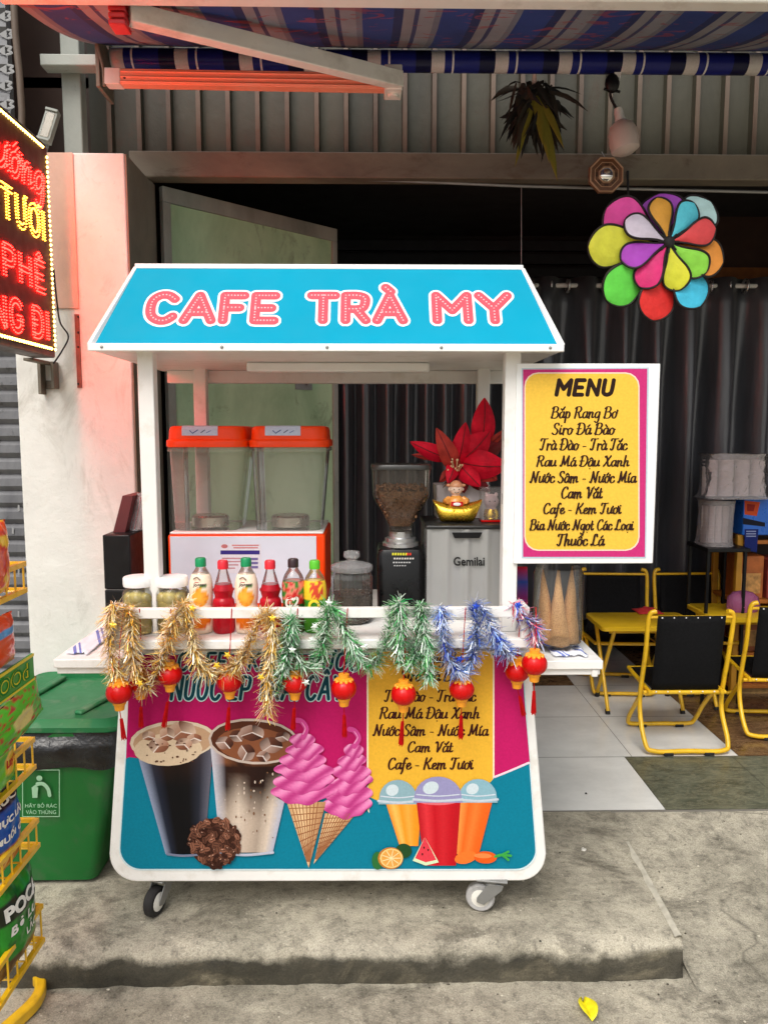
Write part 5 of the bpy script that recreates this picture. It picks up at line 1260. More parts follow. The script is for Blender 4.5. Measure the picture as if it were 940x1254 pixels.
# gold ingot with a little smiling god of fortune
Y = 2.33; c = at(559, 640, Y); c.z = ZM; hw_ = at(589, 640, Y).x - c.x; hh = at(559, 613, Y).z - ZM
gi = thing('gold_ingot', 'shiny gold ingot bowl on the grey machine', 'gold ingot', c)
mb = MB(); rings = []
for k in range(25):
    u_ = -1 + k/12; f = abs(u_); zt2_ = hh*(.86 + .2*f**2.2); zb2 = hh*.66*max(0, (f-.72)/.28)**1.4; ry = .045*math.sqrt(max(.05, 1-.8*f**3)); x_ = hw_*(u_ if f < .8 else math.copysign(.8 + (f-.8)*1.0, u_))
    ring_ = []
    for i in range(16):
        a_ = 2*math.pi*i/16; yy = ry*math.cos(a_); z = zb2 + (zt2_-zb2)*(.5+.5*math.sin(a_)) + .0008; nz_ = .0014*noise.noise((x_*160, yy*160, z*160))
        ring_.append((c.x + x_*(.88+.12*(z-zb2)/max(zt2_-zb2, 1e-4)) + nz_, c.y + yy + nz_, c.z + max(.0008, z)))
    rings.append(ring_)
mb.loft(rings); body_ = mb.build('ingot', M['gold'], gi, smooth=70)
mb = MB(); q = random.Random(6)
for i in range(46):
    u_ = q.uniform(-.75, .75); z = hh*q.uniform(.2, .6); yy = -.042*math.sqrt(1-.6*u_*u_)*math.sin(math.pi*min(.98, max(.15, z/hh/.95)))**.5; mb.ball((c.x+u_*hw_*.85, c.y+yy, c.z+z), q.uniform(.002, .004), 8, 6)
mb.build('relief_coins', mat('orange_gold', s(240, 150, 40), .25, metal=.7), body_, smooth=60)
skin, robe = mat('ceramic_skin', s(240, 206, 184), .35, coat=.3), mat('gold_red_robe', s(236, 160, 70), .35, coat=.3, dirt=s(196, 40, 40), dscale=40, damt=.9)
fig = thing('fortune_figurine', 'smiling fortune figurine holding a scroll, sitting in the gold ingot', 'figurine', c + Vector((0, 0, hh*.6)))
fz = c.z + hh*.66; fx = c.x - .004
def torso(rings_): return [[(fx + rx*math.cos(2*math.pi*i/18), c.y-.004 + ry*math.sin(2*math.pi*i/18), fz+z) for i in range(18)] for rx, ry, z in rings_]
mb = MB(); mb.loft(torso([(.024, .02, 0), (.028, .024, .01), (.027, .022, .022), (.019, .016, .034), (.010, .010, .040), (.0165, .016, .047), (.0205, .019, .056), (.020, .019, .064), (.014, .014, .072), (.004, .004, .076)]), col=None); 
for q in (-1, 1):
    mb.ball((fx+q*.021, c.y-.004, fz+.058), (.004, .003, .006), 8, 6)
fb = mb.build('figure', skin, fig, smooth=70)
md = fb.modifiers.new('merge', 'REMESH'); md.mode = 'VOXEL'; md.voxel_size = .0018; md.use_smooth_shade = True
mb = MB(); mb.loft(torso([(.0262, .0225, .001), (.030, .0262, .010), (.0292, .0245, .022), (.021, .0182, .033), (.012, .012, .0392)]), 0, (0, 0))
for q in (-1, 1): mb.tube(smooth_pts([(fx+q*.02, c.y-.006, fz+.03), (fx+q*.033, c.y-.014, fz+.022), (fx+q*.026, c.y-.028, fz+.022)], 4), [.009]*5 + [.008]*4, 8)
mb.build('robe', robe, fb, smooth=60)
mb = MB(); mb.box((fx-.018, c.y-.037, fz+.008), (fx+.018, c.y-.034, fz+.022)); mb.build('scroll', M['red'], fb, bevel=.001)
mb = MB(); mb.ball((fx, c.y-.0385, fz+.015), (.012, .001, .005), 10, 6); mb.build('scroll_panel', M['white_plastic'], fb)
mb = MB()
for q in (-1, 1): mb.ball((fx+q*.0075, c.y-.0225, fz+.059), (.002, .0015, .0012), 8, 6)
mb.tube(smooth_pts([(fx-.006, c.y-.0222, fz+.050), (fx, c.y-.0235, fz+.0475), (fx+.006, c.y-.0222, fz+.050)], 4), .0009, 6); mb.build('face', M['ink'], fb)
mb = MB(); mb.lathe([(.020, .066), (.0205, .070), (.016, .078), (.008, .084), (0, .086)], (fx, c.y-.004, fz), 18)
for q in (-1, 1): mb.ball((fx+q*.022, c.y-.002, fz+.070), (.008, .003, .005), 8, 6)
mb.build('hat', mat('ornate_cap', s(214, 150, 110), .4, dirt=s(190, 60, 50), dscale=60, damt=.7), fb, smooth=60)
# clear case with a tiny figure
Y = 2.315; a, b = at(589, 642, Y), at(617, 597, Y); a.z = ZM; w = b.x-a.x; c2 = Vector(((a.x+b.x)/2, Y+.03, ZM))
cc_ = thing('display_case', 'small clear box with red base beside the gold ingot', 'display case', c2)
mb = MB(); mb.box((a.x, Y, ZM+.001), (b.x, Y+.06, ZM+.007)); mb.build('base', M['red'], cc_, bevel=.001)
mb = MB(); mb.box((a.x+.001, Y+.001, ZM+.0075), (b.x-.001, Y+.059, b.z)); mb.build('cover', clear_mat('case_acrylic', (.97, .96, .95), .12, (.85, .8, .78)), cc_, bevel=.0015)
lc = thing('lucky_figurine', 'tiny pink and gold figurine inside the clear box', 'figurine', c2 + Vector((0, 0, .008)))
def lring(rs): return [[(c2.x + 1.3*rx*math.cos(2*math.pi*i/16), c2.y + 1.1*rx*math.sin(2*math.pi*i/16), ZM+.0085+z*1.38) for i in range(16)] for rx, z in rs]
mb = MB(); mb.loft(lring([(.014, 0), (.017, .008), (.014, .02), (.011, .024), (.017, .034), (.018, .042), (.012, .052), (.003, .056)]))
for q in (-1, 1): mb.ball((c2.x+q*.015, c2.y, ZM+.0085+.075), (.006, .005, .008), 8, 6)
f2 = mb.build('figure', mat('pale_pink_ceramic', s(236, 202, 204), .35, coat=.3), lc, smooth=70)
k = f2.modifiers.new('merge', 'REMESH'); k.mode = 'VOXEL'; k.voxel_size = .0018; k.use_smooth_shade = True
mb = MB(); mb.loft(lring([(.0165, 0), (.019, .008), (.0165, .018), (.0135, .0225)]), 0, (0, 0)); mb.build('gold_robe', M['gold'], f2, smooth=60)
mb = MB()
for q in (-1, 1): mb.ball((c2.x+q*.008, c2.y-.0192, ZM+.0085+.056), (.0018, .001, .002), 8, 6)
mb.build('face', M['ink'], f2)
# white pot with the red cloth flower
Y = 2.42; a, b = at(533, 642, Y), at(600, 594, Y); cx = (a.x+b.x)/2
fl_ = thing('red_flower', 'red cloth poinsettia in a square white pot behind the figurine', 'artificial flower', (cx, Y+.06, ZM))
mb = MB(); mb.loft([rrect(cx, Y+.06, (b.x-a.x)*.94, .11, .008, ZM+.001), rrect(cx, Y+.06, (b.x-a.x), .12, .008, b.z), rrect(cx, Y+.06, (b.x-a.x)-.012, .108, .006, b.z-.0005), rrect(cx, Y+.06, (b.x-a.x)-.02, .1, .006, b.z-.012)]); mb.build('pot', mat('rosy_white_pot', s(226, 214, 212), .4), fl_, smooth=40)
leafm = [mat('red_cloth_leaf', s(226, 16, 48), .6, var=.35, scale=22, spec=.2, bump=.006, bscale=50), mat('rust_red_cloth_leaf', s(190, 60, 50), .55, var=.3, scale=30, spec=.2), mat('deep_red_cloth_leaf', s(120, 2, 14), .6, var=.3, scale=30)]
hubp = (558, 574)
for tx, ty, w, k, yy, b0 in ((593, 487, 24, 0, 2.44, (588, 552)), (570, 517, 20, 0, 2.41, hubp), (534, 524, 19, 1, 2.40, (560, 580)), (502, 541, 17, 0, 2.40, (552, 562)), (504, 557, 9, 1, 2.42, (548, 558)), (619, 534, 16, 2, 2.45, (580, 560)), (622, 571, 30, 0, 2.38, (562, 566)), (600, 528, 28, 0, 2.41, (562, 566)), (608, 588, 22, 1, 2.40, (576, 566)), (548, 592, 14, 0, 2.38, (556, 565)), (600, 602, 14, 2, 2.42, (570, 580)), (614, 548, 15, 2, 2.46, (580, 562)), (568, 604, 17, 2, 2.42, (562, 570)), (588, 596, 20, 0, 2.39, (560, 566)), (538, 590, 10, 1, 2.42, (552, 575)), (618, 526, 8, 1, 2.43, (596, 546))):
    base, tip = at(*b0, 2.42), at(tx, ty, yy - .02); wv = w*pxm*.62; d = tip-base; mb = MB(); rows = []; n = 12
    sd_ = d.cross(Vector((0, 1, .15))).normalized(); nrm = sd_.cross(d).normalized()
    if nrm.y > 0: nrm = -nrm
    for i in range(n+1):
        t = i/n; ww = wv*(math.sin(math.pi*t**.85)**.75 if 0 < i < n else .04)
        p = base + d*t + nrm*(.03*math.sin(math.pi*t)*d.length/.15)
        rows.append([p + sd_*ww*q + nrm*(-.35*abs(q)**1.5*ww*1.2 + .012*wv*10*.1*math.sin(i*2.2+q*3)) for q in (-1, -.5, 0, .5, 1)])
    mb.loft(rows, 0, (0, 0), closed=False); lf = mb.build('leaf', leafm[k], fl_, smooth=60)
    mb = MB(); mb.tube([base + d*t + nrm*(.03*math.sin(math.pi*t)*d.length/.15 + .0012) for t in [j/8 for j in range(9)]], [.0014]*8 + [.0004], 5); mb.build('midrib', leafm[2], lf)
mb = MB(); q = random.Random(3)
for i in range(14):
    p = at(hubp[0]+q.uniform(-10, 8), hubp[1]+q.uniform(-12, 4), 2.375); mb.tube([at(558, 582, 2.40), p], .0012, 5); mb.ball(p, .0032, 8, 6)
mb.build('stamens', mat('pale_stamen', s(232, 196, 150), .5), fl_, smooth=60)
mb = MB(); mb.tube(smooth_pts([(cx, Y+.06, b.z-.02), at(555, 590, 2.42), at(558, 574, 2.42)], 4), .006, 7)
for i in range(26):
    p = at(q.uniform(540, 578), q.uniform(584, 600), 2.4+q.uniform(-.02, .02)); blade(mb, at(556, 592, 2.42), p, .006, .008, None, 4, q.uniform(-1, 1))
mb.build('brown_sepals', mat('brown_dry_sepal', s(120, 84, 58), .8, var=.4, scale=40), fl_, smooth=60)

# left shelf: black crate, maroon card, wrapped straws, cloth
a, b = at(131, 800, 2.24), at(176, 655, 2.24); zb0_ = ZWL
bx = thing('black_box', 'tall black box standing on the left shelf of the cart', 'box', ((a.x+b.x)/2+.02, 2.36, ZWL))
mb = MB(); zt_ = b.z; zm = at(150, 722, 2.24).z; xr__ = XWL[1]-.012
mb.box((a.x, 2.24, ZWL+.001), (xr__, 2.48, zm-.001)); mb.box((a.x, 2.24, zm+.001), (xr__, 2.48, zt_)); mb.build('case', M['black'], bx, bevel=.004)
mb = MB(); mb.box((a.x+.004, 2.2385, zm-.0005), (xr__-.004, 2.2395, zm+.0005)); mb.build('seam', M['steel'], bx)
p = [at(x, y, 2.3) for x, y in ((138, 654), (153, 654), (163, 607), (150, 607))]; mc_ = MB(); mc_.prism(p, (0, .13, 0)); tag(mc_.build('menu_card', mat('maroon_card', s(96, 34, 36), .5), bevel=.001), 'leaning maroon card on top of the black box', 'card')
pa = at(164, 654, 2.34); mb = MB(); rings = []; q = random.Random(9)
for k in range(10):
    f = k/9; w = .03 + .008*math.sin(f*5); cx_ = pa.x + .004 + .028*f
    rings.append([(cx_ + w*(1+.18*q.uniform(-1, 1))*math.cos(2*math.pi*i/14)*.9, 2.36 + .03*(1+.2*q.uniform(-1, 1))*math.sin(2*math.pi*i/14), zt_+.001 + .115*f) for i in range(14)])
mb.loft(rings); sb = thing('straw_bag', 'crinkled clear bag of pale straws on the black box', 'plastic bag', (pa.x, 2.36, zt_))
mb.build('bag', M['bagclear'], sb, smooth=70)
mb = MB()
for i in range(16):
    a_ = 2.4*i; r_ = .005*math.sqrt(i); P = Vector((pa.x+.004+r_*math.cos(a_), 2.36+r_*math.sin(a_), zt_+.003)); mb.tube([P, P + Vector((.024, 0, .1))], .0028, 6, col=[s(220, 190, 190)]*2 if i % 3 else [s(196, 60, 70)]*2)
mb.build('straws', M['label'], sb, smooth=60)
def striped_cloth(name, label, x0, x1, y0, y1, z, sd):
    t = NT(name + '_weave'); x_, y_, z_ = t.sep(t.pos()); st_ = t.math('FRACT', t.math('MULTIPLY', t.math('ADD', t.math('MULTIPLY', x_, 1.), t.math('MULTIPLY', y_, .42)), 13.))
    c_ = t.ramp(st_, [(0, s(226, 228, 236)), (.6, s(110, 124, 190)), (.72, s(226, 228, 236)), (.82, s(110, 124, 190)), (.9, s(226, 228, 236))], 'CONSTANT'); t.set(Base_Color=c_, Roughness=.85)
    mb = MB(); n = 14
    rows = [[(x0+(x1-x0)*i/n + .012*noise.noise((j*.5, 0, sd)), y0+(y1-y0)*j/n + .02*noise.noise((i*.35, 3, sd)), z+.007+.006*noise.noise((i*.5, j*.5, sd))) for i in range(n+1)] for j in range(n+1)]
    mb.loft(rows, 0, (0, 0), closed=False); return tag(mb.build(name, t.m, smooth=70, solid=.003), label, 'cloth')
striped_cloth('striped_cloth', 'white cloth with blue stripes lying on the left shelf', XWL[0]+.02, a.x-.008, 2.12, 2.5, ZWL, 1)
striped_cloth('striped_cloth', 'white cloth with blue stripes under the wafer cone jar', XWR[0]+.07, XWR[1]-.035, 2.11, 2.5, ZWR, 2)
# jar of wafer cones on the right shelf
Y = 2.2; c = at(681, 800, Y); c.z = ZWR+.0155; H_ = at(681, 694, Y).z - c.z; r = at(711, 740, Y).x - at(681, 740, Y).x
wj = thing('cone_jar', 'clear plastic jar full of wafer cones on the right shelf of the cart', 'jar', c)
mb = MB(); mb.lathe([(r*.75, .0), (r*.96, .012), (r, .03), (r, H_*.2), (r*1.015, H_*.21), (r, H_*.23), (r, H_-.02), (r*.9, H_-.004), (r*.9, H_)], c, 30, 0, (1, 1)); mb.build('jar', M['glass'], wj, smooth=40)
t = NT('waffle_biscuit'); u_ = t.tc(); t.set(Base_Color=t.ramp(t.voro(u_, 240), [(.1, s(196, 140, 86)), (.6, s(224, 172, 114))]), Roughness=.8); t.bump(t.voro(u_, 240), .002, .7); wf = t.m
labs = ('wafer cone leaning against the left side of the jar', 'wafer cone standing upright in the middle front of the jar', 'wafer cone leaning against the right side of the jar', 'wafer cone at the back of the jar behind the middle one')
for (dx, dy, tx, ty, hk), lb_ in zip(((-.030, -.005, -.046, .0, .93), (-.002, -.034, -.010, -.03, .95), (.034, .0, .040, .0, .97), (.004, .036, .01, .03, .9)), labs):
    rings = []; nst = 26
    for k in range(nst+1):
        f = k/nst; rr_ = max(.0015, r*.43*(1-f)**.8); cx_, cy_ = c.x+dx+(tx-dx)*f, c.y+dy+(ty-dy)*f
        rings.append([(cx_ + rr_*(1+.05*math.sin(3*a_+k*.5))*math.cos(a_), cy_ + rr_*(1+.05*math.sin(3*a_+k*.5))*math.sin(a_), c.z+.008+H_*hk*f) for a_ in [2*math.pi*i/20 for i in range(20)]])
    mb = MB(); mb.loft(rings); tag(mb.build('wafer_cone', wf, smooth=70), lb_, 'wafer cone', 'wafer cones in the clear jar')
pk = [at(x, y, 2.36) for x, y in ((641, 700), (655, 704), (655, 760), (641, 760))]
mb = MB(); x0_, x1_ = XWR[0]+.004, at(646, 740, 2.36).x
mb.loft([rrect((x0_+x1_)/2, 2.38, (x1_-x0_)*k_, .05*k2, .006*k2, ZWR+.001+z_) for k_, k2, z_ in ((.9, .3, 0), (1, .9, .02), (1, 1, .08), (.98, .8, .17), (.95, .2, .215))], col=[s(30, 70, 170), s(196, 20, 40), s(206, 20, 44), s(40, 80, 180), s(210, 30, 50)])
tag(mb.build('snack_packet', M['foil'], smooth=50), 'red and blue packet on the right shelf, squeezed between post and cone jar', 'packet')
# ---------------------------------------------------------------- tinsel and lanterns on the rail
def zpt(zx, zy, which): return (120+zx/3.13, 700+zy/3.13) if which == 0 else (400+zx/2.94, 690+zy/2.94)
def garland(label, segs, Y, cols, stars, sd, width=.037):
    q = random.Random(sd); allp = []
    g_ = thing('tinsel_garland', label, 'tinsel', at(*segs[0][0], Y), 'tinsel garlands on the rail')
    core, strips = MB(), MB()
    for sg_ in segs:
        n0 = len(sg_); P = smooth_pts([at(x, y, Y + .012*math.sin(i*1.9)) for i, (x, y) in enumerate(sg_)], 10)
        core.tube(P, .0022, 5); ln = 0
        for a_, b_ in zip(P, P[1:]):
            d = b_-a_; n = max(1, int(d.length*3600)); dn = d.normalized(); e = dn.cross(Vector((.3, 1, .2))).normalized(); f = dn.cross(e)
            for i in range(n):
                o = a_ + d*q.random(); th = q.uniform(0, 2*math.pi); out_ = (e*math.cos(th) + f*math.sin(th)); L_ = width*q.uniform(.5, 1.15)
                dr = (out_ + dn*q.uniform(-.1, .8)).normalized(); sd_ = dr.cross(dn)
                if sd_.length < .05: continue
                sd_ = sd_.normalized()*q.uniform(.0009, .0018); bend = Vector((q.gauss(0, .16), q.gauss(0, .16), q.gauss(-.12, .16)))*L_
                m_ = o + dr*L_*.55; t_ = o + dr*L_ + bend; c_ = lerp(cols[q.randrange(len(cols))], (.95, .95, .9), q.random()**3*.8)  # strips whitened at random, white glints painted into their colour
                strips.add([o-sd_, o+sd_, m_+sd_, m_-sd_, t_+sd_*.5, t_-sd_*.5], [(0, 1, 2, 3), (3, 2, 4, 5)], 0, c_)
    core.build('wire', M['steel'], g_, smooth=60); strips.build('foil_strips', M['tinsel'], g_, recalc=False)
    for (x, y, c_) in stars:
        p = at(x, y, Y-.03); r_ = .0115; a0 = q.uniform(0, 1); mb = MB()
        pts = [(p.x + (r_ if i % 2 == 0 else r_*.48)*math.sin(a0+math.pi*i/5), p.y, p.z + (r_ if i % 2 == 0 else r_*.48)*math.cos(a0+math.pi*i/5)) for i in range(10)]
        mb.add(pts + [(p.x, p.y-.004, p.z), (p.x, p.y+.004, p.z)], [(i, (i+1) % 10, 10) for i in range(10)] + [((i+1) % 10, i, 11) for i in range(10)]); mb.build('foil_star', c_, g_)
GS = mat('gold_foil_star', s(255, 206, 60), .3, metal=.3); WS = mat('silver_foil_star', s(226, 236, 226), .3, metal=.3); BS = mat('blue_foil_star', s(30, 70, 190), .3, metal=.3)
gc = [s(252, 214, 112), s(236, 182, 62), s(255, 240, 180), s(206, 150, 50)]
garland('gold tinsel garland with yellow stars looping over the left of the rail',
        [[zpt(*p, 0) for p in ((60, 120), (50, 200), (48, 290), (62, 370), (80, 410))], [zpt(*p, 0) for p in ((70, 150), (110, 140), (130, 200), (128, 290), (145, 370), (165, 430), (190, 450), (225, 390), (262, 280), (300, 170), (330, 120), (345, 180), (362, 270), (385, 350), (440, 390), (520, 370), (570, 300), (605, 215), (640, 165), (668, 190), (668, 290), (652, 400), (650, 545))]],
        2.01, gc, [(*zpt(58, 205, 0), GS), (*zpt(160, 428, 0), GS), (*zpt(362, 140, 0), GS), (*zpt(455, 360, 0), GS), (*zpt(496, 320, 0), GS), (*zpt(668, 178, 0), GS), (*zpt(625, 405, 0), GS)], 1)
gg = [s(60, 170, 90), s(190, 232, 200), s(24, 130, 66), s(96, 190, 96), s(222, 240, 222)]
garland('green and silver tinsel garland along the middle of the rail',
        [[zpt(*p, 0) for p in ((695, 470), (705, 400), (722, 320), (735, 210), (742, 175))], [zpt(*p, 0) for p in ((740, 180), (742, 260), (760, 330), (800, 370), (845, 350), (866, 260), (880, 170), (885, 130))] + [zpt(*p, 1) for p in ((40, 190), (66, 250), (95, 300), (130, 360), (170, 360), (205, 300), (230, 210), (262, 140), (264, 220), (262, 320), (290, 372), (318, 320), (330, 220), (336, 145), (348, 220), (356, 310), (368, 420))]],
        2.01, gg, [(*zpt(830, 210, 0), WS), (*zpt(820, 262, 0), WS), (*zpt(797, 425, 0), WS), (*zpt(885, 120, 0), WS), (*zpt(135, 300, 1), WS), (*zpt(745, 300, 0), WS)], 2, .037)
gb = [s(60, 96, 200), s(206, 220, 246), s(30, 60, 170), s(120, 160, 236), s(150, 190, 240)]
garland('blue and silver tinsel garland on the right of the rail',
        [[zpt(*p, 1) for p in ((410, 150), (416, 240), (436, 330), (470, 385), (505, 380), (530, 310), (538, 220), (525, 150), (560, 170), (592, 235), (622, 290), (660, 330))]],
        2.01, gb, [(*zpt(620, 275, 1), BS), (*zpt(536, 155, 1), BS), (*zpt(478, 345, 1), BS)], 3, .037)
garland('short blue and red tinsel tail at the right end of the rail',
        [[zpt(*p, 1) for p in ((672, 140), (695, 180), (722, 205), (745, 225), (752, 285))]], 2.03, [s(60, 90, 200), s(200, 40, 70), s(200, 210, 240), s(230, 120, 150)], [(*zpt(690, 150, 1), BS)], 4, .034)

def lantern(px, py, ry, tassel, Y, label, rw=.0345):
    ry *= .86; c = at(px, py, Y); l = thing('red_lantern', label, 'lantern', c, 'red lanterns under the rail')
    mb = MB(); n = 36; rings = []
    for k in range(13):
        t = math.pi*(.14 + .72*k/12); r_ = rw*math.sin(t)**.8; rings.append([(c.x + r_*(1-.03*(i % 3 == 0))*math.cos(2*math.pi*i/n), c.y + r_*(1-.03*(i % 3 == 0))*math.sin(2*math.pi*i/n), c.z + ry*math.cos(t)) for i in range(n)])
    mb.loft(rings); mb.build('globe', M['red'], l, smooth=50)
    q = ry*.9
    mb = MB(); mb.lathe([(rw*.62, q-.006), (rw*.62, q+.002), (rw*.42, q+.004), (rw*.42, q+.014)], c, 14)
    for i in range(10): mb.ball((c.x + rw*.62*math.cos(.63*i), c.y + rw*.62*math.sin(.63*i), c.z+q-.004), (.0055, .0055, .006), 7, 5)
    mb.build('top_crown', M['gold_plastic'], l, smooth=50)
    mb = MB(); mb.lathe([(rw*.55, -q+.004), (rw*.5, -q-.006), (rw*.42, -q-.008), (rw*.36, -q-.022)], c, 14); mb.build('bottom_cap', M['gold_plastic'], l, smooth=40)
    e = at(tassel[0], tassel[1], Y); mb = MB(); z0_ = c.z-q-.0225
    mb.tube([(c.x, c.y, z0_), (c.x + (e.x-c.x)*.4, c.y, z0_ + (e.z-z0_)*.35)], .0013, 5)
    for i in range(18):
        a_ = 2.4*i; r_ = .0014*math.sqrt(i); m_ = Vector((c.x + (e.x-c.x)*.4 + r_*math.cos(a_)*.6, c.y + r_*math.sin(a_)*.6, z0_ + (e.z-z0_)*.3)); mb.tube([m_, Vector((e.x + r_*math.cos(a_)*1.2, c.y + r_*math.sin(a_)*1.2, e.z + .003*math.sin(i*3)))], .0011, 4)
    mb.build('tassel', M['tassel'], l)
    mb = MB(); mb.tube(smooth_pts([(c.x, c.y, c.z+q+.013), (c.x+.004, c.y+.006, (c.z+q+zt1)/2), (c.x+.01, YRl-.002, zt1+.001)], 4), .0014, 5); mb.build('string', M['tassel'], l)
for a_ in ((146, 848, .034, (152, 905), 2.0, 'red lantern at the left corner of the cart, with a kinked tassel'), (172, 836, .03, (173, 890), 2.05, 'red lantern mostly hidden behind the first gold tinsel loop'), (208, 826, .032, (201, 890), 2.04, 'red lantern under the second gold tinsel strand, leaning left'),
           (281, 834, .034, (279, 893), 2.03, 'red lantern under the second gold tinsel loop over the heading'), (361, 836, .032, (359, 893), 2.03, 'red lantern between the gold tail and the green tinsel'), (421, 843, .034, (422, 902), 2.0, 'red lantern on the pink print right beside the yellow menu'),
           (494, 850, .034, (491, 912), 2.0, 'red lantern hanging over the yellow menu under the green tinsel'), (565, 844, .033, (564, 904), 2.02, 'red lantern hanging under the blue tinsel loop'), (633, 822, .033, (641, 876), 2.05, 'red lantern at the right corner, partly behind another lantern'), (654, 813, .034, (653, 874), 1.99, 'red lantern furthest right, beside the shelf with the cone jar')):
    lantern(*a_)

# ================================================================ BIN
bf = atz(80, 1083, 0); YBn = bf.y
xr0, xr1 = atz(118, 1083, 0).x, at(146, 905, YBn-.02).x; wtop = .46; dtop = .5
tb = thing('trash_bin', 'green wheelie bin with a black liner under its lid, left of the cart', 'trash bin', (xr0-.2, YBn+.24, 0))
ztop = at(80, 893, YBn-.03).z
def bring(f, z, r=.03): 
    w = (wtop-.07) + .07*f; cx = (xr0+(xr1-xr0)*f) - w/2; d = (dtop-.08)+.08*f
    return rrect(cx, YBn + .21, w, d, r, z, 4)
mb = MB(); mb.loft([bring(0, .015), bring(.03, .03), bring(.5, ztop*.5), bring(.92, ztop*.92), bring(.97, ztop-.03), bring(1.08, ztop-.03), bring(1.08, ztop-.008)]); body = mb.build('body', M['green_bin'], tb, smooth=35)
mb = MB(); q = random.Random(2); rings = []
for k in range(9):
    f = k/8; z = ztop-.12 + .115*f; base = bring(1.04, z, .04); ctr = Vector((sum(p[0] for p in base)/len(base), YBn+.21, z)); dense = []
    for i in range(len(base)):
        a_, b_ = Vector(base[i]), Vector(base[(i+1) % len(base)]); m_ = max(1, int((b_-a_).length/.02))
        for j in range(m_): dense.append(a_+(b_-a_)*j/m_)
    rings.append([p + (p-ctr).normalized()*(.012 + .014*noise.noise((p.x*16, p.y*16, z*22)) + .012*noise.noise((p.x*5+z*20, p.y*5, 3)) + (.012 if 1 < k < 7 else -.004)) + Vector((0, 0, .02*noise.noise((p.x*9, p.y*9, 7))*(1 if k == 0 else .3))) for p in dense])
mb.loft(rings, 0, (0, 0)); mb.build('bin_liner', mat('black_liner_film', s(20, 20, 22), .22, var=.2, bump=.01, bscale=26), tb, smooth=70)
mb = MB(); L0 = bring(1.22, ztop, .05); rings = []
base = bring(1.2, ztop+.002, .05)
def sc_ring(k, z, dy=0): 
    cx = sum(p[0] for p in base)/len(base); return [(cx+(p[0]-cx)*k, YBn+.21+(p[1]-YBn-.21)*k+dy, z) for p in base]
mb.loft([sc_ring(1, ztop-.004), sc_ring(1.01, ztop+.012), sc_ring(.97, ztop+.02), sc_ring(.9, ztop+.03), sc_ring(.86, ztop+.026)])
lid = mb.build('lid', M['green_lid'], tb, smooth=40)
cx = sum(p[0] for p in base)/len(base); mb = MB()
for (x0, x1, y0, y1) in ((cx+.08, cx+.15, YBn+.02, YBn+.24), (cx-.14, cx-.1, YBn+.1, YBn+.36)):
    mb.bar((x0, y0, ztop+.031), (x1, y1, ztop+.036), .03, .014)
mb.box((cx-.12, YBn+.38, ztop+.02), (cx+.16, YBn+.43, ztop+.052)); mb.build('lid_ribs', M['green_lid'], lid, bevel=.006)
mb = MB(); mb.box((cx-.2, YBn+.455, ztop-.06), (cx+.2, YBn+.49, ztop-.01)); mb.build('rear_handle', M['green_bin'], tb, bevel=.006)
q = MB(); tp = lambda px, py, h=0: at(px, py, YBn + .0 - .006 - h - .042*max(0, (1083-py)/190))
PW = s(150, 190, 156)
fy = lambda px, py, h=0: tp(px, py, .004+h)
for a_, b_ in (((28, 943), (73, 943)), ((73, 943), (73, 1000)), ((73, 1000), (28, 1000)), ((28, 1000), (28, 943))): q.ribbon([Vector(a_), Vector(b_)], .5, .0003, fy, 0, PW)
q.ribbon([Vector((48, 953)), Vector((49, 953))], 3.2, .0004, fy, 0, PW); q.ribbon(smooth_pts([(46, 960), (53, 960), (59, 966), (61, 974)], 4), 2.2, .0004, fy, 0, PW); q.ribbon(smooth_pts([(47, 961), (41, 965), (44, 970)], 4), 1.4, .0004, fy, 0, PW)
q.add([fy(39, 964, .0005), fy(47, 964, .0005), fy(46, 977, .0005), fy(40, 977, .0005)], [(0, 1, 2, 3)], 0, PW)
q.text('HÃY BỎ RÁC', fy, 0, PW, bold=.01, box=(31, 989, 70, 983)); q.text('VÀO THÙNG', fy, 0, PW, bold=.01, box=(32, 997, 69, 991))
q.build('printed_notice', M['print'], body, recalc=False)
mb = MB()
for X in (xr0-.33, xr0-.06): mb.loft([[(X+dx, YBn+.40+.07*math.cos(t), .07+.07*math.sin(t)) for t in [2*math.pi*i/20 for i in range(20)]] for dx in (-.02, .02)])
mb.build('wheels', M['rubber'], tb, smooth=40)

# ================================================================ SNACK RACK (its front faces the cart)
XR = at(46, 1015, 1.845).x; YR1 = 1.845; YR0 = 1.30
sr = thing('snack_rack', 'yellow wire snack rack at the left edge, loaded with crisp bags', 'snack rack', (XR-.1, (YR0+YR1)/2, GZ))
zr_ = lambda py: at(40, py, YR1).z
mb = MB()
tiers = [(690, 722), (905, 938), (1004, 1034), (1109, 1150)]
for k, (pa, pb) in enumerate(tiers):
    za, zb2 = zr_(pa), zr_(pb)
    bk = MB()
    for z in (za, zb2): bk.box((XR-.006, YR0, z-.006), (XR+.006, YR1, z+.006)); bk.box((XR-.19, YR1-.006, z-.005), (XR-.0065, YR1+.004, z+.005)); bk.box((XR-.19, YR0-.004, z-.005), (XR-.0065, YR0+.006, z+.005))
    for i in range(13):
        y = YR0 + .006 + (YR1-YR0-.012)*i/12; bk.tube([(XR, y, zb2+.006), (XR, y, za-.006)], .0024, 6)
    for i in range(4): bk.tube([(XR-.18+.045*i, YR1, zb2+.004), (XR-.18+.045*i, YR1, za-.004)], .0024, 6)
    for i in range(9): bk.tube([(XR-.19, YR0+.02+(YR1-YR0-.04)*i/8, zb2), (XR-.005, YR0+.02+(YR1-YR0-.04)*i/8, zb2)], .0024, 6)
    bk.build('basket', M['yellow'], sr, smooth=40)
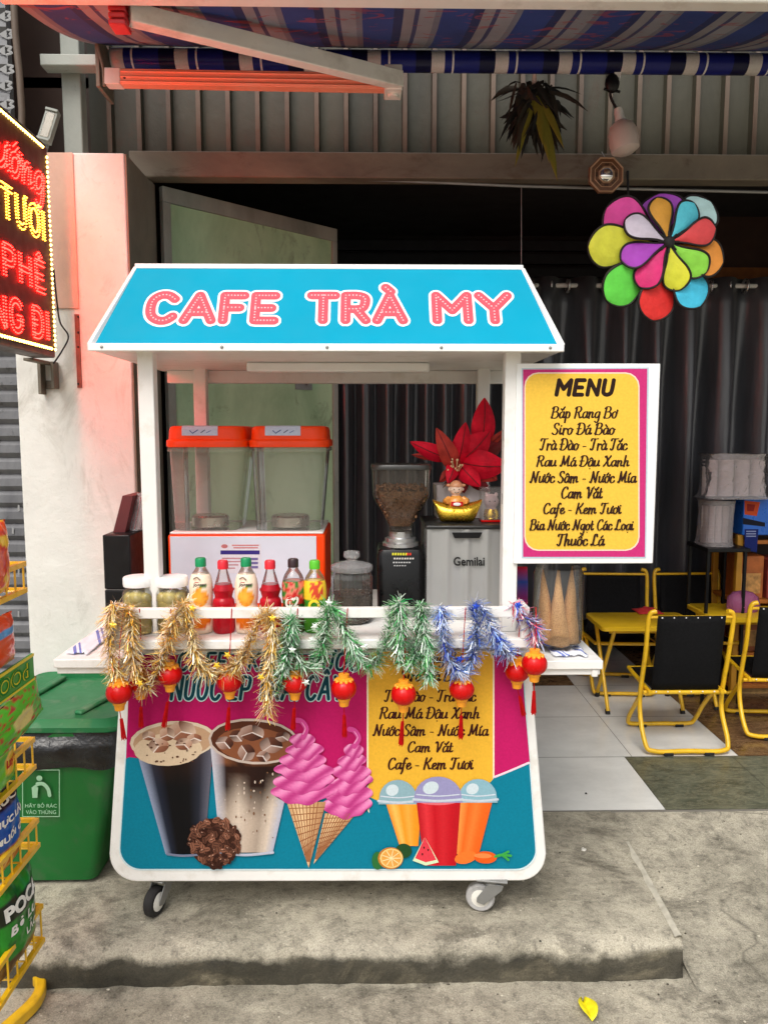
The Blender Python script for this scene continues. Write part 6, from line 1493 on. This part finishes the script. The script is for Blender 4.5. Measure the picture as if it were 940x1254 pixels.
mb.box((XR-.215, YR1-.17, GZ+.03), (XR-.19, YR1-.14, zr_(560))); mb.box((XR-.215, YR0+.1, GZ+.03), (XR-.19, YR0+.13, zr_(560))); mb.build('uprights', M['yellow'], sr, bevel=.003)
def flat_tube(mb, pts, w, h):
    P = smooth_pts(pts, 8)
    rings = []
    for i, p in enumerate(P):
        d = (P[min(i+1, len(P)-1)] - P[max(i-1, 0)]).normalized(); e = d.cross(Vector((0, 0, 1))).normalized()
        rings.append([p - e*w/2 - Vector((0,0,h/2)), p + e*w/2 - Vector((0,0,h/2)), p + e*w/2 + Vector((0,0,h/2)), p - e*w/2 + Vector((0,0,h/2))])
    mb.loft(rings)
f = [atz(*p, GZ+.02) for p in ((-20, 1178), (10, 1186), (38, 1192), (50, 1206), (44, 1226), (20, 1250), (-8, 1272), (-60, 1300))]
mb = MB(); flat_tube(mb, f, .028, .035); mb.build('foot', M['yellow'], sr, bevel=.006)
mb = MB(); a_ = atz(6, 1184, GZ+.02); mb.tube([a_, (a_.x, a_.y, zr_(1150))], .013, 12); mb.build('pole', M['yellow'], sr, smooth=50)
# header board with its lettering
fx_ = lambda off: (lambda y, z, h: Vector((XR + off + h, y, z)))
z0_, z1_ = zr_(831), zr_(799); sgn = MB(); sgn.box((XR+.008, YR0, z0_), (XR+.014, YR1-.005, z1_)); sb_ = sgn.build('sign_board', mat('green_sign_board', s(16, 150, 50), .35), sr, bevel=.001)
sgn = MB(); sgn.box((XR+.0145, YR0, z1_-.007), (XR+.0155, YR1-.005, z1_)); sgn.box((XR+.0145, YR0, z0_), (XR+.0155, YR1-.005, z0_+.005)); sgn.build('sign_edges', mat('yellow_print', s(226, 210, 50), .4), sb_)
sgn = MB(); ys = atx(0, 830, XR).y
sgn.text('FOOd', fx_(.0155), 0, s(238, 226, 60), bold=.035, box=(ys-.07, z0_+.013, YR1-.035, z1_-.013)); sgn.text('FOOd', fx_(.0162), 0, s(20, 130, 44), bold=.0, box=(ys-.07, z0_+.013, YR1-.035, z1_-.013)); sgn.build('sign_lettering', M['print'], sb_, recalc=False)
def snack_bag(label, y0, y1, z0, z1, off, colf, texts, tilt=.0, thick=.05, roll=0.):
    w, h = y1-y0, z1-z0; cy = (y0+y1)/2; nx, nz = 24, 30
    b = thing('snack_bag', label, 'snack bag', (XR+off, cy, z0), 'snack bags on the rack')
    def bulge(u_, v_):
        e = max(0, (1-abs(u_)**2.4))*max(0, 1-abs(v_)**3.2)
        return thick*e**.6 + .006*noise.noise((u_*3, v_*4, y0*9))*min(1, e*4) + .004*math.sin(u_*17)*(abs(v_)**6)
    def pos_(u_, v_, side=1, h_=0):
        wv = w/2*(1-.05*(1-v_*v_)); ca, sa = math.cos(roll), math.sin(roll); yy, zz2 = u_*wv, v_*h/2
        return Vector((XR + off + side*(bulge(u_, v_)*.62) + h_ - tilt*(v_+1)*h/2, cy + yy*ca - zz2*sa, (z0+z1)/2 + yy*sa + zz2*ca))
    mb = MB()
    for side in (1, -1):
        vs = []; cc = []
        for j in range(nz+1):
            for i in range(nx+1):
                u_, v_ = -1+2*i/nx, -1+2*j/nz; vs.append(pos_(u_, v_, side)); cc.append(colf(u_, v_))
        mb.add(vs, [(j*(nx+1)+i, j*(nx+1)+i+1, (j+1)*(nx+1)+i+1, (j+1)*(nx+1)+i) for j in range(nz) for i in range(nx)], 0, cc)
    o = mb.build('packet', M['foil'], b, smooth=80)
    tx = MB()
    for (t, box, c_, bold, sh_) in texts:
        fr2 = lambda u_, v_, h_: pos_(u_, v_, 1, .0016+h_)
        tx.text(t, fr2, 0, c_, shear=sh_, bold=bold, box=box)
    if tx.v: tx.build('lettering', M['print'], o, recalc=False)
    return b
NZ = lambda u_, v_, f_, sd_: noise.noise((u_*f_, v_*f_, sd_))
Wt = s(240, 240, 232)
def poca(u_, v_):
    if .28 < v_ + u_*.05 < .72 and -1 < u_ < 1: return s(30, 36, 22)
    if v_ < -.55: return s(120, 90, 40) if NZ(u_, v_, 7, 1) > 0 else s(90, 60, 26)
    if abs(u_-.9) < .12 and 0 < v_ < .5: return s(40, 140, 190)
    return s(40, 140, 40) if NZ(u_, v_, 3, 2) > -.2 else s(24, 100, 32)
def squid(u_, v_):
    if v_ > .72: return s(20, 24, 40)
    if v_ < -.3: return s(230, 190, 110) if NZ(u_, v_, 6, 4) > 0 else s(200, 120, 50)
    return s(24, 84, 176)
def lays(u_, v_):
    d = math.hypot((u_-.5)*1.1, (v_+.1)*.8)
    if d < .34: return s(244, 200, 40)
    if v_ > .35 and v_ < .62: return s(196, 60, 50) if NZ(u_, v_, 8, 2) > .05 else s(226, 224, 170)
    return s(120, 200, 40) if NZ(u_, v_, 3, 6) > -.15 else s(70, 170, 44)
def chips(u_, v_): return s(246, 200, 50) if NZ(u_, v_, 3, 1) > .05 else (s(232, 90, 30) if NZ(u_, v_, 5, 3) > 0 else s(206, 40, 30))
def orange_b(u_, v_): return s(60, 150, 214) if .3 < v_ < .6 and u_ > -.3 else s(226, 74, 28)
ya = lambda px, py: atx(px, py, XR+.0).y
snack_bag('green crisp bag in the lowest basket with POCA and white lettering', ya(1, 1100), ya(49, 1100), zr_(1142), zr_(1046), -.022, poca, [('POCA', (-.82, .36, .86, .68), Wt, .05, 0), ('BÒ LÚC', (-.72, -.02, .92, .24), Wt, .04, .1), ('LẮC', (-.1, -.32, .5, -.08), Wt, .03, .1)], .0, .055)
snack_bag('blue crisp bag with a picture of crackers in the basket over the POCA bag', ya(-6, 980), ya(34, 980), zr_(1030), zr_(944), -.03, squid, [('MUC', (-.9, .78, .6, .95), Wt, .04, .1), ('MỰC LĂN', (-.95, .3, .92, .56), Wt, .05, .1), ('MUỐI ỚT', (-.95, -.1, .92, .14), Wt, .04, .1)], .0, .05)
snack_bag('bright green crisp bag with a yellow roundel, upright under the green sign board', ya(-46, 905), ya(24, 905), zr_(934), zr_(868), -.018, lays, [("Lay's", (.24, -.25, .78, .1), s(200, 30, 30), .03, .15)], .0, .05)
snack_bag('green crisp bag lying tilted on top, its crimped corner pointing right', ya(-26, 870), ya(46, 870), zr_(882), zr_(838), .012, lambda u_, v_: s(214, 206, 130) if math.hypot(u_, v_) < .4 else (s(178, 60, 50) if NZ(u_, v_, 7, 3) > .22 else s(86, 184, 50)), [], .1, .04, R(6))
snack_bag('orange and yellow crisp bag in the top basket', ya(-40, 680), ya(14, 680), zr_(716), zr_(632), -.012, chips, [], .0, .05)
snack_bag('orange crisp bag with a blue band over the green sign board', ya(-40, 770), ya(18, 770), zr_(797), zr_(740), -.006, orange_b, [], .0, .045)

# ================================================================ LOW YELLOW CHAIRS AND TABLES
def make_chair(label):
    c = thing('folding_chair', label, 'chair', (0, 0, 0), 'yellow tube chairs in the shop')
    w = .185; r = .0105
    # sitter faces +y; back frame leans to -y at the top, foot loop at -y
    P = [(-w+.03, -.10, .64), (-w, -.095, .615), (-w, -.07, .45), (-w, -.02, .20), (-w, -.10, .05), (-w+.035, -.125, r+.008), (0, -.125, r+.008), (w-.035, -.125, r+.008), (w, -.10, .05), (w, -.02, .20), (w, -.07, .45), (w, -.095, .615), (w-.03, -.10, .64)]
    mb = MB(); mb.tube(smooth_pts(P, 6), r, 10); mb.tube([(-w, -.096, .613), (w, -.096, .613)], r*.7, 8); mb.build('back_frame', M['yellow'], c, smooth=60)
    k = w-.024; Q = [(-k, .22, .285), (-k, .2, .292), (-k, -.02, .27), (-k, .1, .15), (-k, .19, .04), (-k+.03, .20, r+.006), (0, .20, r+.006), (k-.03, .20, r+.006), (k, .19, .04), (k, .1, .15), (k, -.02, .27), (k, .2, .292), (k, .22, .285)]
    mb = MB(); mb.tube(smooth_pts(Q[2:-2], 6), r*.95, 10); mb.build('leg_frame', M['yellow'], c, smooth=60)
    mb = MB(); mb.tube(smooth_pts([(-k, -.08, .27), (-k, .18, .292), (-k+.03, .205, .292), (k-.03, .205, .292), (k, .18, .292), (k, -.08, .27)], 6), r*.9, 10); mb.tube([(-w, -.055, .262), (w, -.055, .262)], r*.9, 10); mb.build('seat_frame', M['yellow'], c, smooth=60)
    mb = MB(); n = 10; rows = []
    for j in range(n+1):
        t = j/n; rows.append([(-w+.036 + (2*w-.072)*i/8, -.058 - .045*t + .02*math.sin(math.pi*i/8)*-1*math.sin(math.pi*t), .275 + .345*t) for i in range(9)])
    mb.loft(rows, 0, (0, 0), closed=False); mb.build('back_sling', M['sling'], c, smooth=60, solid=.004)
    mb = MB(); rows = []
    for j in range(n+1):
        t = j/n; rows.append([(-k+.008 + (2*k-.016)*i/8, -.06 + .26*t, .285 + .012*t - .022*math.sin(math.pi*i/8)*math.sin(math.pi*t)) for i in range(9)])
    mb.loft(rows, 0, (0, 0), closed=False); mb.build('seat_sling', M['sling'], c, smooth=60, solid=.004)
    mb = MB()
    for i in range(6): mb.ball((-.13+.052*i, -.067, .268), (.004, .003, .004), 6, 4)
    for i in range(6): mb.ball((-.13+.052*i, -.104, .612), (.004, .003, .004), 6, 4)
    mb.build('lace_eyelets', M['white_plastic'], c)
    for sx in (-.09, .09):
        mb = MB(); mb.box((sx-.022, -.138, .001), (sx+.022, -.112, .016)); mb.build('foot_pad', M['rubber'], c, bevel=.003)
        mb = MB(); mb.box((sx-.02, .188, .001), (sx+.02, .212, .014)); mb.build('foot_pad', M['rubber'], c, bevel=.003)
    return c
p = atz(842, 926, 0); ch = make_chair('yellow tube chair nearest the cart, its black back turned to us'); ch.location = (p.x, p.y+.125, .005)
p = atz(966, 908, 0); dup(ch, (p.x, p.y+.125, .005), R(-4), 'yellow tube chair cut off by the right edge of the photo')
q = at(749, 701, 4.24); dup(ch, (q.x, 4.14, .005), R(176), 'yellow tube chair behind the table on its left, next to the cone jar')
q = at(840, 701, 4.24); dup(ch, (q.x, 4.14, .005), R(182), 'yellow tube chair behind the table on its right, under the broad curtain')
def make_table(label, x0, y0, w, d, z):
    t = thing('folding_table', label, 'table', (x0+w/2, y0+d/2, .005), 'low yellow tables in the shop')
    mb = MB(); mb.loft([rrect(x0+w/2, y0+d/2, w, d, .03, z-.022, 5), rrect(x0+w/2, y0+d/2, w, d, .03, z-.003, 5), rrect(x0+w/2, y0+d/2, w-.008, d-.008, .028, z, 5)]); mb.build('table_top', mat('yellow_table_top', s(226, 182, 34), .35, var=.1, scale=8), t, smooth=40)
    for X in (x0+.06, x0+w-.06):
        for a_, b_ in ((y0+.03, y0+d-.02), (y0+d-.03, y0+.02)):
            mb = MB(); xx = X + (.012 if a_ < b_ else -.012); mb.tube([(xx, a_, z-.023), (xx, b_, .022)], .01, 10); lg = mb.build('leg', M['yellow'], t, smooth=60)
            mb = MB(); mb.tube([(xx, b_ + (a_-b_)*.05, .005+z*.05), (xx, b_, .006)], .0125, 10); mb.build('foot_tip', M['rubber'], lg, smooth=60)
    mb = MB()
    for yy in (y0+.04, y0+d-.04): mb.tube([(x0+.048, yy, z-.035), (x0+w-.048, yy, z-.035)], .008, 8)
    mb.build('stretcher', M['yellow'], t, smooth=60)
    return t
za = .46; a_, b_ = atz(742, 768, za), atz(726, 751, za)
make_table('low yellow folding table behind the nearest chair, with a red cloth on it', a_.x-.02, a_.y, .5, b_.y-a_.y+.02, za)
p = atz(792, 750, za); mb = MB(); q = random.Random(4)
rows = [[(p.x-.06+.13*i/9, p.y-.05+.12*j/9, za+.004+max(0, .028*noise.noise((i*.5, j*.5, 2))+.016)*math.sin(math.pi*i/9)*math.sin(math.pi*j/9)) for i in range(10)] for j in range(10)]
mb.loft(rows, 0, (0, 0), closed=False); tag(mb.build('red_cloth', mat('red_rag', s(190, 40, 44), .85, var=.25), smooth=70, solid=.003), 'crumpled red cloth on the low yellow table', 'cloth')
a_ = atz(886, 772, za); make_table('second low yellow table, beside the goods rack at the right edge', a_.x, a_.y+.12, .5, .34, za+.03)

# ================================================================ GOODS AT THE RIGHT EDGE
Yg = 3.95
a_, b_ = at(892, 880, Yg), at(1000, 655, Yg)
gr_ = thing('goods_rack', 'brown and orange rack of goods at the right edge behind the chairs', 'rack', ((a_.x+b_.x)/2, Yg+.15, .005))
mb = MB(); ow = mat('orange_brown_rack', s(176, 104, 36), .5, var=.25)
for X in (a_.x, b_.x-.03):
    for yy in (Yg, Yg+.27): mb.box((X, yy, .006), (X+.03, yy+.03, b_.z))
mb.build('uprights', mat('yellow_rack_post', s(196, 140, 40), .5), gr_, bevel=.003)
for py in (880, 800, 735, 662):
    z = max(.06, at(900, py, Yg).z); mb = MB(); mb.box((a_.x+.002, Yg+.004, z-.02), (b_.x-.002, Yg+.298, z)); mb.build('rack_shelf', ow, gr_, bevel=.002)
mb = MB(); mb.box((a_.x+.004, Yg+.29, .05), (b_.x-.004, Yg+.297, b_.z-.03)); mb.build('back_panel', M['darkwood'], gr_)
q = random.Random(8)
for (x0, x1, y0, y1, c_, nm, lb, cat) in ((898, 932, 680, 731, s(176, 96, 40), 'orange_carton', 'orange printed carton on the upper shelf of the goods rack', 'carton'), (934, 985, 684, 731, s(150, 60, 50), 'red_carton', 'dull red carton beside the orange carton on the rack', 'carton'), (900, 950, 752, 797, s(150, 80, 40), 'brown_carton', 'brown carton on the middle shelf of the goods rack', 'carton'), (898, 960, 815, 876, s(110, 46, 30), 'dark_carton', 'dark red carton on the lowest shelf of the goods rack', 'carton')):
    p0, p1 = at(x0, y1, Yg+.06), at(x1, y0, Yg+.06); z = p0.z
    for py in (880, 800, 735):
        zs = max(.06, at(900, py, Yg).z)
        if abs(zs-z) < .05: z = zs
    t_ = thing(nm, lb, cat, ((p0.x+p1.x)/2, Yg+.1, z)); mb = MB(); mb.box((p0.x, Yg+.03, z+.001), (p1.x, Yg+.2, p1.z)); bo = mb.build('carton_body', mat(nm, c_, .5, var=.35, scale=18), t_, bevel=.004)
    mb = MB(); mb.box((p0.x+.015, Yg+.0285, z+.03), (p1.x-.015, Yg+.0297, z+(p1.z-z)*.6)); mb.build('carton_print', mat(nm+'_print', lerp(c_, (.8, .6, .2), .35), .5, var=.5, scale=30), bo)
p0 = at(905, 735, Yg-.05)
mb = MB(); rings = []
z = max(.06, at(900, 735, Yg).z)
pp = at(905, 722, 3.86); zc_ = za + .03 + .001
rings = [[(pp.x+.02 + .085*f*(1+.15*noise.noise((math.cos(t)*2, math.sin(t)*2, f*3)))*math.cos(t), a_.y*0 + 3.86 + .05*f*math.sin(t), zc_ + z_) for t in [2*math.pi*i/16 for i in range(16)]] for f, z_ in ((.9, .0), (1.05, .03), (.9, .075), (.6, .1), (.1, .11))]
mb.loft(rings); tag(mb.build('pink_plastic_bag', clear_mat('pink_film', (.9, .6, .8), .55, s(190, 110, 160), .15, 26), smooth=70), 'pink plastic bag of goods on the second low table', 'plastic bag')
# blue pack and packs of cups on top of the rack
zt_ = b_.z
def carton(nm, lb, x0, x1, ytop, Y0_, d, z, c_, pr_=None):
    p0, p1 = at(x0, 660, Y0_), at(x1, ytop, Y0_); t_ = thing(nm, lb, 'pack', ((p0.x+p1.x)/2, Y0_+d/2, z)); mb = MB(); mb.box((p0.x, Y0_, z+.001), (p1.x, Y0_+d, p1.z)); o = mb.build('pack_body', mat(nm, c_, .3, var=.1, coat=.3), t_, bevel=.006)
    q = Print(Y0_-.0008); 
    if pr_: pr_(q); q.build('pack_print', M['print'], o, recalc=False)
def bp(q):
    q.poly([(911, 613), (930, 615), (926, 632), (911, 630)], s(206, 80, 40)); q.poly([(914, 617), (924, 618), (922, 626), (914, 626)], s(150, 40, 30)); q.poly([(909, 634), (936, 640), (936, 645), (909, 642)], s(24, 26, 40)); q.poly([(911, 648), (928, 648), (926, 676), (911, 674)], s(24, 40, 110))
    for k in range(3): q.poly([(913, 650+k*3), (925, 650+k*3), (925, 651.4+k*3), (913, 651.4+k*3)], s(150, 160, 200))
carton('blue_pack', 'bright blue printed pack on top of the goods rack', 908, 980, 610, 3.93, .2, zt_, s(24, 104, 206), bp)
def cup_pack(lb, x0, x1, y0, y1, Y, z, sd):
    p0, p1 = at(x0, y1, Y), at(x1, y0, Y); cx_ = (p0.x+p1.x)/2; w = (p1.x-p0.x)/2; h = p1.z-z; q = random.Random(sd)
    t_ = thing('cup_pack', lb, 'cup pack', (cx_, Y+.1, z), 'bags of plastic cups')
    mb = MB(); rings = []
    for k in range(15):
        f = k/14; sq = 1-.1*math.sin(math.pi*f)**.5 if 0 < k < 14 else 1.02; ring_ = []
        for i in range(40):
            t = 2*math.pi*i/40; cs_, sn = math.cos(t), math.sin(t); e = .55; rx = math.copysign(abs(cs_)**e, cs_); ry = math.copysign(abs(sn)**e, sn); cr_ = 1 + .09*noise.noise((rx*3, ry*3+f*2, sd)) + .05*noise.noise((rx*8, f*6, sd+3))
            ring_.append((cx_ + w*sq*rx*cr_, Y+.1 + .1*sq*ry*cr_, z+.0012 + h*f + (.012*noise.noise((rx*4, ry*4, sd+9)) if k > 10 else 0)))
        rings.append(ring_)
    mb.loft(rings); mb.build('film', M['bagclear'], t_, smooth=80)
    cm = clear_mat('stacked_cups', (.92, .86, .86), .5, (.98, .88, .88), .15)
    for i in range(4):
        X = cx_ - w*.72 + w*1.44*i/3; mb = MB(); prof = []
        for k in range(10): zz3 = .012 + (h-.05)*k/9; prof += [(w*.222, zz3), (w*.236, zz3+.006), (w*.222, zz3+.007)]
        mb.lathe(prof, (X, Y+.1, z), 16); mb.build('cup_stack', cm, t_, smooth=30)
zc1 = at(900, 671, 3.82).z
st_ = thing('side_stool', 'dark stand under the bags of plastic cups beside the goods rack', 'stand', (at(885, 700, 3.92).x, 3.92, .005))
pa, pb = at(866, 671, 3.8), at(908, 671, 3.8)
mb = MB(); mb.box((pa.x, 3.8, zc1-.02), (a_.x-.004, 4.06, zc1)); mb.build('stand_top', M['black'], st_, bevel=.003)
for X in (pa.x+.005, a_.x-.03):
    for yy in (3.81, 4.03): mb = MB(); mb.box((X, yy, .006), (X+.014, yy+.014, zc1-.0205)); mb.build('leg', M['black'], st_)
cup_pack('lower bag of clear plastic cups, beside the blue pack', 866, 905, 614, 671, 3.84, zc1, 1)
zc2 = at(900, 612, 3.84).z
cup_pack('upper and wider bag of clear plastic cups above the blue pack', 866, 952, 556, 614, 3.84, max(zc2, zt_+.004), 2)

# ================================================================ LITTER
p = atz(720, 1241, GZ); mb = MB(); rows = []
for j in range(7):
    t = j/6; w = .024*math.sin(math.pi*min(.97, .1+.87*t))**.7; rows.append([(p.x + w*k - .004*t, p.y-.035+.075*t, GZ+.006+.016*abs(k)+.006*math.sin(t*4)) for k in (-1, -.5, 0, .5, 1)])
mb.loft(rows, 0, (0, 0), closed=False); tag(mb.build('fallen_leaf', mat('yellow_leaf', s(236, 222, 30), .5, var=.2, scale=50), smooth=60, solid=.001), 'curled bright yellow leaf on the street in front of the slab', 'leaf')
for (px, py, z, r_, c_, lb) in ((714, 1041, 0, .010, s(214, 210, 200), 'scrap of white paper on the slab right of the cart'), (661, 1153, 0, .004, s(40, 36, 30), 'small dark crumb near the front edge of the slab'), (717, 972, .006, .006, s(40, 38, 34), 'small dark crumb on the pale tiles'), (833, 1077, GZ+.09, .018, s(60, 54, 46), 'dark flattened blot of gum on the ramp'), (903, 1090, GZ+.08, .010, s(36, 32, 26), 'dark scrap of peel on the ramp towards the right edge')):
    p = atz(px, py, z); q = random.Random(px)
    if 'ramp' in lb:
        yy = p.y; z = GZ + (0-GZ-.004)*min(1, max(0, (yy-1.9)/(YF-1.9)))**1.25; p = atz(px, py, z)
    mb = MB(); n = 9; ring = [(p.x + r_*q.uniform(.6, 1.1)*math.cos(2*math.pi*i/n), p.y + r_*q.uniform(.6, 1.1)*math.sin(2*math.pi*i/n)) for i in range(n)]; h_ = .003 if r_ > .012 else r_*.6
    mb.loft([[(x, y, p.z+.001) for x, y in ring], [(p.x+(x-p.x)*.8, p.y+(y-p.y)*.8, p.z+h_*q.uniform(.6, 1.2)) for x, y in ring]]); tag(mb.build('litter_scrap', mat('scrap', c_, .8), smooth=30), lb, 'litter')

# grit and pebbles swept over the concrete
mb = MB(); q = random.Random(21)
for i in range(420):
    k = q.random(); r_ = q.uniform(.0012, .0034)
    if k < .45: x, y, z = q.uniform(-1.05, XE-.12), YE + .09 + (YF-YE-.12)*q.random()**1.5, 0.
    elif k < .75:
        x, y = q.uniform(XE+.06, 1.6), q.uniform(1.95, YF-.05); z = GZ + (0-GZ-.004)*min(1, max(0, (y-1.9)/(YF-1.9)))**1.25
    else: x, y, z = q.uniform(-.9, 1.2), YE - .004 - .22*q.random()**2, GZ
    c_ = lerp(s(60, 55, 46), s(206, 198, 180), q.random()); mb.ball((x, y, z+r_*.5), (r_*q.uniform(.8, 1.6), r_, r_*.7), 6, 4, col=c_)
tag(mb.build('loose_grit', print_mat('grit', .9), smooth=60), 'loose grit and pebbles on the concrete', 'grit', kind='stuff')
